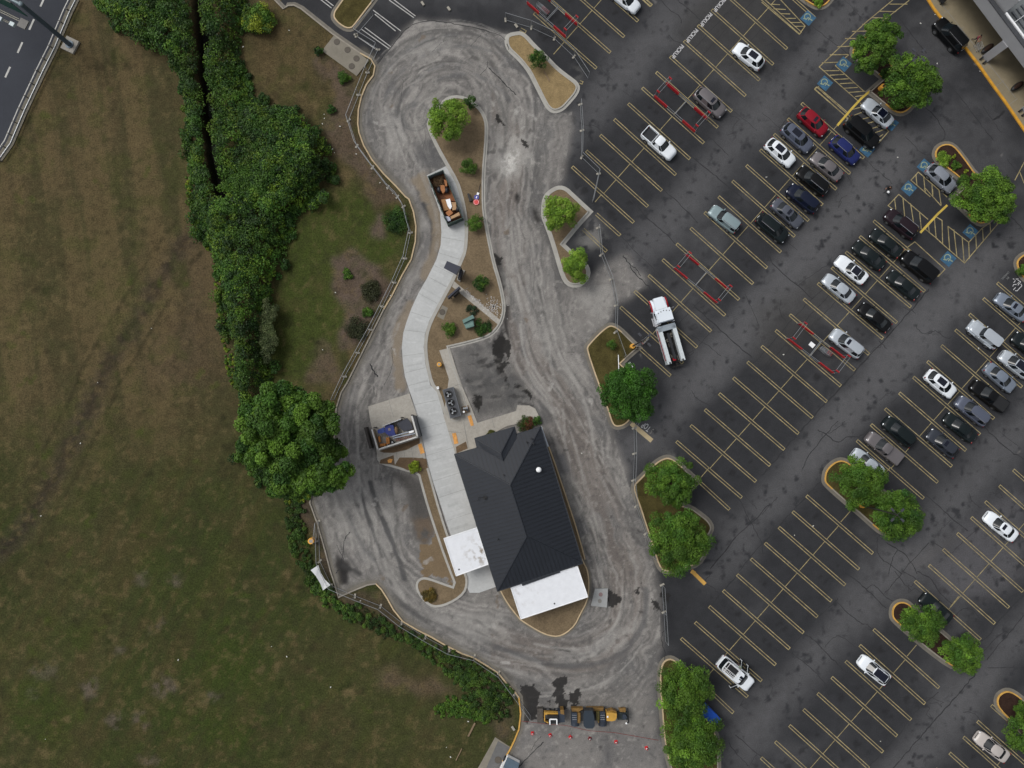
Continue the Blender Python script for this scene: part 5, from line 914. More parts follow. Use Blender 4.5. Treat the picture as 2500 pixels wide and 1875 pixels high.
qbox([(1562, 330), (1680, 325), (1770, 350), (1768, 430), (1740, 480), (1680, 500), (1565, 495)], 1.7, .5, 'bonnet', YM); qbox([(1570, 290), (1680, 265), (1760, 300), (1775, 345), (1570, 330)], 1.2, .5, 'side_frame', OM); qbox([(1570, 395), (1600, 395), (1600, 430), (1570, 430)], 1.74, 1.69, 'filler_cap', WHITE)
qbox([(1785, 330), (1990, 320), (1990, 470), (1785, 470)], .9, .4, 'front_block', M('teal_black_block', C(32, 42, 42), .6, var=.3, scale=3)); qbox([(1800, 245), (1950, 240), (1940, 320), (1830, 310)], .9, .5, 'side_frame', OM); qbox([(1890, 360), (1950, 370), (1975, 430), (1940, 470), (1885, 450)], 1.3, .9, 'drive_motor', SLAT)
b = MB(); b.path([(*lp_(1985, 240, .9), .9), (*lp_(1995, 400, 1.2), 1.2), (*lp_(2005, 520, 1.2), 1.2), (*lp_(1950, 540, 1.0), 1.0)], .1, 6); b.build('bumper_bar', BLACKP, o); v = lp_(1962, 540, 1.1); MB().ball((v[0], v[1], 1.1), .14).build('work_light', WHITE, o)
for x in (930, 1480):
    v = lp_(x, 300, .4); link('drum', cmesh(('drum',), lambda: MB().tube((0, -1.7, 0), (0, .1, 0), .55, n=20).mesh('drum', [SLAT], 40)), o, (v[0], v[1], .56))
# van at the bottom edge
o = thing('parked_van', (R('TK', 380, 1680, 1.2).x, R('TK', 380, 1680, 1.2).y, 0), rad(63), 'white box van with blue grey windscreen cut off by the bottom edge', 'van')
b = MB(); b.box((-2.2, 0, 1.5), (4.6, 2.1, 2.2)); b.add([(.1, -.98, .4), (.1, .98, .4), (.1, .98, 1.9), (.1, -.98, 1.9), (1.2, -.9, .4), (1.2, .9, .4), (1.15, .88, 1.05), (1.15, -.88, 1.05)], [(4, 5, 6, 7), (0, 4, 7, 3), (1, 2, 6, 5)]); b.build('body', WHITE, o)
MB().add([(.12, -.95, 1.92), (.12, .95, 1.92), (1.14, .86, 1.07), (1.14, -.86, 1.07)], [(3, 2, 1, 0)]).build('windscreen', M('blue_grey_glass', C(92, 108, 122), .2), o)
for x in (.5, -3.4):
    for sy in (-1, 1): link('wheel', cmesh(('tyre', .37), lambda: tyre_mesh(.37)), o, (x, sy * .95, .37))
# ================================================================ RESTAURANT
def BBp(x, y, z): return R('BB', x, y, z)
ROOFM = M('dark_standing_seam_roof', C(37, 41, 48), .5, .1, var=.07, scale=.5, spec=.35); SEAM = M('roof_seam', C(27, 30, 36), .5, .1, var=.05); FASC = M('dark_fascia', C(34, 39, 46), .5, var=.05)
CW_ = M('canopy_membrane', C(214, 217, 222), .75, var=.06, scale=1.2, fine=.05); BRICK = M('tan_wall_cladding', C(150, 134, 112), .9, var=.15, scale=3)
def stained(name, base, dirt, cx, cy, rr, sc=1.2, lo=.5):
    m = M(name, base, .8, var=.05); n = m.node_tree.nodes; l = m.node_tree.links; b = n['Principled BSDF']; old = b.inputs['Base Color'].links[0].from_socket
    tc = n.new('ShaderNodeTexCoord'); nz = n.new('ShaderNodeTexNoise'); nz.inputs['Scale'].default_value = sc; nz.inputs['Detail'].default_value = 6; l.new(tc.outputs['Object'], nz.inputs['Vector'])
    gd = n.new('ShaderNodeVectorMath'); gd.operation = 'DISTANCE'; l.new(tc.outputs['Object'], gd.inputs[0]); gd.inputs[1].default_value = (cx, cy, 3.6)
    mr = n.new('ShaderNodeMapRange'); mr.inputs['From Min'].default_value = rr; mr.inputs['From Max'].default_value = 0; l.new(gd.outputs['Value'], mr.inputs['Value'])
    m2 = n.new('ShaderNodeMapRange'); m2.inputs['From Min'].default_value = lo; m2.inputs['From Max'].default_value = lo + .16; l.new(nz.outputs['Fac'], m2.inputs['Value'])
    mu = n.new('ShaderNodeMath'); mu.operation = 'MULTIPLY'; l.new(mr.outputs[0], mu.inputs[0]); l.new(m2.outputs[0], mu.inputs[1])
    mx = n.new('ShaderNodeMix'); mx.data_type = 'RGBA'; l.new(mu.outputs[0], mx.inputs['Factor']); l.new(old, mx.inputs[6]); mx.inputs[7].default_value = (*dirt, 1); l.new(mx.outputs[2], b.inputs['Base Color']); return m
ZE, ZR = 3.5, 5.6
E = {k: BBp(x, y, ZE) for k, (x, y) in dict(A=(93, 275), B=(262, 226), C=(245, 155), D=(540, 70), E=(556, 125), F=(738, 68), G=(1052, 1090), H=(415, 1300)).items()}
R1, R2 = BBp(510, 505, ZR), BBp(633, 892, ZR); PK_ = BBp(455, 322, 4.75); Q_ = BBp(440, 268, 4.72)
rest = thing('restaurant_building', (0, 0, 0), 0, 'single storey restaurant with a dark grey standing seam hip roof', 'building')
AF = (E['A'] + (E['F'] - E['A']) * 1.0)
# the full hip with the little north hip set over it
faces = {'west': [E['A'], E['H'], R2, R1], 'east': [E['G'], E['F'], R1, R2], 'south': [E['H'], E['G'], R2], 'north': [E['F'], E['A'], R1],
         'hw': [E['B'], E['C'], E['D'] * 0 + Q_, PK_], 'hn': None}
nz_ = lambda x, y, lift=0: None
def plane_z(tri, x, y):
    a, b, c = tri; n = (b - a).cross(c - a); return a.z - (n.x * (x - a.x) + n.y * (y - a.y)) / n.z
def ribs(poly, e0, e1, sp, mb, lift=.0):
    """standing seams: thin raised ribs up the slope, clipped to the roof plane"""
    ex = (e1 - e0).normalized(); n = (poly[1] - poly[0]).cross(poly[2] - poly[0]).normalized(); n = n if n.z > 0 else -n; s = n.cross(ex).normalized()
    uv = [((p - e0).dot(ex), (p - e0).dot(s)) for p in poly]; u0 = min(u for u, v in uv); u1 = max(u for u, v in uv); u = u0 + sp * .5
    while u < u1:
        vs = []
        for (a, b), (c, d) in zip(uv, uv[1:] + uv[:1]):
            if (a - u) * (c - u) < 0: vs.append(b + (d - b) * (u - a) / (c - a))
        if len(vs) >= 2:
            v0, v1 = min(vs), max(vs)
            if v1 - v0 > .3:
                p0 = e0 + ex * u + s * (v0 + .04); p1 = e0 + ex * u + s * (v1 - .04); w = ex * .035; h = n * .045
                q = [p0 - w, p0 + w, p1 + w, p1 - w]; mb.add(q + [v + h for v in q], [(4, 5, 6, 7), (0, 1, 5, 4), (1, 2, 6, 5), (3, 0, 4, 7)])
        u += sp
rf = MB(); sm = MB()
for k in ('west', 'east', 'south', 'north'): rf.add(faces[k], [tuple(range(len(faces[k])))])
NB = E['A'] + (E['F'] - E['A']) * 0
roofm = rf.build('roof', ROOFM, rest)
for k in ('west', 'east', 'south'): ribs(faces[k], faces[k][0], faces[k][1], .52, sm)
ribs(faces['north'], faces['north'][0], faces['north'][1], .52, sm)
sm.build('roof_seams', SEAM, roofm)
up = Vector((0, 0, .06)); Bn = E['B'].copy(); En = E['E'].copy(); Cn, Dn_ = E['C'], E['D']
def pz(v):
    z = plane_z(faces['north'], v.x, v.y); return Vector((v.x, v.y, max(z, ZE - .4)))
ridge0 = Q_ + up; ridge1 = PK_.copy(); ridge1.z = max(pz(PK_).z + .02, 4.6); ridge0.z = ridge1.z
w_ = [Cn + up * 0, ridge0, ridge1, pz(BBp(300, 236, 3.6))]; e_ = [Dn_, pz(BBp(560, 150, 3.6)), ridge1, ridge0]; n_ = [Cn, Dn_, ridge0]
hb = MB(); hs = MB()
for f_ in (w_, e_, n_): hb.add(f_, [tuple(range(len(f_)))]); 
hb.add([Cn, E['B'], pz(BBp(300, 236, 3.6))], [(0, 1, 2)]); hb.add([Dn_, E['E'], pz(BBp(560, 150, 3.6))], [(0, 1, 2)])
hbo = hb.build('porch_roof', ROOFM, rest); ribs(n_, Cn, Dn_, .52, hs); ribs(w_, Cn, Bn, .52, hs); ribs(e_, Dn_, En, .52, hs); hs.build('porch_roof_seams', SEAM, hbo)
rc = MB()
for a, b in ((R1, R2), (E['A'], R1), (E['F'], R1), (E['H'], R2), (E['G'], R2), (ridge0, ridge1), (Cn, ridge0), (Dn_, ridge0)): rc.tube(a + up * .5, b + up * .5, .075, n=6)
rc.build('ridge_cap', ROOFM, rest)
ring = [E[k] for k in 'ABCDEFGH']; gt = MB()
for a, b in zip(ring, ring[1:] + ring[:1]): m = (a + b) / 2; gt.box((m.x, m.y, ZE - .06), ((b - a).length + .1, .17, .16), rz=math.atan2((b - a).y, (b - a).x))
gt.build('gutter', FASC, rest)
wl_ = inset(ccw([(p.x, p.y) for p in ring]), .55); MB().prism(wl_, 0, ZE - .06).build('wall', BRICK, rest)
ax = (E['G'] - E['F']).normalized(); nx_ = Vector((-ax.y, ax.x, 0)); nx_ = nx_ if nx_.x > 0 else -nx_
for t in (.2, .38, .56, .74):
    c0 = E['F'].lerp(E['G'], t) - nx_ * .54; wn = MB().box((c0.x, c0.y, 1.6), (1.8, .08, 1.5), rz=math.atan2(ax.y, ax.x)).build('window', GLASS, rest); MB().box((c0.x, c0.y, .82), (1.95, .16, .08), rz=math.atan2(ax.y, ax.x)).build('sill', CONC, wn)
for t in (.30, .62):
    c0 = E['A'].lerp(E['H'], t) + nx_ * .54; MB().box((c0.x, c0.y, 1.5), (1.3, .08, 1.2), rz=math.atan2(ax.y, ax.x)).build('window', GLASS, rest)
c0 = E['C'].lerp(E['D'], .45); c0 = c0 - ax * -.55; d_ = MB().box((c0.x, c0.y, 1.08), (1.0, .08, 2.1), rz=math.atan2(nx_.y, nx_.x)).build('door', GLASS, rest); MB().box((c0.x, c0.y, 1.1), (.06, .16, .4)).build('handle', CHROME, d_)
def on_roof(x, y):
    for z in (3.6, 4.0, 4.4, 4.8, 5.2, 5.6):
        v = BBp(x, y, z); best = min((plane_z(faces[k][:3], v.x, v.y) for k in ('west', 'east', 'south', 'north')), default=z)
        if best <= z: v.z = best; return v
    return v
v = on_roof(722, 388); b = MB(); b.tube((v.x, v.y, v.z - .3), (v.x, v.y, v.z + .5), .2, n=12); b.ball((v.x, v.y, v.z + .58), (.36, .36, .22), 14, 6); b.build('roof_vent', WHITE, rest, smooth=50)
for x, y, r in ((315, 605, .14), (668, 155, .09), (633, 182, .09), (682, 192, .11), (420, 192, .07), (458, 427, .07), (418, 912, .07)):
    v = on_roof(x, y); b = MB(); b.tube((v.x, v.y, v.z - .3), (v.x, v.y, v.z + .45), r, n=8); b.build('vent_pipe', BLACKP, rest)
v = on_roof(300, 600); b = MB(); b.path([v + Vector((.5, .1, .12)), v + Vector((-.5, -.0, .12)), v + Vector((-.62, -.45, .12))], .035); b.build('roof_cable', BLACKP, rest); b = MB(); b.box(v + Vector((.35, .02, .2)), (.45, .4, .3)); b.build('roof_hatch', BLACKP, rest)
for nm, pts, lb, dc in (('canopy', [(8, 905), (262, 820), (350, 1100), (102, 1190)], 'square white flat canopy over the drive-thru lane, stained brown on top', (305, 1010, 3.2)), ('canopy', [(510, 1272), (595, 1245), (878, 1152), (1015, 1110), (1095, 1345), (587, 1513)], 'long white flat canopy at the lower end of the restaurant', (560, 1300, 4.0))):
    p = [BBp(x, y, 3.25) for x, y in pts]; sc_ = BBp(dc[0], dc[1], 3.25); o = thing(nm, (0, 0, 0), 0, lb, 'canopy', 'white flat canopies of the restaurant')
    MB().prism([(q.x, q.y) for q in p], 2.95, 3.25).build('canopy_deck', stained('canopy_top_%d' % dc[0], C(216, 219, 224), C(122, 108, 86) if dc[0] == 305 else C(188, 188, 188), sc_.x, sc_.y, dc[2], 1.3, .50 if dc[0] == 305 else .56), o)
    q = inset(ccw([(v.x, v.y) for v in p]), .06); ed = MB()
    for a, b in zip(q, q[1:] + q[:1]): ed.box(((a[0] + b[0]) / 2, (a[1] + b[1]) / 2, 3.28), ((Vector(a) - Vector(b)).length, .1, .07), rz=math.atan2(b[1] - a[1], b[0] - a[0]))
    ed.build('parapet_trim', WHITE, o)
    for cq in inset(ccw([(v.x, v.y) for v in p]), .8)[::2 if len(p) > 4 else 1]: MB().box((cq[0], cq[1], 1.47), (.3, .3, 2.95)).build('column', BRICK, o)
    dr = BBp(*((125, 1138) if dc[0] == 305 else (841, 1394)), 3.27); MB().tube((dr.x, dr.y, 3.2), (dr.x, dr.y, 3.275), .11, n=10).build('roof_drain', BLACKP, o)
p = [BBp(x, y, 2.6) for x, y in ((733, 66), (745, 64), (800, 216), (776, 218))]; tag(MB().prism([(q.x, q.y) for q in p], 2.4, 2.6).build('side_awning', M('pale_metal_awning', C(182, 190, 200), .5, .3, var=.06)), 'narrow pale metal awning on the upper right edge of the restaurant', 'awning')
p = [BBp(x, y, 3.42) for x, y in ((595, 1243), (880, 1140), (884, 1160), (600, 1262))]; MB().prism([(q.x, q.y) for q in p], 3.3, 3.42).build('flashing', FASC, rest)
# ================================================================ STORE in the corner
SW = M('store_white_stucco', C(150, 151, 154), .8, var=.05, scale=.6); SWK = M('store_walk', C(132, 122, 100), .9, var=.12, scale=.7, fine=.08)
def S_(x, y, z=0): return R('ST', x, y, z)
kb = [S_(150, -40), S_(280, 170), S_(400, 320), S_(790, 800), S_(1040, 1120), S_(1250, 1420), S_(1470, 1720), S_(1900, 2350)]
wk = kb + [kb[-1] + Vector((30, 12, 0)), kb[0] + Vector((45, 30, 0)), kb[0] + Vector((-6, 14, 0))]
tag(MB().prism([(p.x, p.y) for p in wk], 0, .15).build('sidewalk', SWK), kind='structure'); b = MB()
for a, c in zip(kb, kb[1:]): m = (a + c) / 2; b.box((m.x, m.y, .08), ((a - c).length - .01, .34, .165), rz=math.atan2((c - a).y, (c - a).x))
tag(b.build('kerb', M('golden_kerb_paint', C(200, 146, 44), .8, var=.2, scale=1.5)), kind='structure')
f = (S_(1470, 1660) - S_(380, 200)).normalized(); fn = Vector((-f.y, f.x, 0)); fn = fn if fn.x > 0 else -fn; fa = math.atan2(f.y, f.x)
st = thing('store_building', (0, 0, 0), 0, 'large pale store with columns, wide white fascia and dark arcade in the upper right corner', 'building')
l0 = S_(560, 260); jl = MB(); jl.line(S_(360, 30), S_(1640, 1659), .06, .158)
for t in np.linspace(-4, 30, 12): a = S_(230, 60) + f * t; jl.line(a, a + fn * 1.6, .05, .159)
tag(jl.build('sidewalk_joint', J2), kind='structure')
base = S_(1130, 1000); FR = base; zf = 4.2
def sp(u, v, z): q = FR + f * u + fn * v; return (q.x, q.y, z)
fb = R('ST', 1190, 340, zf); vf = (fb - FR).dot(fn); ub = (R('ST', 1440, 680, zf) - FR).dot(f)
def sbox(u0, u1, v0, v1, z0, z1, name, mat, parent=st): return MB().prism([sp(u0, v0, 0)[:2], sp(u1, v0, 0)[:2], sp(u1, v1, 0)[:2], sp(u0, v1, 0)[:2]], z0, z1).build(name, mat, parent)
sbox(-40, 40, vf + 4.6, vf + 5.0, 0, 5.4, 'wall', M('store_wall', C(66, 68, 70), .9, var=.1)); sbox(-40, 40, vf, vf + .5, zf, 6.0, 'fascia', SW); sbox(-40, 40, vf + .5, vf + 16, 5.2, 5.4, 'roof', M('store_roof', C(104, 108, 110), .9, var=.15, scale=.4))
sbox(-40, 40, vf - .04, vf + .54, 6.0, 6.1, 'coping', M('coping', C(60, 62, 66), .6))
for i, u in enumerate((0, 8.95, -12.5)):
    c = sbox(u - .55, u + .55, vf - .12, vf + .45, .15, zf + .002, 'column', SW)
    for s_ in (-.35, .35): sbox(u + s_ - .1, u + s_ + .1, vf - .7, vf - .2, .15, .45, 'corner_guard', DARKST, c)
for i, u in enumerate((-9, -5.2, 2.5, 5.5, 12)):
    w = sbox(u - .9, u + .9, vf + 4.52, vf + 4.6, .5, 3.0, 'window', GLASS); sbox(u - 1.0, u + 1.0, vf + 4.48, vf + 4.6, .38, .5, 'sill', SW, w)
us = (R('ST', 1460, 255, 6.0) - FR).dot(f); sbox(us - 14, us - .2, vf + .9, vf + 1.3, 5.4, 8.4, 'sign_wall', SW)
for k_ in range(9): sbox(us + .2 + 0 * k_, us + 14, vf + 1.2 + k_ * .75, vf + 1.42 + k_ * .75, 5.4, 5.62, 'roof_rib', M('roof_rib', C(84, 88, 92), .6))
for k_ in range(5): sbox(us + 1.5 + k_ * 2.6, us + 1.56 + k_ * 2.6, vf + 1.0, vf + 8, 5.66, 5.7, 'roof_bar', WHITE)
sbox(us - .1, us + 18, vf + .62, vf + .86, 5.95, 6.2, 'roof_pipe', WHITE)
tm = text('JMN', (0, 0), 0, 1.1, M('sign_letter_lilac', C(150, 142, 160), .5), name='sign_lettering'); bpy.data.objects.remove(tm)
sg = MB()
for k_ in range(4): q = sp(us - 5.6 + k_ * .95, vf + .84, 0); sg.box((q[0], q[1], 7.3), (.16, .1, .9), rz=fa); sg.box((q[0] + f.x * .25, q[1] + f.y * .25, 7.3 + (k_ % 2) * .3), (.5, .1, .16), rz=fa)
sg.build('sign_lettering', M('sign_letter_lilac', C(150, 142, 160), .5), st)
# cart rack, planters and pots by the columns
for (x, y), lb in (((1165, 830), 'round black planter between the store front and the nearer white column'), ((1665, 1465), 'round black planter beside the lower white column of the store')):
    c = S_(x, y, .3); o = thing('planter', (c.x, c.y, .15), fa, lb, 'planter', 'black planters in front of the store'); MB().ball((0, 0, .35), (.42, 1.05, .4), 16, 8).build('pot', BLACKP, o, smooth=50); MB().ball((0, 0, .62), (.3, .8, .18), 12, 6).build('soil', MULCH, o, smooth=60)
c = S_(340, 10); o = thing('bench', (c.x, c.y, .15), fa, 'dark bench at the top end of the store sidewalk', 'bench'); MB().box((0, 0, .42), (1.6, .5, .07)).build('seat', BLACKP, o); MB().box((0, .25, .75), (1.6, .06, .5)).build('backrest', BLACKP, o)
for x in (-.65, .65): MB().box((x, 0, .2), (.06, .45, .4)).build('leg', BLACKP, o)
# ================================================================ HIGHWAY CORNER
o = thing('sign_gantry', (R('TL', 1920, 1235).x, R('TL', 1920, 1235).y, .3), 0, 'tall grey steel column on a square concrete foot carrying a highway sign arm', 'sign gantry')
GB = M('gantry_blue_grey', C(78, 92, 104), .5, .3, var=.08); top = R('TL', 520, 110, 9.9) - o.location; arm = Vector((-.9, .44, 0)).normalized()
MB().tube((0, 0, 0), (0, 0, top.z), .33, .28, 16).build('column', GB, o, smooth=40); MB().tube((0, 0, -.05), (0, 0, .15), .55, n=16).build('base_plate', GB, o); MB().ball((0, 0, top.z), (.34, .34, .2), 16, 6).build('column_cap', M('gantry_pale', C(106, 120, 126), .5, .3), o, smooth=50)
MB().tube((0, 0, top.z - .2), tuple(arm * 14 + Vector((0, 0, top.z - .2))), .22, n=12).build('arm', M('gantry_pale', C(106, 120, 126), .5, .3), o, smooth=40)
MB().box((0, 0, -.22), (1.9, 1.9, .5), rz=rad(-26)).build('footing', CONC, o)
an = math.atan2(arm.y, arm.x); q = arm * 1.4 - Vector((0, .9, 0)) * .1
sg = MB().box((arm.x * 8.2 + .25, arm.y * 8.2 - .55, 8.0), (13, .08, 3.0), rz=an).build('sign_panel', M('highway_sign_green', C(22, 78, 66), .5, var=.08), o); MB().box((arm.x * 8.2 + .25, arm.y * 8.2 - .55, 9.55), (13, .12, .08), rz=an).build('sign_border', BLACKP, sg)
ct = R('TL', 655, 665, 6.9) - o.location; MB().box((ct.x, ct.y, 6.8), (1.15, 1.15, .18), rz=an).build('catwalk_platform', M('catwalk_grey', C(112, 110, 108), .7, var=.1), o)
b = MB()
for d in (-.12, .14): b.tube((ct.x - .5, ct.y + d + .45, 6.85), (ct.x + arm.x * 8 - .5, ct.y + arm.y * 8 + d + .45, 6.85), .05, n=6)
b.build('catwalk_rail', M('rail_cream', C(150, 146, 132), .6), o)
for (x, y) in ((380, 690), (45, 540)):
    v = R('TL', x, y, 6.4) - o.location; b = MB(); b.box((v.x, v.y, 6.4), (.62, .5, .3), rz=an); b.build('sign_light', M('sign_light_case', C(170, 186, 192), .4, var=.05), o); 
b = MB()
for d in (-.08, .1): v = R('TL', 380, 690, 6.4) - o.location; b.tube((v.x, v.y + d, 6.35), (v.x + arm.x * 7, v.y + arm.y * 7 + d, 6.35), .03, n=5)
b.build('conduit', M('rail_cream', C(150, 146, 132), .6), o)
o = thing('guardrail', (0, 0, 0), 0, 'long galvanised steel guardrail along the highway shoulder', 'guardrail'); gl = [Vector((p[0] + .95, p[1] - .42, 0)) for p in road]; b = MB()
for a, c in zip(gl, gl[1:]):
    m = (a + c) / 2; an_ = math.atan2((c - a).y, (c - a).x)
    for dz in (.55, .7): b.box((m.x, m.y, dz), ((c - a).length + .05, .07 if dz > .6 else .1, .12), rz=an_)
b.build('rail', STEEL, o); tl = 0
for x, y in ((585, 95), (530, 200), (440, 405), (385, 510), (330, 610), (285, 715), (235, 825), (190, 930), (140, 1040), (95, 1140), (45, 1245), (8, 1360)):
    v = R('00', x, y); MB().box((v.x, v.y, .35), (.35, .1, .75), rz=rad(-25)).build('post', M('guardrail_post', C(84, 82, 78), .8, var=.15), o)
# ================================================================ PLANTS
def leafmat(name, rgb): return M(name, (0, 0, 0), .6, attr='leaf', var=.10, scale=.8, spec=.25)
LEAFM = leafmat('foliage', None); BARK = M('bark', C(74, 64, 54), .95, var=.25, scale=4, bump=.4)
def leaves(name, cen, rad_, n_per, size, cols, rng, parent=None, lower=-.15, twigs=True, flat=1.0):
    """leaf-sized faces over the surface of many small clumps; each clump has its own shade of green"""
    N = len(cen); n_per = int(n_per * 1.6); idx = np.repeat(np.arange(N), n_per); K = len(idx)
    u = rng.normal(size=(K, 3)); u /= np.linalg.norm(u, axis=1)[:, None]; low = u[:, 2] < lower; u[low, 2] *= -1
    r = rng.uniform(.6, 1.06, K)[:, None]; size = size * .74; pos = cen[idx] + u * rad_[idx] * r * np.array([1, 1, flat])
    nrm = u * .9 + rng.normal(size=(K, 3)) * .65 + np.array([0, 0, .45]); nrm /= np.linalg.norm(nrm, axis=1)[:, None]
    t = np.cross(nrm, rng.normal(size=(K, 3))); t /= np.linalg.norm(t, axis=1)[:, None]; bt = np.cross(nrm, t)
    s = (size * rng.uniform(.6, 1.35, K))[:, None]; t = t * s; bt = bt * s * .62
    co = np.stack([pos - t, pos - bt, pos + t, pos + bt], 1).reshape(-1, 3); q = np.arange(K * 4).reshape(K, 4)
    me = quads(name, co, q); at = me.attributes.new('leaf', 'FLOAT_COLOR', 'POINT'); cols = np.array(cols); cols = cols * np.array([1.1, .96, .76]); ci = cols[rng.integers(0, len(cols), N)][idx] * .92 * (.45 + 1.1 * fbm(cen[:, 0], cen[:, 1], .28, 3, 7))[idx][:, None] * rng.uniform(.72, 1.25, (N, 1))[idx] * rng.uniform(.75, 1.3, (K, 1))
    c4 = np.concatenate([ci, np.ones((K, 1))], 1); at.data.foreach_set('color', np.repeat(c4, 4, 0).astype(np.float32).reshape(-1)); me.materials.append(LEAFM)
    return link(name, me, parent)
G_MID = [C(64, 100, 34), C(52, 88, 30), C(74, 110, 38)]; G_DARK = [C(36, 70, 26), C(44, 80, 30), C(30, 58, 24), C(54, 88, 34)]; G_LIGHT = [C(98, 138, 48), C(112, 150, 56), C(84, 124, 42)]; G_YEL = [C(96, 122, 34), C(116, 138, 44)]; G_LIME = [C(112, 136, 40), C(96, 122, 36)]
def tree(name, pos, Rr, h, label, cat, cols=G_MID, ncl=70, per=100, size=.15, squash=.75, group=None, seed=0, lobes=None, gap=.0, trunk=True, clump=.27, stretch=(1, 1), rot=0):
    rng = np.random.default_rng(seed + 5); o = thing(name, (pos[0], pos[1], 0), 0, label, cat, group)
    lobes = lobes or [(0, 0, 1, 1)]; cen = []; rr = []
    for lx, ly, lr, lh in lobes:
        k = 0; n = int(ncl * lr ** 2)
        while k < n:
            u = rng.normal(size=3); u /= np.linalg.norm(u); u[2] = abs(u[2]) * 1.0 - .25 if rng.random() < .8 else u[2]
            ang = math.atan2(u[1], u[0]); wob = 1 + .08 * math.sin(3 * ang + seed) + .05 * math.sin(5 * ang + seed * 2.3); f = rng.uniform(.4, .84) * wob
            if gap and rng.random() < gap and f > .6: k += 1; continue
            x = 1.16 * u[0] * f * stretch[0]; y = 1.16 * u[1] * f * stretch[1]; x, y = x * math.cos(rot) - y * math.sin(rot), x * math.sin(rot) + y * math.cos(rot)
            cen.append((lx * Rr + x * Rr * lr, ly * Rr + y * Rr * lr, h * lh - Rr * lr * squash + u[2] * f * Rr * lr * squash)); cr_ = Rr * lr * clump * rng.uniform(.65, 1.25); rr.append((cr_, cr_, cr_ * .8)); k += 1
    cen = np.array(cen); cen[:, 2] = np.maximum(cen[:, 2], .25)
    leaves('crown', cen, np.array(rr), per, size, cols, rng, o)
    if trunk:
        b = MB(); zt = max(.3, h - Rr * squash * 1.1); tr = .05 + Rr * .045; b.tube((0, 0, .0), (0, 0, zt), tr * 1.3, tr * .8, 9); 
        for q in range(9):
            c = cen[rng.integers(0, len(cen))]; m = Vector((0, 0, zt * .8)).lerp(Vector(c), .5) + Vector((0, 0, .2)); b.tube((0, 0, zt * rng.uniform(.5, 1)), m, tr * .5, tr * .3, 6); b.tube(m, tuple(c), tr * .3, .015, 5)
        b.build('trunk', BARK, o)
    return o
def at(k, x, y, z): v = R(k, x, y, z); return (v.x, v.y)
GI = 'trees in the kerbed parking islands'
tree('broadleaf_tree', at('VW', 640, 962, 8), 6.6, 12.5, 'huge dark green tree overhanging the drive left of the dumpster enclosure', 'tree', G_MID + G_MID + G_DARK[1:2], 170, 240, .22, .72, seed=3, lobes=[(.12, -.22, .82, .92), (-.32, .42, .74, 1.0), (.28, .36, .62, .96), (.5, -.42, .55, .86), (-.55, -.05, .55, .9), (-.05, -.62, .5, .8)], clump=.2)
tree('island_tree', at('VW', 968, 254, 3.5), 2.85, 5.2, 'bright green tree at the top tip of the sandy island', 'tree', G_LIGHT, 85, 120, .12, .7, None, 1, gap=.15, clump=.22)
tree('island_tree', at('VW', 1210, 456, 3), 2.6, 4.4, 'bright green tree in the upper half of the L shaped island', 'tree', G_LIGHT, 70, 110, .12, .7, GI, 2, gap=.2, clump=.23)
tree('island_tree', at('VW', 1245, 572, 3), 2.2, 4.0, 'bright green tree in the lower half of the L shaped island', 'tree', G_LIGHT, 60, 110, .12, .7, GI, 4, gap=.2, stretch=(.85, 1.2), clump=.24)
tree('island_tree', at('VW', 1364, 848, 4.5), 3.75, 6.8, 'round dark green tree above the word STOP', 'tree', [C(50, 94, 30), C(44, 84, 28)], 130, 130, .15, .8, GI, 5, clump=.2)
tree('island_tree', at('VW', 1452, 1044, 4), 3.3, 6.0, 'green tree at the top of the two-tree grass island beside the drive', 'tree', G_MID, 100, 120, .14, .75, GI, 6, gap=.1, clump=.21)
tree('island_tree', at('VW', 1470, 1168, 5), 4.0, 7.0, 'broad green tree at the bottom of the two-tree grass island beside the drive', 'tree', G_MID, 130, 130, .15, .75, GI, 7, clump=.2)
tree('island_tree', at('VW', 1861, 1044, 4), 3.35, 6.0, 'green tree covering the tail of a parked silver sedan', 'tree', G_MID, 100, 120, .14, .75, GI, 8, gap=.12, clump=.21)
tree('island_tree', at('VW', 1938, 1113, 4), 3.5, 6.2, 'green tree around a lamp post, right of the tree over the silver sedan', 'tree', G_MID + G_DARK[:1], 110, 120, .14, .75, GI, 9, clump=.21)
tree('island_tree', at('VW', 1996, 1350, 3.5), 2.7, 5.0, 'green tree beside the black coupe', 'tree', G_MID + G_LIGHT[2:], 80, 110, .13, .75, GI, 10, gap=.2, clump=.24, stretch=(1.15, .9), rot=-.6)
tree('island_tree', at('VW', 2083, 1414, 3.5), 2.6, 5.0, 'green tree at the lower end of the island beside the black coupe', 'tree', G_MID + G_LIGHT[2:], 80, 110, .13, .75, GI, 11, gap=.15, clump=.24)
tree('island_tree', at('VW', 1482, 1500, 4), 3.7, 6.2, 'green tree above the blue bin at the bottom of the photo', 'tree', G_MID + G_LIGHT[2:], 120, 120, .14, .75, GI, 12, clump=.21, gap=.08, stretch=(.95, 1.15))
tree('island_tree', at('VW', 1500, 1612, 4), 3.9, 6.2, 'green tree below the blue bin at the bottom edge', 'tree', G_MID + G_LIGHT[2:], 120, 120, .14, .75, GI, 13, clump=.21, gap=.08)
tree('island_tree', at('VW', 1895, 92, 4), 3.2, 5.6, 'green tree at the top of the mulch island near the store', 'tree', G_MID + G_LIGHT[2:], 95, 120, .14, .7, GI, 14, lobes=[(.15, .35, .8, 1), (-.2, -.35, .85, .95)], clump=.22)
tree('island_tree', at('VW', 1978, 172, 5), 3.7, 6.8, 'broad green tree with a lamp in it, nearest the store', 'tree', G_MID + G_LIGHT[2:], 130, 120, .15, .7, GI, 15, clump=.21, gap=.08)
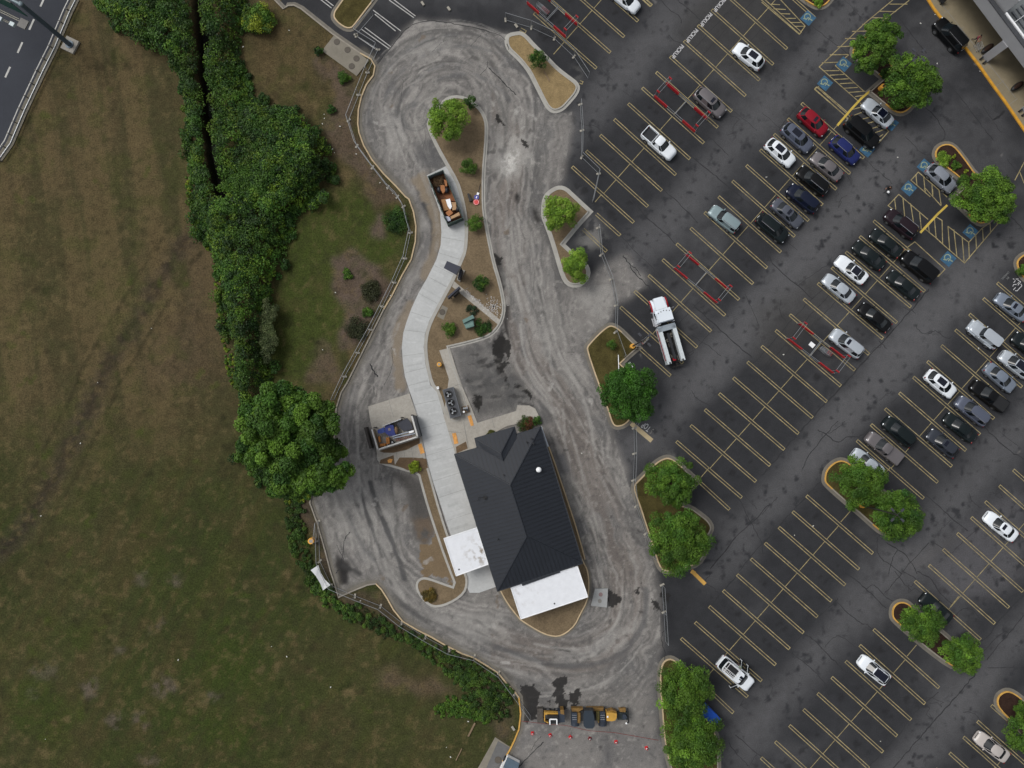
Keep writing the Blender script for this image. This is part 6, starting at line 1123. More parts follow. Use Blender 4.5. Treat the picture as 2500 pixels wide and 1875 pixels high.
tree('island_tree', at('VW', 2140, 424, 4.5), 3.8, 6.5, 'broad bright green tree in the right hand mulch island', 'tree', G_LIGHT[2:] + G_MID, 125, 120, .15, .7, GI, 16, clump=.21)
tree('island_tree', at('VW', 2225, 1590, 4), 2.6, 5.0, 'green tree cut off by the lower right corner', 'tree', G_MID, 80, 100, .14, .7, GI, 17)
def shrub(k, x, y, r, h, label, cols=G_MID, seed=0, name='shrub', cat='shrub', n=26, per=60, gap=.2, group=None, size=.09, sq=.8): return tree(name, at(k, x, y, h * .6), r, h, label, cat, cols, n, per, size, sq, group, seed, gap=gap, trunk=name == 'young_tree', clump=.36)
shrub('20', 255, 500, 1.3, 2.4, 'small dark green tree alone on the tan triangular island', G_MID + G_DARK, 21, 'young_tree', 'tree', 34, 80)
shrub('10', 1825, 865, .95, 1.8, 'dark shrub at the kerb beside the bright tree on the sandy island', G_DARK, 22)
shrub('10', 1815, 1405, 1.1, 1.8, 'green shrub on the sandy island above the fallen road signs', G_MID, 23, n=34)
shrub('11', 1862, 292, 1.15, 1.8, 'green shrub at the narrow waist of the sandy island', G_MID, 24, n=34)
shrub('11', 1905, 800, 1.15, 1.8, 'green shrub with brown clippings beside the menu board', G_MID + G_DARK, 25, n=34)
shrub('11', 1648, 1185, 1.05, 1.5, 'round green shrub left of the green utility cabinet', G_MID, 26, n=34)
shrub('11', 1930, 1175, 1.15, .45, 'low dark spreading shrub right of the green utility cabinet', G_DARK + [C(40, 50, 30)], 27, n=40, gap=0, sq=.3)
shrub('11', 1840, 1030, .8, .4, 'low dark green plants above the green utility cabinet', [C(40, 62, 44), C(34, 50, 36)], 28, n=16, sq=.3)
shrub('12', 1355, 765, .8, 1.1, 'lime green shrub beside the concrete lane', G_LIME, 29, n=34, gap=0)
shrub('13', 1480, 210, .95, .9, 'olive brown ornamental grass in the lower left island', [C(104, 92, 44), C(120, 104, 52), C(80, 76, 40)], 30, n=34, gap=0)
shrub('21', 880, 1315, .75, 1.6, 'sparse sapling in a round gravel bed', G_MID, 31, 'young_tree', 'tree', 16, 50, .3)
shrub('10', 540, 430, .65, .9, 'small dark bush at the lower left corner of the manhole pad', G_DARK, 32)
shrub('10', 750, 650, .85, 1.1, 'green bush below the manhole pad', G_MID, 33)
shrub('10', 655, 920, .6, .8, 'small dark green bush on the brown bank by the fence', G_DARK, 34)
shrub('10', 40, 150, 2.0, 2.4, 'big round green bush on the dry grass at the top', G_MID + G_YEL, 35, n=60, per=90, size=.14)
shrub('11', 1195, 270, 1.7, 1.0, 'dark green bush mass against the fence', G_DARK, 36, n=60, per=60)
shrub('11', 980, 860, 1.5, .6, 'dull green scrub patch on the brown bank', [C(52, 60, 40), C(44, 52, 36)], 37, n=50, sq=.4)
shrub('11', 860, 1180, 1.6, .6, 'grey green scrub patch above the brown triangle', [C(54, 62, 44), C(44, 54, 38)], 38, n=50, sq=.4); shrub('11', 960, 1040, .8, .8, 'bright weed clump beside the fence', G_MID, 39); shrub('11', 790, 720, .7, .5, 'green weeds in the brown patch', G_MID, 40, sq=.4)
shrub('22', 160, 400, 1.2, .9, 'reddish brown and green shrubs in the planter at the top of the restaurant', [C(96, 62, 48), C(62, 44, 34), C(48, 74, 30)], 41, n=44, gap=0); shrub('22', 240, 370, .6, .8, 'green end of the planter hedge', G_DARK, 42)
shrub('30', 1545, 1335, 1.1, .9, 'light green shrub in the mulch at the rounded end of the right island', G_LIGHT, 43, n=36); shrub('30', 1640, 1390, .7, .7, 'green shrub beside the silver crossover island', G_MID, 44); shrub('30', 1620, 1320, .3, .4, 'small yellow green plant in the mulch', G_YEL, 45, n=10); shrub('30', 1725, 1440, .35, .4, 'yellow green plant nearest the right hand tree', G_YEL, 46, n=10); shrub('30', 1720, 1520, 1.0, .8, 'dark shrub at the foot of the right hand tree', G_DARK + G_MID, 47)
shrub('30', 1050, 620, .8, .7, 'dark shrub in the middle of the mulch island near the store', G_DARK + G_MID, 48); shrub('30', 1140, 880, .75, .7, 'bright shrub at the lower tip of the mulch island near the store', G_MID, 49); shrub('30', 1005, 790, .4, .4, 'small plant beside the yellow lamp base', G_MID, 50, n=12); shrub('30', 480, 10, .7, .8, 'bright shrub in the island tip at the top edge', G_LIGHT, 51)
shrub('33', 2190, 1160, 1.0, 1.5, 'green shrub in the island at the right edge', G_MID, 52); shrub('31', 2205, 690, .8, 1.0, 'green shrub in the yellow rimmed island at the right edge', G_MID, 53); shrub('23', 1400, 1250, .1, .2, 'tiny plant', G_MID, 54, n=4) if False else None
shrub('12', 2000, 478, .55, .4, 'moss green edging plants on the north edge of the restaurant', [C(88, 92, 50), C(70, 80, 40)], 55, sq=.4)
# the overgrown creek banks: one mass of bushes nobody could count
th = RL('VW', [(178, -30), (240, 58), (312, 112), (375, 158), (392, 232), (400, 330), (410, 440), (440, 520), (468, 600), (488, 700), (498, 800), (510, 880), (512, 1000), (560, 1050), (610, 1000), (560, 860), (578, 830), (575, 700), (590, 620), (610, 530), (655, 440), (712, 385), (724, 340), (690, 268), (640, 222), (556, 214), (532, 180), (515, 100), (520, 20), (530, -30)], 1.5)
th2 = RL('VW', [(606, 1050), (612, 1120), (625, 1190), (655, 1262), (700, 1310), (770, 1345), (850, 1385), (930, 1425), (975, 1460), (1000, 1520), (1050, 1560), (1100, 1540), (1110, 1500), (1060, 1450), (1000, 1420), (900, 1375), (800, 1330), (730, 1290), (690, 1240), (665, 1180), (650, 1100)], .5)
def mass(name, poly, n, rr, hh, per, size, cols, label, seed, hole=None, zmin=.2, edge=None, mask=None):
    rng = np.random.default_rng(seed); p = np.array([(v[0], v[1]) for v in poly]); lo = p.min(0); hi = p.max(0); cen = []; k = 0
    x = rng.uniform(lo[0], hi[0], n * 6); y = rng.uniform(lo[1], hi[1], n * 6); amp = 2.6 if hole is not None else .8; ok = inside(x + (fbm(x, y, .35, 3, seed + 20) - .5) * 2 * amp, y + (fbm(x, y, .35, 3, seed + 30) - .5) * 2 * amp, [tuple(q) for q in p]); ed = pdist(x, y, [tuple(q) for q in p] + [tuple(p[0])])[0]
    if hole is not None: dh = pdist(x, y, hole)[0]; ok &= dh > 1.0
    if mask is not None: ok &= mask(x, y)
    x, y, ed = x[ok][:n], y[ok][:n], ed[ok][:n]; big = fbm(x, y, .16, 3, seed); mid = fbm(x, y, .5, 2, seed + 3)
    h = (hh * (.15 + 1.1 * big + .6 * mid)) * np.clip(ed / 2.4, .18, 1); r = rr * rng.uniform(.6, 1.35, len(x)) * np.clip(.55 + ed / 2.5, .55, 1)
    cen = np.stack([x, y, np.maximum(h - r * .5, zmin)], 1); o = leaves(name, cen, np.stack([r, r, r * .8], 1), per, size, cols, rng); tag(o, label, 'bushes', kind='stuff'); return o
mass('shrub_thicket', th, 2300, .8, 2.9, 60, .17, G_DARK + G_MID + [C(58, 92, 36), C(46, 74, 40), C(78, 108, 34)], 'dense dark green thicket of bushes along both creek banks', 61, hole=crk)
mass('bank_shrubs', th2, 700, .45, .6, 55, .12, [C(52, 84, 34), C(40, 68, 28), C(66, 96, 36)], 'low green weeds and bushes in a band below the fence', 62)
mass('bank_shrubs', RL('12', [(-60, 740), (120, 900), (230, 1080), (420, 1060), (560, 960), (300, 700), (0, 500)], .5), 260, .5, .9, 55, .12, G_DARK + G_YEL, 'dark undergrowth beneath the huge tree', 63)
mass('field_edge_grass', RL('01', [(1560, -100), (1600, 350), (1780, 560), (1850, 1250), (1960, 1659), (2020, 1659), (1900, 1250), (1830, 560), (1650, 300), (1620, -100)], .2), 420, .3, .25, 40, .1, G_YEL + G_MID, 'yellow green grass fringe along the field side of the thicket', 64, zmin=.08)
mass('field_edge_grass', RL('13', [(1500, 1150), (1650, 1060), (1850, 1100), (2000, 1230), (1980, 1300), (1800, 1230), (1560, 1230)], .2), 120, .4, .4, 50, .11, G_MID, 'bright green weed patch in the field below the fence corner', 65, zmin=.08)
mass('bank_weeds', RL('13', [(700, 240), (1000, 330), (1200, 480), (1500, 640), (1850, 780), (2100, 1000), (2180, 1250), (2080, 1300), (1900, 1100), (1800, 900), (1450, 700), (1100, 560), (900, 420), (660, 280)], .2), 300, .3, .25, 40, .1, [C(52, 62, 36), C(44, 52, 32), C(60, 72, 40)], 'sparse dull weeds on the bank just below the fence', 66, zmin=.06)


mass('bright_brush', RL('10', [(-100, 1400), (150, 1370), (210, 1460), (160, 1640), (-60, 1659), (-300, 1600)], 2.2), 260, .7, 1.0, 50, .13, [C(58, 96, 30), C(70, 108, 36), C(48, 84, 28)], 'brighter green brush in the middle of the thicket', 71, zmin=2.0)
mass('grey_brush', RL('11', [(60, 900), (160, 1000), (190, 1300), (100, 1500), (40, 1300)], 2.0), 160, .55, 1.0, 45, .12, [C(74, 92, 62), C(60, 78, 50), C(88, 104, 74)], 'greyish green brush along the thicket beside the lawn', 72, zmin=1.9)
# ================================================================ SMALL THINGS
def rel(o, v): return v - o.location
# ---- temporary chain link fence panels
LINKM = bpy.data.materials.new('chain_link'); LINKM.use_nodes = True
n = LINKM.node_tree.nodes; l = LINKM.node_tree.links; bs = n['Principled BSDF']; bs.inputs['Base Color'].default_value = (*C(92, 98, 98), 1); bs.inputs['Metallic'].default_value = .4; bs.inputs['Roughness'].default_value = .6
uv = n.new('ShaderNodeUVMap'); uv.uv_map = 'metres'; sx = n.new('ShaderNodeSeparateXYZ'); l.new(uv.outputs[0], sx.inputs[0]); outs = []
for sgn_ in ('ADD', 'SUBTRACT'):
    a = n.new('ShaderNodeMath'); a.operation = sgn_; l.new(sx.outputs[0], a.inputs[0]); l.new(sx.outputs[1], a.inputs[1]); b = n.new('ShaderNodeMath'); b.operation = 'MULTIPLY'; b.inputs[1].default_value = 12; l.new(a.outputs[0], b.inputs[0])
    c = n.new('ShaderNodeMath'); c.operation = 'FRACT'; l.new(b.outputs[0], c.inputs[0]); d = n.new('ShaderNodeMath'); d.operation = 'LESS_THAN'; d.inputs[1].default_value = .085; l.new(c.outputs[0], d.inputs[0]); outs.append(d)
mxm = n.new('ShaderNodeMath'); mxm.operation = 'MAXIMUM'; l.new(outs[0].outputs[0], mxm.inputs[0]); l.new(outs[1].outputs[0], mxm.inputs[1]); l.new(mxm.outputs[0], bs.inputs['Alpha'])
FOOT = M('fence_foot', C(150, 146, 136), .8, var=.15)
def fpanel(a, b, grp, lb, foot=True, hgt=1.83, fz=0.0):
    m = (a + b) / 2; o = thing('temporary_fence', (m.x, m.y, fz), math.atan2((b - a).y, (b - a).x), lb, 'fence panel', grp); Lh = (b - a).length / 2 - .04; f = MB()
    for p, q in (((-Lh, 0, .08), (Lh, 0, .08)), ((-Lh, 0, hgt), (Lh, 0, hgt)), ((-Lh, 0, .0), (-Lh, 0, hgt)), ((Lh, 0, .0), (Lh, 0, hgt))): f.tube(p, q, .028, n=6)
    f.build('frame', STEEL, o); me = MB().add([(-Lh, 0, .08), (Lh, 0, .08), (Lh, 0, hgt), (-Lh, 0, hgt)], [(0, 1, 2, 3)]).mesh('chain_link', [LINKM]); u = me.uv_layers.new(name='metres')
    for i, (x, y) in enumerate(((0, 0), (2 * Lh, 0), (2 * Lh, hgt), (0, hgt))): u.data[i].uv = (x, y)
    link('chain_link', me, o)
    if foot: MB().box((-Lh, 0, .06), (.24, .62, .12), rz=.35).build('foot', FOOT, o)
W_ = [R('10', 1048, 418), R('10', 960, 612), R('10', 885, 800), R('10', 800, 1015), R('10', 868, 1232), R('10', 1000, 1412), R('10', 1130, 1580), R('11', 1210, 70), R('11', 1262, 152), R('11', 1322, 372), R('11', 1275, 590), R('11', 1185, 793), R('11', 1085, 995), R('11', 985, 1190), R('11', 877, 1385), R('11', 768, 1585), R('12', 675, 195)]
for a, b in zip(W_, W_[1:]): fpanel(a, b, 'fence panels along the western kerb', 'temporary chain link fence panel on the brown bank along the western kerb')
N_ = [R('10', 1425, 35), R('10', 1645, 78)]; a = R('10', 1007, 130); fpanel(R('10', 860, 300), a, 'fence panels by the white lines at the top', 'chain link fence panel across the white painted lines at the top'); fpanel(R('10', 860, 300), R('10', 1048, 418), 'fence panels by the white lines at the top', 'chain link fence panel across the white painted lines at the top')
E_ = [R('10', 2120, 170), R('20', 195, 235), R('20', 390, 325), R('20', 555, 478), R('20', 678, 665)]; EG = 'fence panels around the tan triangular island'
for a, b in zip(E_, E_[1:]): fpanel(a, b, EG, 'chain link fence panel above the tan triangular island')
E2 = [R('20', 610, 880), R('20', 625, 1100), R('20', 620, 1325), R('20', 765, 1465), R('21', 712, 120)]
for a, b in zip(E2, E2[1:]): fpanel(a, b, 'fence panels between the two left islands', 'chain link fence panel between the tan island and the L shaped island')
E3 = [R('21', 760, 330), R('21', 785, 558), R('21', 870, 765), R('21', 912, 985), R('21', 905, 1210), R('21', 980, 1420)]
for a, b in zip(E3[:2] + E3[2:], E3[1:]): fpanel(a, b, 'fence panels left of the tow truck', 'chain link fence panel left of the tow truck')
E4 = [R('22', 1105, 355), R('22', 1064, 430), R('22', 1068, 645), R('22', 1058, 870), R('22', 1080, 1090), R('22', 1160, 1320), R('22', 1230, 1525)]
for a, b in zip(E4, E4[1:]): fpanel(a, b, 'fence panels along the two-tree island', 'chain link fence panel along the drive side of the two-tree grass island')
E5 = [R('23', 1300, 110), R('23', 1315, 340), R('23', 1330, 590)]
for a, b in zip(E5, E5[1:]): fpanel(a, b, 'fence panels by the dark patch', 'chain link fence panel right of the dark square asphalt patch')
S_F = [R('12', 545, 1215), R('12', 556, 1552), R('13', 655, 120), R('13', 852, 205), R('13', 1068, 290), R('13', 1245, 430), R('13', 1445, 550), R('13', 1645, 660), R('13', 1860, 712), R('13', 2065, 850), R('13', 2200, 1030), R('23', 190, 1215)]
for a, b in zip(S_F, S_F[1:]): fpanel(a, b, 'fence panels on the lower left kerb', 'chain link fence panel along the lower left kerb')
fpanel(R('12', 525, 1390), R('12', 545, 1215), 'fence panels on the lower left kerb', 'chain link fence panel along the lower left kerb')
for k_, x, y, lb in (('20', 70, 222, 'beige fence foot block standing loose above the tan triangular island'), ('10', 1425, 35, 'beige fence foot block at the top edge beside the white lines'), ('10', 1645, 78, 'beige fence foot block at the top edge, above the turning circle'), ('23', 45, 1320, 'white fence foot block lying in the weeds left of the first cone')):
    v = R(k_, x, y); tag(MB().box((v.x, v.y, .16), (.3, .6, .14), rz=.6).build('fence_foot', FOOT), lb, 'fence foot')
v = R('FN', 235, 1170, 1.0); o = thing('banner', (v.x, v.y, 0), rad(-58), 'white banner tied to the fence at the lower left', 'banner'); MB().add([(-1.5, .45, 1.15), (-.5, .2, 1.2), (.6, .2, 1.2), (1.6, .45, 1.15), (1.6, -.55, 1.75), (.6, -.4, 1.7), (-.5, -.4, 1.7), (-1.5, -.55, 1.75)], [(0, 1, 6, 7), (1, 2, 5, 6), (2, 3, 4, 5)]).build('cloth', WHITE, o)
# ---- cart corrals
def corral(k, c4, label, carts=0):
    a, b, c, d = [R(k, x, y, .9) for x, y in c4]  # end near upper left: right post, left post; far end: left post, right post
    m = (a + b + c + d) / 4; ax_ = ((a + b) / 2 - (c + d) / 2); Lc = ax_.length; wv = ((a - b).length + (d - c).length) / 2; o = thing('cart_corral', (m.x, m.y, 0), math.atan2(ax_.y, ax_.x), label, 'cart corral', 'red and steel cart corrals')
    for sy in (-1, 1):
        f = MB()
        for z in (.35, .9): f.tube((-Lc / 2, sy * wv / 2, z), (Lc / 2, sy * wv / 2, z), .028, n=6)
        for x in (-Lc / 2, -Lc / 4, 0, Lc / 4, Lc / 2): f.tube((x, sy * wv / 2, 0), (x, sy * wv / 2, .9), .028, n=6)
        f.build('side_rail', STEEL, o)
        for sx_ in (-1, 1): MB().box((sx_ * Lc * .335, sy * wv / 2, .62), (Lc * .30, .1, .62)).build('red_panel', RED, o)
    for sx_ in (-1, 1):
        f = MB(); x = sx_ * (Lc / 2 - .35)
        for dx_ in (-.22, .22):
            f.tube((x + dx_, -wv / 2, .9), (x + dx_, -wv / 2, 2.35), .025, n=6); f.tube((x + dx_, wv / 2, .9), (x + dx_, wv / 2, 2.35), .025, n=6); f.tube((x + dx_, -wv / 2, 2.35), (x + dx_, wv / 2, 2.35), .025, n=6)
        f.build('arch', STEEL, o)
        for sy in (-1, 1): MB().box((x, sy * wv / 2, 2.3), (.5, .1, .3)).build('sign_plate', RED, o)
    f = MB(); f.tube((0, -wv / 2, .3), (0, wv / 2, .3), .035, n=6); f.tube((0, -wv / 2, .75), (0, wv / 2, .75), .035, n=6); f.build('divider', STEEL, o)
    for i in range(carts):
        q = m + Matrix.Rotation(o.rotation_euler.z, 3, 'Z') @ Vector((Lc * (.12 + .035 * i) * (1 if carts > 3 else -1), wv * .18 * (1 if carts > 3 else -1), 0)); cart(q, o.rotation_euler.z + .0, 'nested steel shopping cart inside the ' + label[:label.find('cart corral')] + 'cart corral', 'shopping carts in the corrals')
def cart(q, an, lb, grp=None, scale=1.0):
    o = thing('shopping_cart', (q.x, q.y, 0), an, lb, 'shopping cart', grp); b = MB()
    for z, s_ in ((1.0, 1.0), (.75, .92), (.5, .85)):
        pts = [(-.45 * s_, -.28 * s_, z), (.5 * s_, -.2 * s_, z), (.5 * s_, .2 * s_, z), (-.45 * s_, .28 * s_, z), (-.45 * s_, -.28 * s_, z)]; b.path(pts, .014, 4)
    for i in range(6): x = -.4 + i * .17; b.tube((x, -.26, 1.0), (x, -.22, .5), .01, n=4); b.tube((x, .26, 1.0), (x, .22, .5), .01, n=4); b.tube((x, -.22, .5), (x, .22, .5), .01, n=4)
    b.build('basket', STEEL, o); b = MB(); b.path([(-.5, -.25, .15), (.45, -.18, .15), (.45, .18, .15), (-.5, .25, .15)], .018, 4); b.tube((-.48, -.24, .15), (-.55, -.25, 1.0), .018, n=4); b.tube((-.48, .24, .15), (-.55, .25, 1.0), .018, n=4); b.build('chassis', STEEL, o)
    MB().tube((-.56, -.27, 1.02), (-.56, .27, 1.02), .022, n=6).build('handle', RED, o)
    for x, y in ((-.48, -.22), (-.48, .22), (.42, -.17), (.42, .17)): link('wheel', cmesh(('cw',), lambda: MB().tube((0, -.02, 0), (0, .02, 0), .06, n=8).mesh('w', [RUBBER])), o, (x, y, .06))
corral('CO', [(610, 270), (340, 560), (1280, 1385), (1560, 1100)], 'red and steel cart corral beside the warm grey suv')
corral('20', [(425, 50), (320, 155), (500, 305), (600, 205)], 'red cart corral with carts at the top left of the lot', 4) if False else corral('20', [(425, 50), (320, 155), (690, 460), (800, 355)], 'red cart corral holding carts at the top left of the lot', 4) if False else None
corral('20', [(260, -100), (150, 10), (495, 300), (590, 210)], 'red cart corral holding carts at the top edge of the lot', 5)
corral('21', [(1500, 550), (1400, 660), (1770, 965), (1875, 855)], 'empty red cart corral in the middle, right of the tow truck')
corral('31', [(315, 1140), (220, 1255), (605, 1560), (720, 1435)], 'red cart corral beside the silver suv, a white sheet lying in it', 3)
v = R('31', 421, 1320); tag(MB().box((v.x, v.y, .05), (.75, .6, .04), rz=rad(-41)).build('paper_sheet', WHITE), 'white square sheet lying inside the cart corral beside the silver suv', 'sheet')
# ---- lamp posts
def lamp_post(k, bx_, by_, h, label, heads=4, k2=None, hx_=0, hy_=0):
    v = R(k, bx_, by_); o = thing('lamp_post', (v.x, v.y, .11), 0, label, 'lamp post', 'tall lot lamp posts on yellow bases'); MB().tube((0, 0, -.1), (0, 0, .78), .33, n=18).build('base', M('lamp_base_yellow', C(216, 158, 62), .7, var=.15, scale=2), o, smooth=40)
    MB().tube((0, 0, .78), (0, 0, h), .11, .075, 10).build('pole', M('lamp_pole_bronze', C(62, 60, 60), .5, .4), o, smooth=40)
    for i in range(heads):
        a_ = i * 2 * math.pi / heads + .75; b = MB(); b.tube((0, 0, h - .1), (.5 * math.cos(a_), .5 * math.sin(a_), h), .04, n=6); ar = b.build('arm', M('lamp_pole_bronze', None), o); MB().box((.85 * math.cos(a_), .85 * math.sin(a_), h), (.5, .26, .1), rz=a_).build('lamp_head', M('lamp_head', C(62, 64, 70), .6, .2), ar)
lamp_post('21', 1045, 1335, 9.1, 'tall lamp post on a yellow base in the grass island beside the tow truck'); lamp_post('30', 995, 752, 9.1, 'tall lamp post on a yellow base in the mulch island near the store'); lamp_post('32', 825, 1080, 9.1, 'tall lamp post on a yellow base between the two trees right of centre')
v = R('11', 1568, 1488); o = thing('bollard', (v.x, v.y, .1), 0, 'round yellow bollard base beside the white strip above the fan unit', 'bollard'); MB().tube((0, 0, 0), (0, 0, .8), .3, .3, 18).build('sleeve', M('lamp_base_yellow', None), o); MB().tube((0, 0, .8), (0, 0, .84), .16, n=12).build('cap', CONC, o)
v = R('12', 497, 1375); o = thing('bollard', (v.x, v.y, 0), 0, 'wide orange yellow post base at the lower left fence', 'bollard'); MB().tube((0, 0, 0), (0, 0, 1.0), .4, .4, 18).build('sleeve', M('lamp_base_yellow', None), o); MB().tube((0, 0, 1.0), (0, 0, 1.03), .24, n=12).build('cap', CONC, o)
# ---- cones
for i, (x, y) in enumerate(((208, 1372), (358, 1388), (528, 1405), (693, 1416), (914, 1445), (1172, 1496))):
    lb = ['red and white cone at the far left of the row below the yellow machines', 'second red cone from the left in the row of six', 'third red cone from the left, below the slatted wheel', 'darker maroon cone in the middle of the row below the cab roof', 'red cone fifth from the left, right of the maroon one', 'last red cone on the right, nearest the tree island'][i]
    v = R('23', x, y, .3); cc = M('cone_red', C(196, 40, 48), .5) if i not in (3,) else M('cone_maroon', C(112, 26, 36), .5); o = thing('traffic_cone', (v.x, v.y, 0), i * .4, lb, 'cone', 'row of traffic cones'); MB().box((0, 0, .03), (.4, .4, .06)).build('base', cc, o); b = MB(); b.tube((0, 0, .06), (0, 0, .35), .16, .1, 14); b.tube((0, 0, .52), (0, 0, .72), .07, .03, 14); b.build('body', cc, o); MB().tube((0, 0, .35), (0, 0, .52), .1, .07, 14).build('reflective_band', WHITE, o)
q = RL('23', [(105, 1262), (350, 1290), (480, 1298), (690, 1345), (900, 1360), (1270, 1425)], .03); tag(MB().path(q, .022, 5).build('rope', M('red_rope', C(128, 40, 42), .8)), 'long thin red rope lying across the drive below the yellow machines', 'rope')
# ---- open dumpster full of cardboard
def D_(x, y, z): return R('DD', x, y, z)
base = [D_(200, 385, .2), D_(450, 300, .2), D_(800, 1130, .2), D_(540, 1270, .2)]
top = [D_(118, 352, 1.45), D_(455, 212, 1.45), D_(882, 1236, 1.45), D_(545, 1382, 1.45)]
c0 = sum(top, Vector()) / 4; o = thing('open_dumpster', (c0.x, c0.y, 0), 0, 'long open dark green dumpster heaped with cardboard, standing on the concrete lane', 'dumpster'); GD = M('dumpster_green', C(34, 58, 52), .6, var=.2, scale=2); GI_ = M('dumpster_inside_grey', C(92, 100, 102), .7, var=.2, scale=1.5)
tp = [(t - c0) for t in top]; inn = inset(ccw([(t.x, t.y) for t in tp]), .09); cc = ccw([(t.x, t.y) for t in tp]); b = MB()
for i in range(4):
    a, b_, ia, ib = cc[i], cc[(i + 1) % 4], inn[i], inn[(i + 1) % 4]; b.cur = 0
    b.add([(*a, .18), (*b_, .18), (*b_, 1.45), (*a, 1.45)], [(0, 1, 2, 3)]); b.add([(*a, 1.45), (*b_, 1.45), (*ib, 1.45), (*ia, 1.45)], [(0, 1, 2, 3)]); b.cur = 1; b.add([(*ia, .25), (*ib, .25), (*ib, 1.45), (*ia, 1.45)], [(3, 2, 1, 0)])
b.build('walls', [GD, GI_], o); MB().sheet(inn, .25).build('floor', M('rusty_bin_floor', C(98, 62, 40), .85, var=.4, scale=2), o)
for i in (0, 2): m = (Vector(cc[i]) + Vector(cc[(i + 1) % 4])) / 2
rb_ = MB()
for i in range(4):
    a, b_ = Vector(cc[i]), Vector(cc[(i + 1) % 4]); n_ = int((b_ - a).length / 1.1)
    for k_ in range(1, n_): p_ = a.lerp(b_, k_ / n_); rb_.box((p_.x, p_.y, .8), (.12, .12, 1.2), rz=math.atan2((b_ - a).y, (b_ - a).x))
rb_.build('ribs', GD, o)
CARD = M('cardboard', C(150, 112, 74), .9, var=.15, scale=2); CARD2 = M('pale_cardboard', C(170, 138, 104), .9, var=.12, scale=2); CARD3 = M('orange_cardboard', C(156, 104, 66), .9, var=.15)
def slab(nm, pts, z, th, mat, lb, cat='cardboard', grp=None, k='DD', tilt=0):
    p = [R(k, x, y, z) for x, y in pts]; return tag(MB().prism([(q.x, q.y) for q in p], z - th, z).build(nm, mat), lb, cat, grp)
slab('cardboard_sheet', [(410, 850), (520, 830), (600, 1060), (470, 1090)], .8, .4, CARD, 'brown cardboard left of the white printed panel in the dumpster'); slab('white_board', [(505, 850), (600, 830), (640, 1000), (600, 1060), (550, 990)], 1.1, .12, WHITE, 'white printed panel lying on the cardboard in the dumpster', 'panel'); slab('cardboard_box', [(630, 905), (725, 905), (735, 1060), (650, 1080)], .95, .5, CARD2, 'pale pinkish cardboard box right of the white panel in the dumpster', 'box')
slab('cardboard_box', [(505, 1125), (600, 1055), (665, 1130), (570, 1210)], 1.2, .5, CARD3, 'orange cardboard box near the lower end of the dumpster', 'box'); slab('cardboard_sheet', [(605, 1215), (790, 1115), (810, 1180), (625, 1265)], 1.1, .4, CARD2, 'pale cardboard along the lower rim of the dumpster'); slab('printed_box', [(485, 1200), (590, 1210), (620, 1290), (550, 1310)], 1.0, .6, M('pale_blue_card', C(176, 180, 196), .8), 'pale blue white box in the lower left corner of the dumpster', 'box')
slab('cardboard_sheet', [(395, 545), (480, 540), (500, 660), (450, 720), (400, 640)], 1.0, .5, CARD3, 'folded orange cardboard by the black bags in the dumpster'); slab('cardboard_sheet', [(440, 730), (620, 650), (720, 890), (560, 860)], .45, .15, M('red_brown_board', C(124, 78, 48), .9), 'red brown boards on the floor of the dumpster', 'boards'); slab('cardboard_sheet', [(470, 420), (530, 450), (540, 560), (500, 570)], .9, .4, CARD3, 'crumpled orange cardboard beside the branches in the dumpster')
for x, y, r_, lb in ((365, 640, .42, 'dark grey bin bag between cardboard in the dumpster'), (530, 650, .38, 'black bin bag right of the folded orange cardboard'), (765, 1050, .35, 'black bag against the right side of the dumpster')): v = D_(x, y, .8); tag(MB().ball((v.x, v.y, .75), (r_ * .8, r_ * 1.1, .4), 12, 7).build('bin_bag', M('bin_bag_black', C(34, 34, 40), .4), smooth=60), lb, 'bin bag')
b = MB(); c1 = D_(350, 450, .7)
for i in range(260): a_ = random.uniform(0, 3.14); p = c1 + Vector((random.uniform(-.7, .62), random.uniform(-.85, .7), random.uniform(-.3, .1))); d = Vector((math.cos(a_), math.sin(a_), random.uniform(-.2, .2))) * random.uniform(.1, .28); b.tube(p - d, p + d, random.uniform(.012, .03), n=4)
tag(b.build('brush_pile', M('dry_branches', C(88, 70, 48), .95, var=.3)), 'tangled pile of dry branches in the upper end of the dumpster', 'branches', kind='stuff')
# ---- trash enclosure with its contents
def E_(x, y, z=1.9): return R('EE', x, y, z)
zt = 1.75; ENW = M('enclosure_wall', C(132, 118, 98), .9, var=.12, scale=2); ENC = M('enclosure_cap', C(186, 186, 184), .7, var=.08)
o = thing('trash_enclosure', (E_(560, 620).x, E_(560, 620).y, 0), 0, 'walled trash enclosure with pale wall caps left of the concrete lane', 'enclosure')
def wall(p0, p1, w, nm, m1=ENW, m2=ENC, z=zt):
    a, b_ = E_(*p0, z) - o.location, E_(*p1, z) - o.location; a.z = b_.z = 0; an_ = math.atan2((b_ - a).y, (b_ - a).x); m = (a + b_) / 2; wq = MB().box((m.x, m.y, z / 2), ((b_ - a).length, w - .04, z), rz=an_).build(nm, m1, o); MB().box((m.x, m.y, z + .03), ((b_ - a).length + .06, w, .07), rz=an_).build('wall_cap', m2, wq)
wall((182, 578), (278, 895), .2, 'wall'); wall((278, 895), (905, 690), .2, 'wall'); wall((815, 360), (905, 690), .22, 'wall'); wall((850, 362), (940, 690), .32, 'outer_wall', FASC, DARKST)
a, b_ = E_(350, 522, 1.6) - o.location, E_(640, 412, 1.6) - o.location; m = (a + b_) / 2; MB().box((m.x, m.y, .85), ((b_ - a).length, .1, 1.5), rz=math.atan2((b_ - a).y, (b_ - a).x)).build('gate', M('gate_pale', C(168, 170, 172), .5, .3), o)
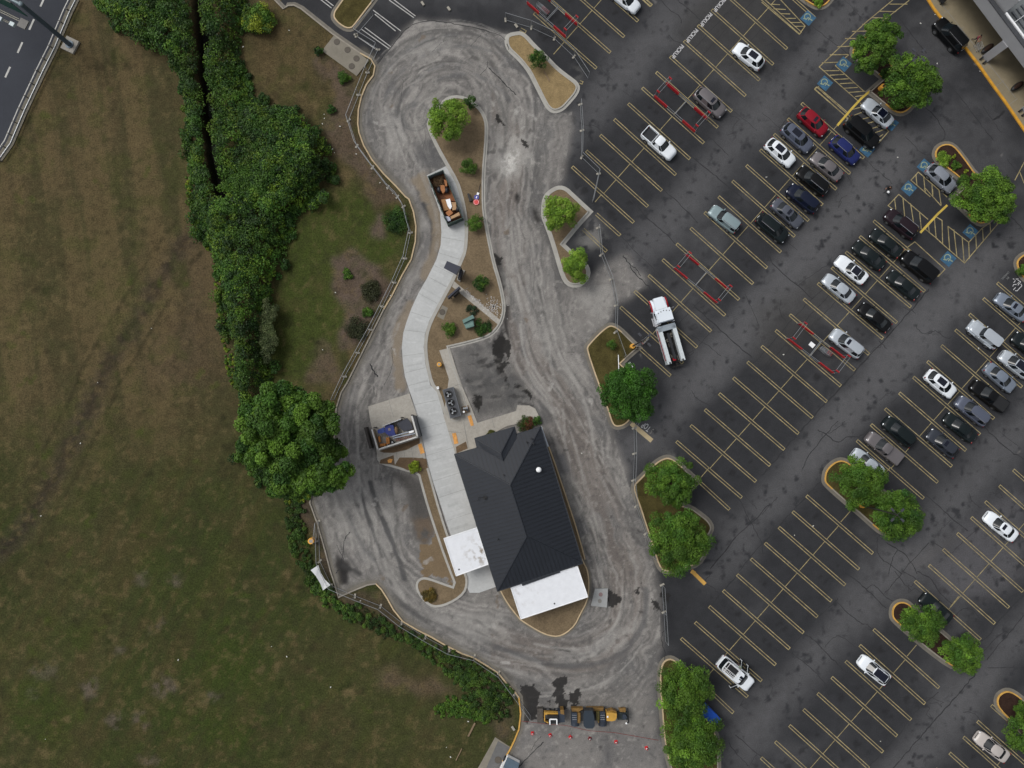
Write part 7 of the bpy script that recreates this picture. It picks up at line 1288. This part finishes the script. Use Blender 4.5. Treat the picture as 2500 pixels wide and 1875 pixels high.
for x, y in ((218, 548), (815, 350), (490, 480), (650, 390)): v = E_(x, y, 1.7) - o.location; MB().tube((v.x, v.y, 0), (v.x, v.y, 1.85), .09, n=8).build('gate_post', BLACKP, o)
a = [E_(x, y, .9) - o.location for x, y in ((80, 495), (190, 478), (200, 540), (120, 560), (205, 870), (165, 885))]; MB().prism([(q.x, q.y) for q in [E_(x, y, .5) - o.location for x, y in ((78, 545), (112, 535), (205, 865), (168, 880))]], 0, 1.5).build('open_gate_leaf', M('gate_dark_wood', C(54, 50, 48), .8, var=.25, scale=2), o)
slab('grey_mattress', [(580, 475), (740, 395), (800, 470), (835, 560), (690, 615), (610, 530)], 1.3, .3, M('charcoal_fabric', C(62, 64, 72), .9, var=.06), 'charcoal grey mattress leaning in the right half of the trash enclosure', 'mattress', None, 'EE')
slab('blue_tarp', [(385, 545), (430, 495), (520, 505), (545, 620), (560, 665), (460, 685), (390, 625)], 1.25, .5, M('royal_blue_tarp', C(28, 44, 118), .5, var=.25, scale=2), 'royal blue bag with a printed square in the trash enclosure', 'bag', None, 'EE'); slab('blue_tarp', [(265, 590), (370, 540), (390, 620), (330, 640), (280, 640)], 1.0, .3, M('mid_blue_tarp', C(40, 66, 140), .5, var=.35, scale=3), 'crumpled mid blue tarp at the left of the blue bag', 'tarp', None, 'EE')
slab('label_print', [(435, 560), (470, 548), (482, 590), (445, 600)], 1.27, .015, M('tan_print', C(128, 116, 116), .8), 'tan printed square on the blue bag in the trash enclosure', 'print', None, 'EE')
for i, (pts, lb) in enumerate((([(275, 690), (305, 680), (322, 770), (295, 785)], 'upright orange box at the left wall of the trash enclosure'), ([(405, 705), (455, 700), (465, 800), (410, 815)], 'orange box beside the black wheel in the trash enclosure'), ([(300, 805), (395, 795), (402, 835), (310, 850)], 'long orange box in the lower left corner of the trash enclosure'))): slab('cardboard_box', pts, .9, .5, M('orange_box', C(172, 114, 58), .8, var=.12), lb, 'box', None, 'EE')
v = E_(508, 778, .8); o2 = thing('wheel', (v.x, v.y, .8), 0, 'black spoked wheel lying by the lower wall of the trash enclosure', 'wheel'); MB().tube((0, 0, -.08), (0, 0, .08), .27, n=20).build('tyre', RUBBER, o2); MB().tube((0, 0, -.09), (0, 0, .1), .13, n=12).build('rim', RIM, o2)
b = MB(); a, c = E_(560, 745, 1.0), E_(820, 680, 1.0); d = (c - a).normalized(); s_ = Vector((-d.y, d.x, 0)) * .13
b.tube(a + s_, c + s_, .03, n=5); b.tube(a - s_, c - s_, .03, n=5)
for i in range(9): p = a.lerp(c, (i + .5) / 9); b.tube(p + s_, p - s_, .022, n=5)
tag(b.build('ladder', M('dull_red_metal', C(134, 66, 58), .6)), 'dull red ladder leaning along the lower wall of the trash enclosure', 'ladder')
for i, (p0, p1, lb) in enumerate((((500, 690), (850, 590), 'long pale pipe below the blue bag in the trash enclosure'), ((520, 715), (870, 640), 'long pale pipe just above the red ladder'))): a, c = E_(*p0, 1.2), E_(*p1, 1.2); tag(MB().tube(a, c, .07, n=8).build('pipe', M('pale_pipe', C(160, 170, 186), .4)), lb, 'pipe')
slab('white_box', [(765, 610), (845, 588), (852, 615), (775, 640)], 1.4, .2, WHITE, 'small bright white box at the right end of the trash enclosure', 'box', None, 'EE'); v = E_(560, 590, 1.0); tag(MB().ball((v.x, v.y, .9), (.3, .55, .3), 10, 6).build('rubbish_bag', M('tan_rubbish', C(128, 104, 78), .8, var=.4, scale=6)), 'tan mixed rubbish between the blue bag and the grey mattress', 'rubbish')
# ---- refrigeration unit with three fans
c4 = [R('12', x, y, 1.3) for x, y in ((1590, 112), (1683, 86), (1758, 322), (1648, 350))]; c0 = sum(c4, Vector()) / 4; ex = ((c4[3] + c4[2]) / 2 - (c4[0] + c4[1]) / 2); o = thing('condenser_unit', (c0.x, c0.y, .1), math.atan2(ex.y, ex.x), 'long dark condenser unit with three round fans beside the white concrete strip', 'fan unit'); Lu = ex.length; Wu = (c4[0] - c4[1]).length * .93
UM = M('condenser_dark', C(82, 85, 90), .55, .2, var=.08); b = MB(); b.box((0, 0, .55), (Lu, Wu, 1.05)); b.build('casing', UM, o); b = MB(); b.box((0, 0, 1.12), (Lu + .1, Wu + .12, .1)); b.build('casing_rim', UM, o); MB().box((0, 0, 1.175), (Lu - .1, Wu - .2, .02)).build('top_panel', M('condenser_top', C(60, 63, 68), .6), o)
for i in (-1, 0, 1):
    f = thing('fan', (0, 0, 0)); f.parent = o; f.location = (i * Lu * .3, -.12, 1.2); rg = [(.46 * math.cos(t), .46 * math.sin(t), .06) for t in np.linspace(0, 2 * math.pi, 21)]; MB().path(rg, .05, 6).build('fan_ring', BLACKP, f); MB().tube((0, 0, -.01), (0, 0, .01), .44, n=20).build('fan_well', M('deep_black', C(12, 12, 13), .9), f)
    bl = MB()
    for j in range(3): a_ = j * 2.094 + .4 + i; bl.add([(.08 * math.cos(a_ - .5), .08 * math.sin(a_ - .5), .05), (.38 * math.cos(a_ - .35), .38 * math.sin(a_ - .35), .03), (.38 * math.cos(a_ + .35), .38 * math.sin(a_ + .35), .08), (.08 * math.cos(a_ + .5), .08 * math.sin(a_ + .5), .06)], [(0, 1, 2, 3)])
    bl.tube((0, 0, 0), (0, 0, .09), .1, n=10); bl.build('fan_blades', M('pale_fan_metal', C(124, 128, 132), .5, .2), f)
v = R('12', 1552, 93, .5); o = thing('junction_box', (v.x, v.y, .1), 0, 'small white box on a post beside the condenser unit', 'box'); MB().box((0, 0, .45), (.3, .34, .14), rz=.2).build('box', WHITE, o); MB().tube((0, 0, 0), (0, 0, .4), .04, n=6).build('post', STEEL, o); MB().box((0, 0, .525), (.08, .08, .01)).build('knob', BLACKP, o)
v = R('12', 1785, 275, .6); o = thing('pump_cart', (v.x, v.y, .13), .3, 'small pump on a wooden pallet below the condenser unit', 'pump'); MB().box((0, 0, .06), (.95, .95, .1)).build('pallet', M('raw_wood', C(122, 104, 82), .9, var=.2), o); b = MB(); b.tube((-.3, .2, .35), (.35, .1, .35), .16, n=10); b.build('motor', STEEL, o); MB().tube((-.3, -.25, .1), (-.3, -.25, .7), .15, n=12).build('tank', WHITE, o); MB().box((.2, -.2, .3), (.3, .3, .3)).build('pump_body', DARKST, o); MB().box((.3, .28, .45), (.08, .45, .06)).build('handle', CHROME, o)
# ---- menu board canopy, order board, utility cabinet
def Mm(x, y, z): return R('MM', x, y, z)
c4 = [Mm(405, 135, 3.0), Mm(680, 250, 3.0), Mm(595, 410, 3.0), Mm(343, 272, 3.0)]; c0 = sum(c4, Vector()) / 4; o = thing('menu_canopy', (c0.x, c0.y, .1), 0, 'dark flat canopy roof reaching over the concrete lane from a planter base', 'canopy'); NAVY = M('navy_metal', C(44, 47, 60), .5, .2, var=.05)
MB().prism([(p.x - c0.x, p.y - c0.y) for p in c4], 2.85, 2.95).build('canopy_roof', NAVY, o); a, c = Mm(672, 262, 3.0) - c0, Mm(590, 410, 3.0) - c0; MB().box(((a.x + c.x) / 2, (a.y + c.y) / 2, 2.98), ((a - c).length, .18, .2), rz=math.atan2((c - a).y, (c - a).x)).build('canopy_beam', BLACKP, o)
bp = [Mm(640, 300, 0) - c0, Mm(755, 325, 0) - c0, Mm(660, 545, 0) - c0, Mm(600, 510, 0) - c0]; MB().prism([(p.x, p.y) for p in bp], 0, .25).build('planter_kerb', CONC, o); MB().prism([(p.x, p.y) for p in inset(ccw([(p.x, p.y) for p in bp]), .12)], .25, .27).build('planter_bed', BLACKP, o)
pa, pb = Mm(690, 320, 1.5) - c0, Mm(640, 480, 1.5) - c0; MB().tube((pa.x, pa.y, .2), (pa.x, pa.y, 2.9), .1, n=8).build('post', BLACKP, o); MB().box(((pa.x + pb.x) / 2, (pa.y + pb.y) / 2, 1.2), ((pa - pb).length, .35, 1.6), rz=math.atan2((pb - pa).y, (pb - pa).x)).build('menu_panel', M('menu_panel_dark', C(34, 37, 46), .5, var=.2), o)
a, c = Mm(420, 845, 1.8), Mm(650, 640, 1.8); m = (a + c) / 2; o = thing('menu_board', (m.x, m.y, .1), math.atan2((c - a).y, (c - a).x), 'long dark standing menu board below the canopy, beside the narrow walkway', 'menu board'); MB().box((0, 0, 1.2), ((a - c).length, .24, 1.35)).build('screen_case', NAVY, o); MB().box((.15, -.22, .9), (1.0, .25, 1.5)).build('back_box', BLACKP, o)
for x in (-.7, .7): MB().tube((x, 0, 0), (x, 0, .6), .07, n=6).build('leg', BLACKP, o)
c4 = [Mm(x, y, 1.3) for x, y in ((700, 1275), (900, 1172), (935, 1235), (722, 1335))]; GC = M('cabinet_green', C(92, 122, 116), .6, var=.08); c0 = sum(c4, Vector()) / 4; o = thing('utility_cabinet', (c0.x, c0.y, .1), 0, 'pale green utility cabinet with sloped lid on the sandy island', 'cabinet'); MB().prism([(p.x - c0.x, p.y - c0.y) for p in c4], 0, 1.25).build('lid', GC, o)
c5 = [Mm(x, y, .9) - c0 for x, y in ((722, 1338), (910, 1270), (928, 1390), (772, 1440))]; MB().prism([(p.x, p.y) for p in c5], 0, .85).build('case', GC, o)
for x, y in ((795, 1370), (870, 1335)): v = Mm(x, y, .9) - c0; MB().tube((v.x, v.y, .85), (v.x, v.y, .875), .3, n=18).build('round_plate', M('cabinet_green_light', C(104, 134, 128), .6), o)
# ---- fallen signs and loudspeaker
v = D_(1010, 800, .5); o = thing('loudspeaker', (v.x, v.y, .11), .3, 'black drive-thru speaker lying on the sandy soil', 'speaker'); MB().box((0, 0, .2), (.28, 1.1, .4)).build('case', BLACKP, o); MB().box((.22, -.3, .15), (.25, .35, .25)).build('head', BLACKP, o)
o = thing('fallen_sign', (D_(1180, 800, .15).x, D_(1180, 800, .15).y, .14), rad(68), 'fallen post with a red round sign, a blue sign and a small white plate', 'sign'); p0, p1 = D_(1245, 520, .12) - o.location, D_(1150, 930, .12) - o.location; ri = Matrix.Rotation(-rad(68), 3, 'Z'); p0, p1 = ri @ p0, ri @ p1
MB().tube((p0.x, p0.y, .03), (p1.x, p1.y, .03), .035, n=6).build('post', DARKST, o)
def sg_(x, y): q = ri @ (D_(x, y, .12) - o.location); return q
q = sg_(1160, 908); so_ = MB(); so_.tube((q.x, q.y, .07), (q.x, q.y, .1), .43, n=8).build('red_sign', M('sign_red', C(206, 66, 66), .5), o); MB().tube((q.x, q.y, .1), (q.x, q.y, .105), .36, n=8).build('sign_border', WHITE, o); MB().tube((q.x, q.y, .105), (q.x, q.y, .11), .33, n=8).build('sign_face', M('sign_red', None), o)
q = sg_(1165, 805); MB().tube((q.x, q.y, .07), (q.x, q.y, .1), .34, n=20).build('blue_sign', M('sign_blue', C(70, 72, 150), .5), o); MB().box((q.x, q.y, .105), (.3, .12, .01)).build('sign_stripe', WHITE, o); q = sg_(1195, 730); MB().box((q.x, q.y, .09), (.34, .3, .03)).build('white_plate', WHITE, o)
# ---- manholes, vault, tactile pads
for k_, x, y, z, r_, lb in (('10', 702, 358, .14, .38, 'manhole cover nearest the top corner of the concrete pad'), ('10', 792, 425, .14, .38, 'second manhole cover from the top on the concrete pad'), ('10', 867, 498, .14, .38, 'manhole cover nearest the kerb on the concrete pad'), ('10', 827, 563, .14, .38, 'lowest manhole cover on the concrete pad'), ('11', 1590, 1045, .142, .36, 'round cover in the small pad beside the concrete lane'), ('13', 2060, 1590, .04, .4, 'round cover in the grey pad at the bottom edge')):
    v = R(k_, x, y); o = thing('manhole_cover', (v.x, v.y, z), 0, lb, 'manhole cover', 'round manhole covers'); MB().tube((0, 0, -.01), (0, 0, .012), r_ + .05, n=24).build('frame_ring', M('iron_ring', C(70, 66, 60), .8), o); MB().tube((0, 0, .0), (0, 0, .02), r_, n=24).build('lid', M('iron_lid', C(84, 78, 70), .8, var=.2, scale=8), o)
vp = [R('23', x, y, .3) for x, y in ((735, 148), (845, 145), (836, 305), (702, 290))]; c0 = sum(vp, Vector()) / 4; o = thing('concrete_vault', (c0.x, c0.y, 0), 0, 'pale grey concrete vault slab with two round lids right of the restaurant canopy', 'vault'); MB().prism([(p.x - c0.x, p.y - c0.y) for p in vp], 0, .3).build('slab', M('vault_concrete', C(148, 150, 150), .9, var=.1, scale=2), o)
for x, y, c_ in ((783, 195, C(128, 108, 108)), (775, 250, C(124, 122, 118))): v = R('23', x, y, .3) - c0; MB().tube((v.x, v.y, .3), (v.x, v.y, .325), .27, n=20).build('lid', M('vault_lid_%d' % x, c_, .8), o)
TAC = M('orange_tactile_paving', C(206, 148, 80), .85, var=.3, scale=3, bump=.3)
for k_, pts, lb in (('EE', [(1455, 640), (1515, 628), (1555, 795), (1490, 810)], 'orange tactile paving strip right of the concrete lane'), ('EE', [(912, 815), (968, 795), (1022, 945), (955, 968)], 'orange tactile paving strip left of the concrete lane'), ('EE', [(1702, 365), (1758, 345), (1800, 510), (1755, 522)], 'worn orange tactile strip by the pump pallet'), ('EE', [(430, 1065), (465, 1040), (510, 1050), (490, 1105), (440, 1105)], 'small orange tactile patch in the lower left island')):
    p = [R(k_, x, y, .17) for x, y in pts]; tag(MB().prism([(q.x, q.y) for q in p], .12, .175).build('tactile_paving', TAC), lb, 'tactile paving', 'orange tactile strips')
# ---- blue bin, planks, wheel stops
bp = [R('23', x, y, 1.6) for x, y in ((1690, 1145), (1790, 1245), (1750, 1305), (1640, 1215))]; c0 = sum(bp, Vector()) / 4; o = thing('blue_bin', (c0.x, c0.y, 0), 0, 'bright blue large bin between two trees at the bottom', 'bin'); BB_ = M('bright_blue_bin', C(22, 74, 168), .45, var=.06); MB().prism([(p.x - c0.x, p.y - c0.y) for p in bp], .1, 1.5).build('body', BB_, o); MB().prism([(p[0], p[1]) for p in inset(ccw([(p.x - c0.x, p.y - c0.y) for p in bp]), -.08)], 1.5, 1.58).build('lid', BB_, o)
for q in inset(ccw([(p.x - c0.x, p.y - c0.y) for p in bp]), .3): MB().tube((q[0], q[1], 0), (q[0], q[1], .1), .08, n=8).build('castor', RUBBER, o)
for k_, a, c_, w, lb, mt in (('13', (1865, 1275), (1808, 1388), .22, 'weathered plank in the field above the concrete pad corner', 'raw_wood'), ('13', (1755, 1490), (1705, 1590), .12, 'thin plank in the field left of the grey pad', 'raw_wood'), ('20', (305, 605), (350, 688), .16, 'brown board lying on the tan triangular island', 'raw_wood'), ('21', (930, 1405), (934, 1545), .1, 'white pole lying in the grass island above the dark tree', 'w'), ('21', (1020, 1470), (1050, 1510), .35, 'white metal frame lying at the kerb above the dark tree', 'w')):
    a, c_ = R(k_, *a), R(k_, *c_); m = (a + c_) / 2; tag(MB().box((m.x, m.y, .16), ((a - c_).length, w, .06), rz=math.atan2((c_ - a).y, (c_ - a).x)).build('plank' if mt != 'w' else 'pole', WHITE if mt == 'w' else M('raw_wood', None)), lb, 'plank' if mt != 'w' else 'pole')
# drain grates and litter
for k_, x, y, lb in (('CO', 0, 0, ''),): pass
LIT = [('10', 595, 968), ('10', 597, 1003), ('10', 580, 1048), ('10', 728, 1070), ('10', 665, 1262), ('10', 682, 1292), ('10', 865, 1303), ('10', 1065, 1545), ('10', 1120, 1585), ('10', 300, 262), ('00', 2055, 400), ('11', 1172, 45), ('11', 690, 880), ('11', 1155, 905), ('11', 1030, 943), ('11', 582, 1362), ('01', 1283, 1182), ('02', 685, 560), ('02', 830, 48), ('02', 352, 1172), ('03', 1508, 743), ('03', 390, 1410), ('13', 152, 630), ('13', 650, 973), ('13', 1755, 1225), ('13', 1808, 1262), ('13', 1625, 1480), ('13', 1660, 1562), ('13', 2190, 1320), ('13', 900, 245), ('13', 1800, 880), ('22', 622, 645), ('32', 432, 1258), ('32', 275, 1336), ('30', 1338, 198), ('30', 1460, 123), ('30', 1478, 537), ('30', 1838, 602), ('31', 182, 1402), ('31', 1828, 1350), ('32', 1475, 0), ('33', 1000, 1433), ('12', 325, 1490), ('12', 372, 1128), ('30', 38, 1495), ('20', 2183, 1495), ('13', 280, 715), ('30', 1145, 1328)]
for i, (k_, x, y) in enumerate(LIT):
    v = R(k_, x, y); z = .15 if (v.x < -10 or k_ in ('13',)) else .02; s_ = random.uniform(.06, .13) * (1.6 if (x, y) == (1508, 743) else 1); far = v.x > 10
    tag(MB().box((v.x, v.y, z + .02), (s_ * 1.6, s_, .03), rz=i).build('litter_scrap', M('pale_litter', C(196, 196, 190), .8)), 'small pale scrap of litter on the asphalt lot' if far else 'small pale scrap of litter in the grass or on the bank', 'litter', 'litter on the asphalt' if far else 'litter in the grass')
# cart at the curb cut and the loose scrap-metal frame beside the lamp base
v = R('TT', 110, 1150, .3); cart(v, .7, 'toppled looking steel cart on the stall line left of the tow truck')
# ================================================================ PEOPLE
SKIN = M('skin', C(150, 108, 84), .6, var=.05); HAIR = M('dark_hair', C(24, 20, 18), .8)
def person(pos, rz, label, J, top_m, leg_m, shoe=BLACKP, hair=HAIR):
    """J: joint positions in metres, x forward"""
    o = thing('person', (pos[0], pos[1], pos[2]), rz, label, 'person'); names = ['pel', 'chest', 'neck', 'head']
    E = [('pel', 'chest'), ('chest', 'neck'), ('neck', 'head')]; Rr = dict(pel=.15, chest=.165, neck=.06, head=.105)
    for s in 'lr': E += [('chest', 'sh' + s), ('sh' + s, 'el' + s), ('el' + s, 'wr' + s), ('wr' + s, 'ha' + s), ('pel', 'hi' + s), ('hi' + s, 'kn' + s), ('kn' + s, 'an' + s), ('an' + s, 'to' + s)]; Rr.update({'sh' + s: .075, 'el' + s: .05, 'wr' + s: .033, 'ha' + s: .04, 'hi' + s: .1, 'kn' + s: .065, 'an' + s: .045, 'to' + s: .04})
    V = list(J.items()); ix = {k: i for i, (k, _) in enumerate(V)}; vs = [p for _, p in V]; es = [(ix[a], ix[b]) for a, b in E]; rr = [Rr[k] for k, _ in V]
    for s in 'lr':
        h = Vector(J['ha' + s]); w0 = Vector(J['wr' + s]); d = (h - w0).normalized(); sd_ = d.cross(Vector((0, 0, 1))); sd_ = sd_.normalized() if sd_.length > .1 else Vector((0, 1, 0))
        for f_ in range(5):
            L_ = (.075, .085, .08, .065, .05)[f_]; off = sd_ * (-.028 + .019 * f_) if f_ < 4 else sd_ * -.045 - d * .04; k = len(vs); b0 = h + off + d * .02; vs += [tuple(b0), tuple(b0 + d * L_ * .55), tuple(b0 + d * L_ * .9 + Vector((0, 0, -.02)))]; es += [(ix['ha' + s], k), (k, k + 1), (k + 1, k + 2)]; rr += [.011, .009, .008]
    me = bpy.data.meshes.new('body'); me.from_pydata(vs, es, []); b = bpy.data.objects.new('body', me); COL.objects.link(b); sk = b.modifiers.new('s', 'SKIN'); b.modifiers.new('u', 'SUBSURF').levels = 1
    for i, r in enumerate(rr): me.skin_vertices[0].data[i].radius = (r, r); me.skin_vertices[0].data[i].use_root = (i == 0)
    dg = bpy.context.evaluated_depsgraph_get(); m2 = bpy.data.meshes.new_from_object(b.evaluated_get(dg)); bpy.data.objects.remove(b); m2.materials.clear()
    for m_ in (SKIN, top_m, leg_m, shoe): m2.materials.append(m_)
    seg = {'hal': 0, 'har': 0, 'wrl': 0, 'wrr': 0, 'head': 0, 'neck': 0, 'pel': 2, 'hil': 2, 'hir': 2, 'knl': 2, 'knr': 2, 'anl': 3, 'anr': 3, 'tol': 3, 'tor': 3}
    for p in m2.polygons: c = p.center; j = min(J, key=lambda k: (Vector(J[k]) - c).length); p.material_index = seg.get(j, 1); p.use_smooth = True
    link('body', m2, o); hd = Vector(J['head']); fw = (Vector(J['fwd']) if 'fwd' in J else Vector((1, 0, 0)))
    MB().ball(hd + Vector((-.015, 0, .035)), (.112, .1, .1), 14, 8).build('hair', hair, o, smooth=60); f = MB()
    for s in (-1, 1): f.ball(hd + Vector((.092, s * .034, .0)), .013, 6, 4)
    f.build('eyes', BLACKP, o); MB().ball(hd + Vector((.105, 0, -.03)), (.02, .015, .025), 6, 4).build('nose', SKIN, o); MB().box(hd + Vector((.095, 0, -.065)), (.01, .05, .01)).build('mouth', M('lips', C(120, 70, 64), .6), o)
    for s in (-1, 1): MB().ball(hd + Vector((0, s * .1, -.01)), (.02, .012, .03), 6, 4).build('ear', SKIN, o)
    return o
walk = dict(pel=(0, 0, .92), chest=(.03, 0, 1.3), neck=(.04, 0, 1.48), head=(.07, 0, 1.62), shl=(.03, .19, 1.42), shr=(.03, -.19, 1.42), ell=(-.15, .24, 1.17), elr=(.16, -.24, 1.18), wrl=(-.16, .25, .93), wrr=(.34, -.2, 1.02), hal=(-.14, .25, .86), har=(.41, -.19, 1.0), hil=(0, .1, .88), hir=(0, -.1, .88), knl=(.22, .11, .5), knr=(-.06, -.11, .48), anl=(.3, .11, .09), anr=(-.38, -.11, .16), tol=(.46, .12, .04), tor=(-.24, -.12, .04))
v = R('30', 1072, 1590, .9); person((v.x, v.y, 0), rad(215), 'person in black clothes walking across the lot carrying a white bag', walk, M('black_clothes', C(16, 16, 18), .8), M('black_clothes', None)); p_ = v + Vector((.05, -.42, 0)); o = thing('carrier_bag', (p_.x, p_.y, .55), .4, 'white carrier bag held by the walking person in black', 'bag'); MB().ball((0, 0, .1), (.16, .2, .2), 12, 7).build('sack', WHITE, o, smooth=60); MB().path([(0, -.07, .28), (0, 0, .38), (0, .07, .28)], .012).build('handle', WHITE, o)
push = dict(walk); push.update(ell=(.2, .24, 1.15), elr=(.2, -.24, 1.15), wrl=(.42, .2, 1.05), wrr=(.42, -.2, 1.05), hal=(.5, .2, 1.04), har=(.5, -.2, 1.04)); v = S_(1000, 650, .9); person((v.x, v.y, .15), fa + math.pi * 0 - .25, 'person in a pink red top pushing a cart in front of the store', push, M('pink_red_top', C(150, 60, 78), .8), M('dark_trousers', C(30, 32, 40), .8)); q = v + Vector((math.cos(fa - .25), math.sin(fa - .25), 0)) * 1.1; cart(q, fa - .25, 'shopping cart pushed by the person in the pink red top')
for ob in list(bpy.data.objects):
    if ob.name.startswith('shopping_cart') and (ob.location - Vector((q.x, q.y, 0))).length < .1: ob.location.z = .15
bend = dict(walk); bend.update(chest=(.32, 0, 1.12), neck=(.46, 0, 1.2), head=(.6, 0, 1.2), shl=(.36, .19, 1.16), shr=(.36, -.19, 1.16), ell=(.55, .26, .98), elr=(.55, -.26, .98), wrl=(.75, .2, .95), wrr=(.75, -.2, .95), hal=(.82, .2, .95), har=(.82, -.2, .95), knl=(.08, .12, .5), knr=(.0, -.12, .48), anl=(0, .12, .09), anr=(-.12, -.12, .09), tol=(.14, .13, .04), tor=(.02, -.13, .04)); v = R('SU', 985, 655, 1.0); person((v.x, v.y, 0), rad(-85), 'person in a pale green top bending between the open doors of the white suv', bend, M('pale_green_top', C(124, 140, 124), .8), M('brown_trousers', C(70, 58, 54), .8))
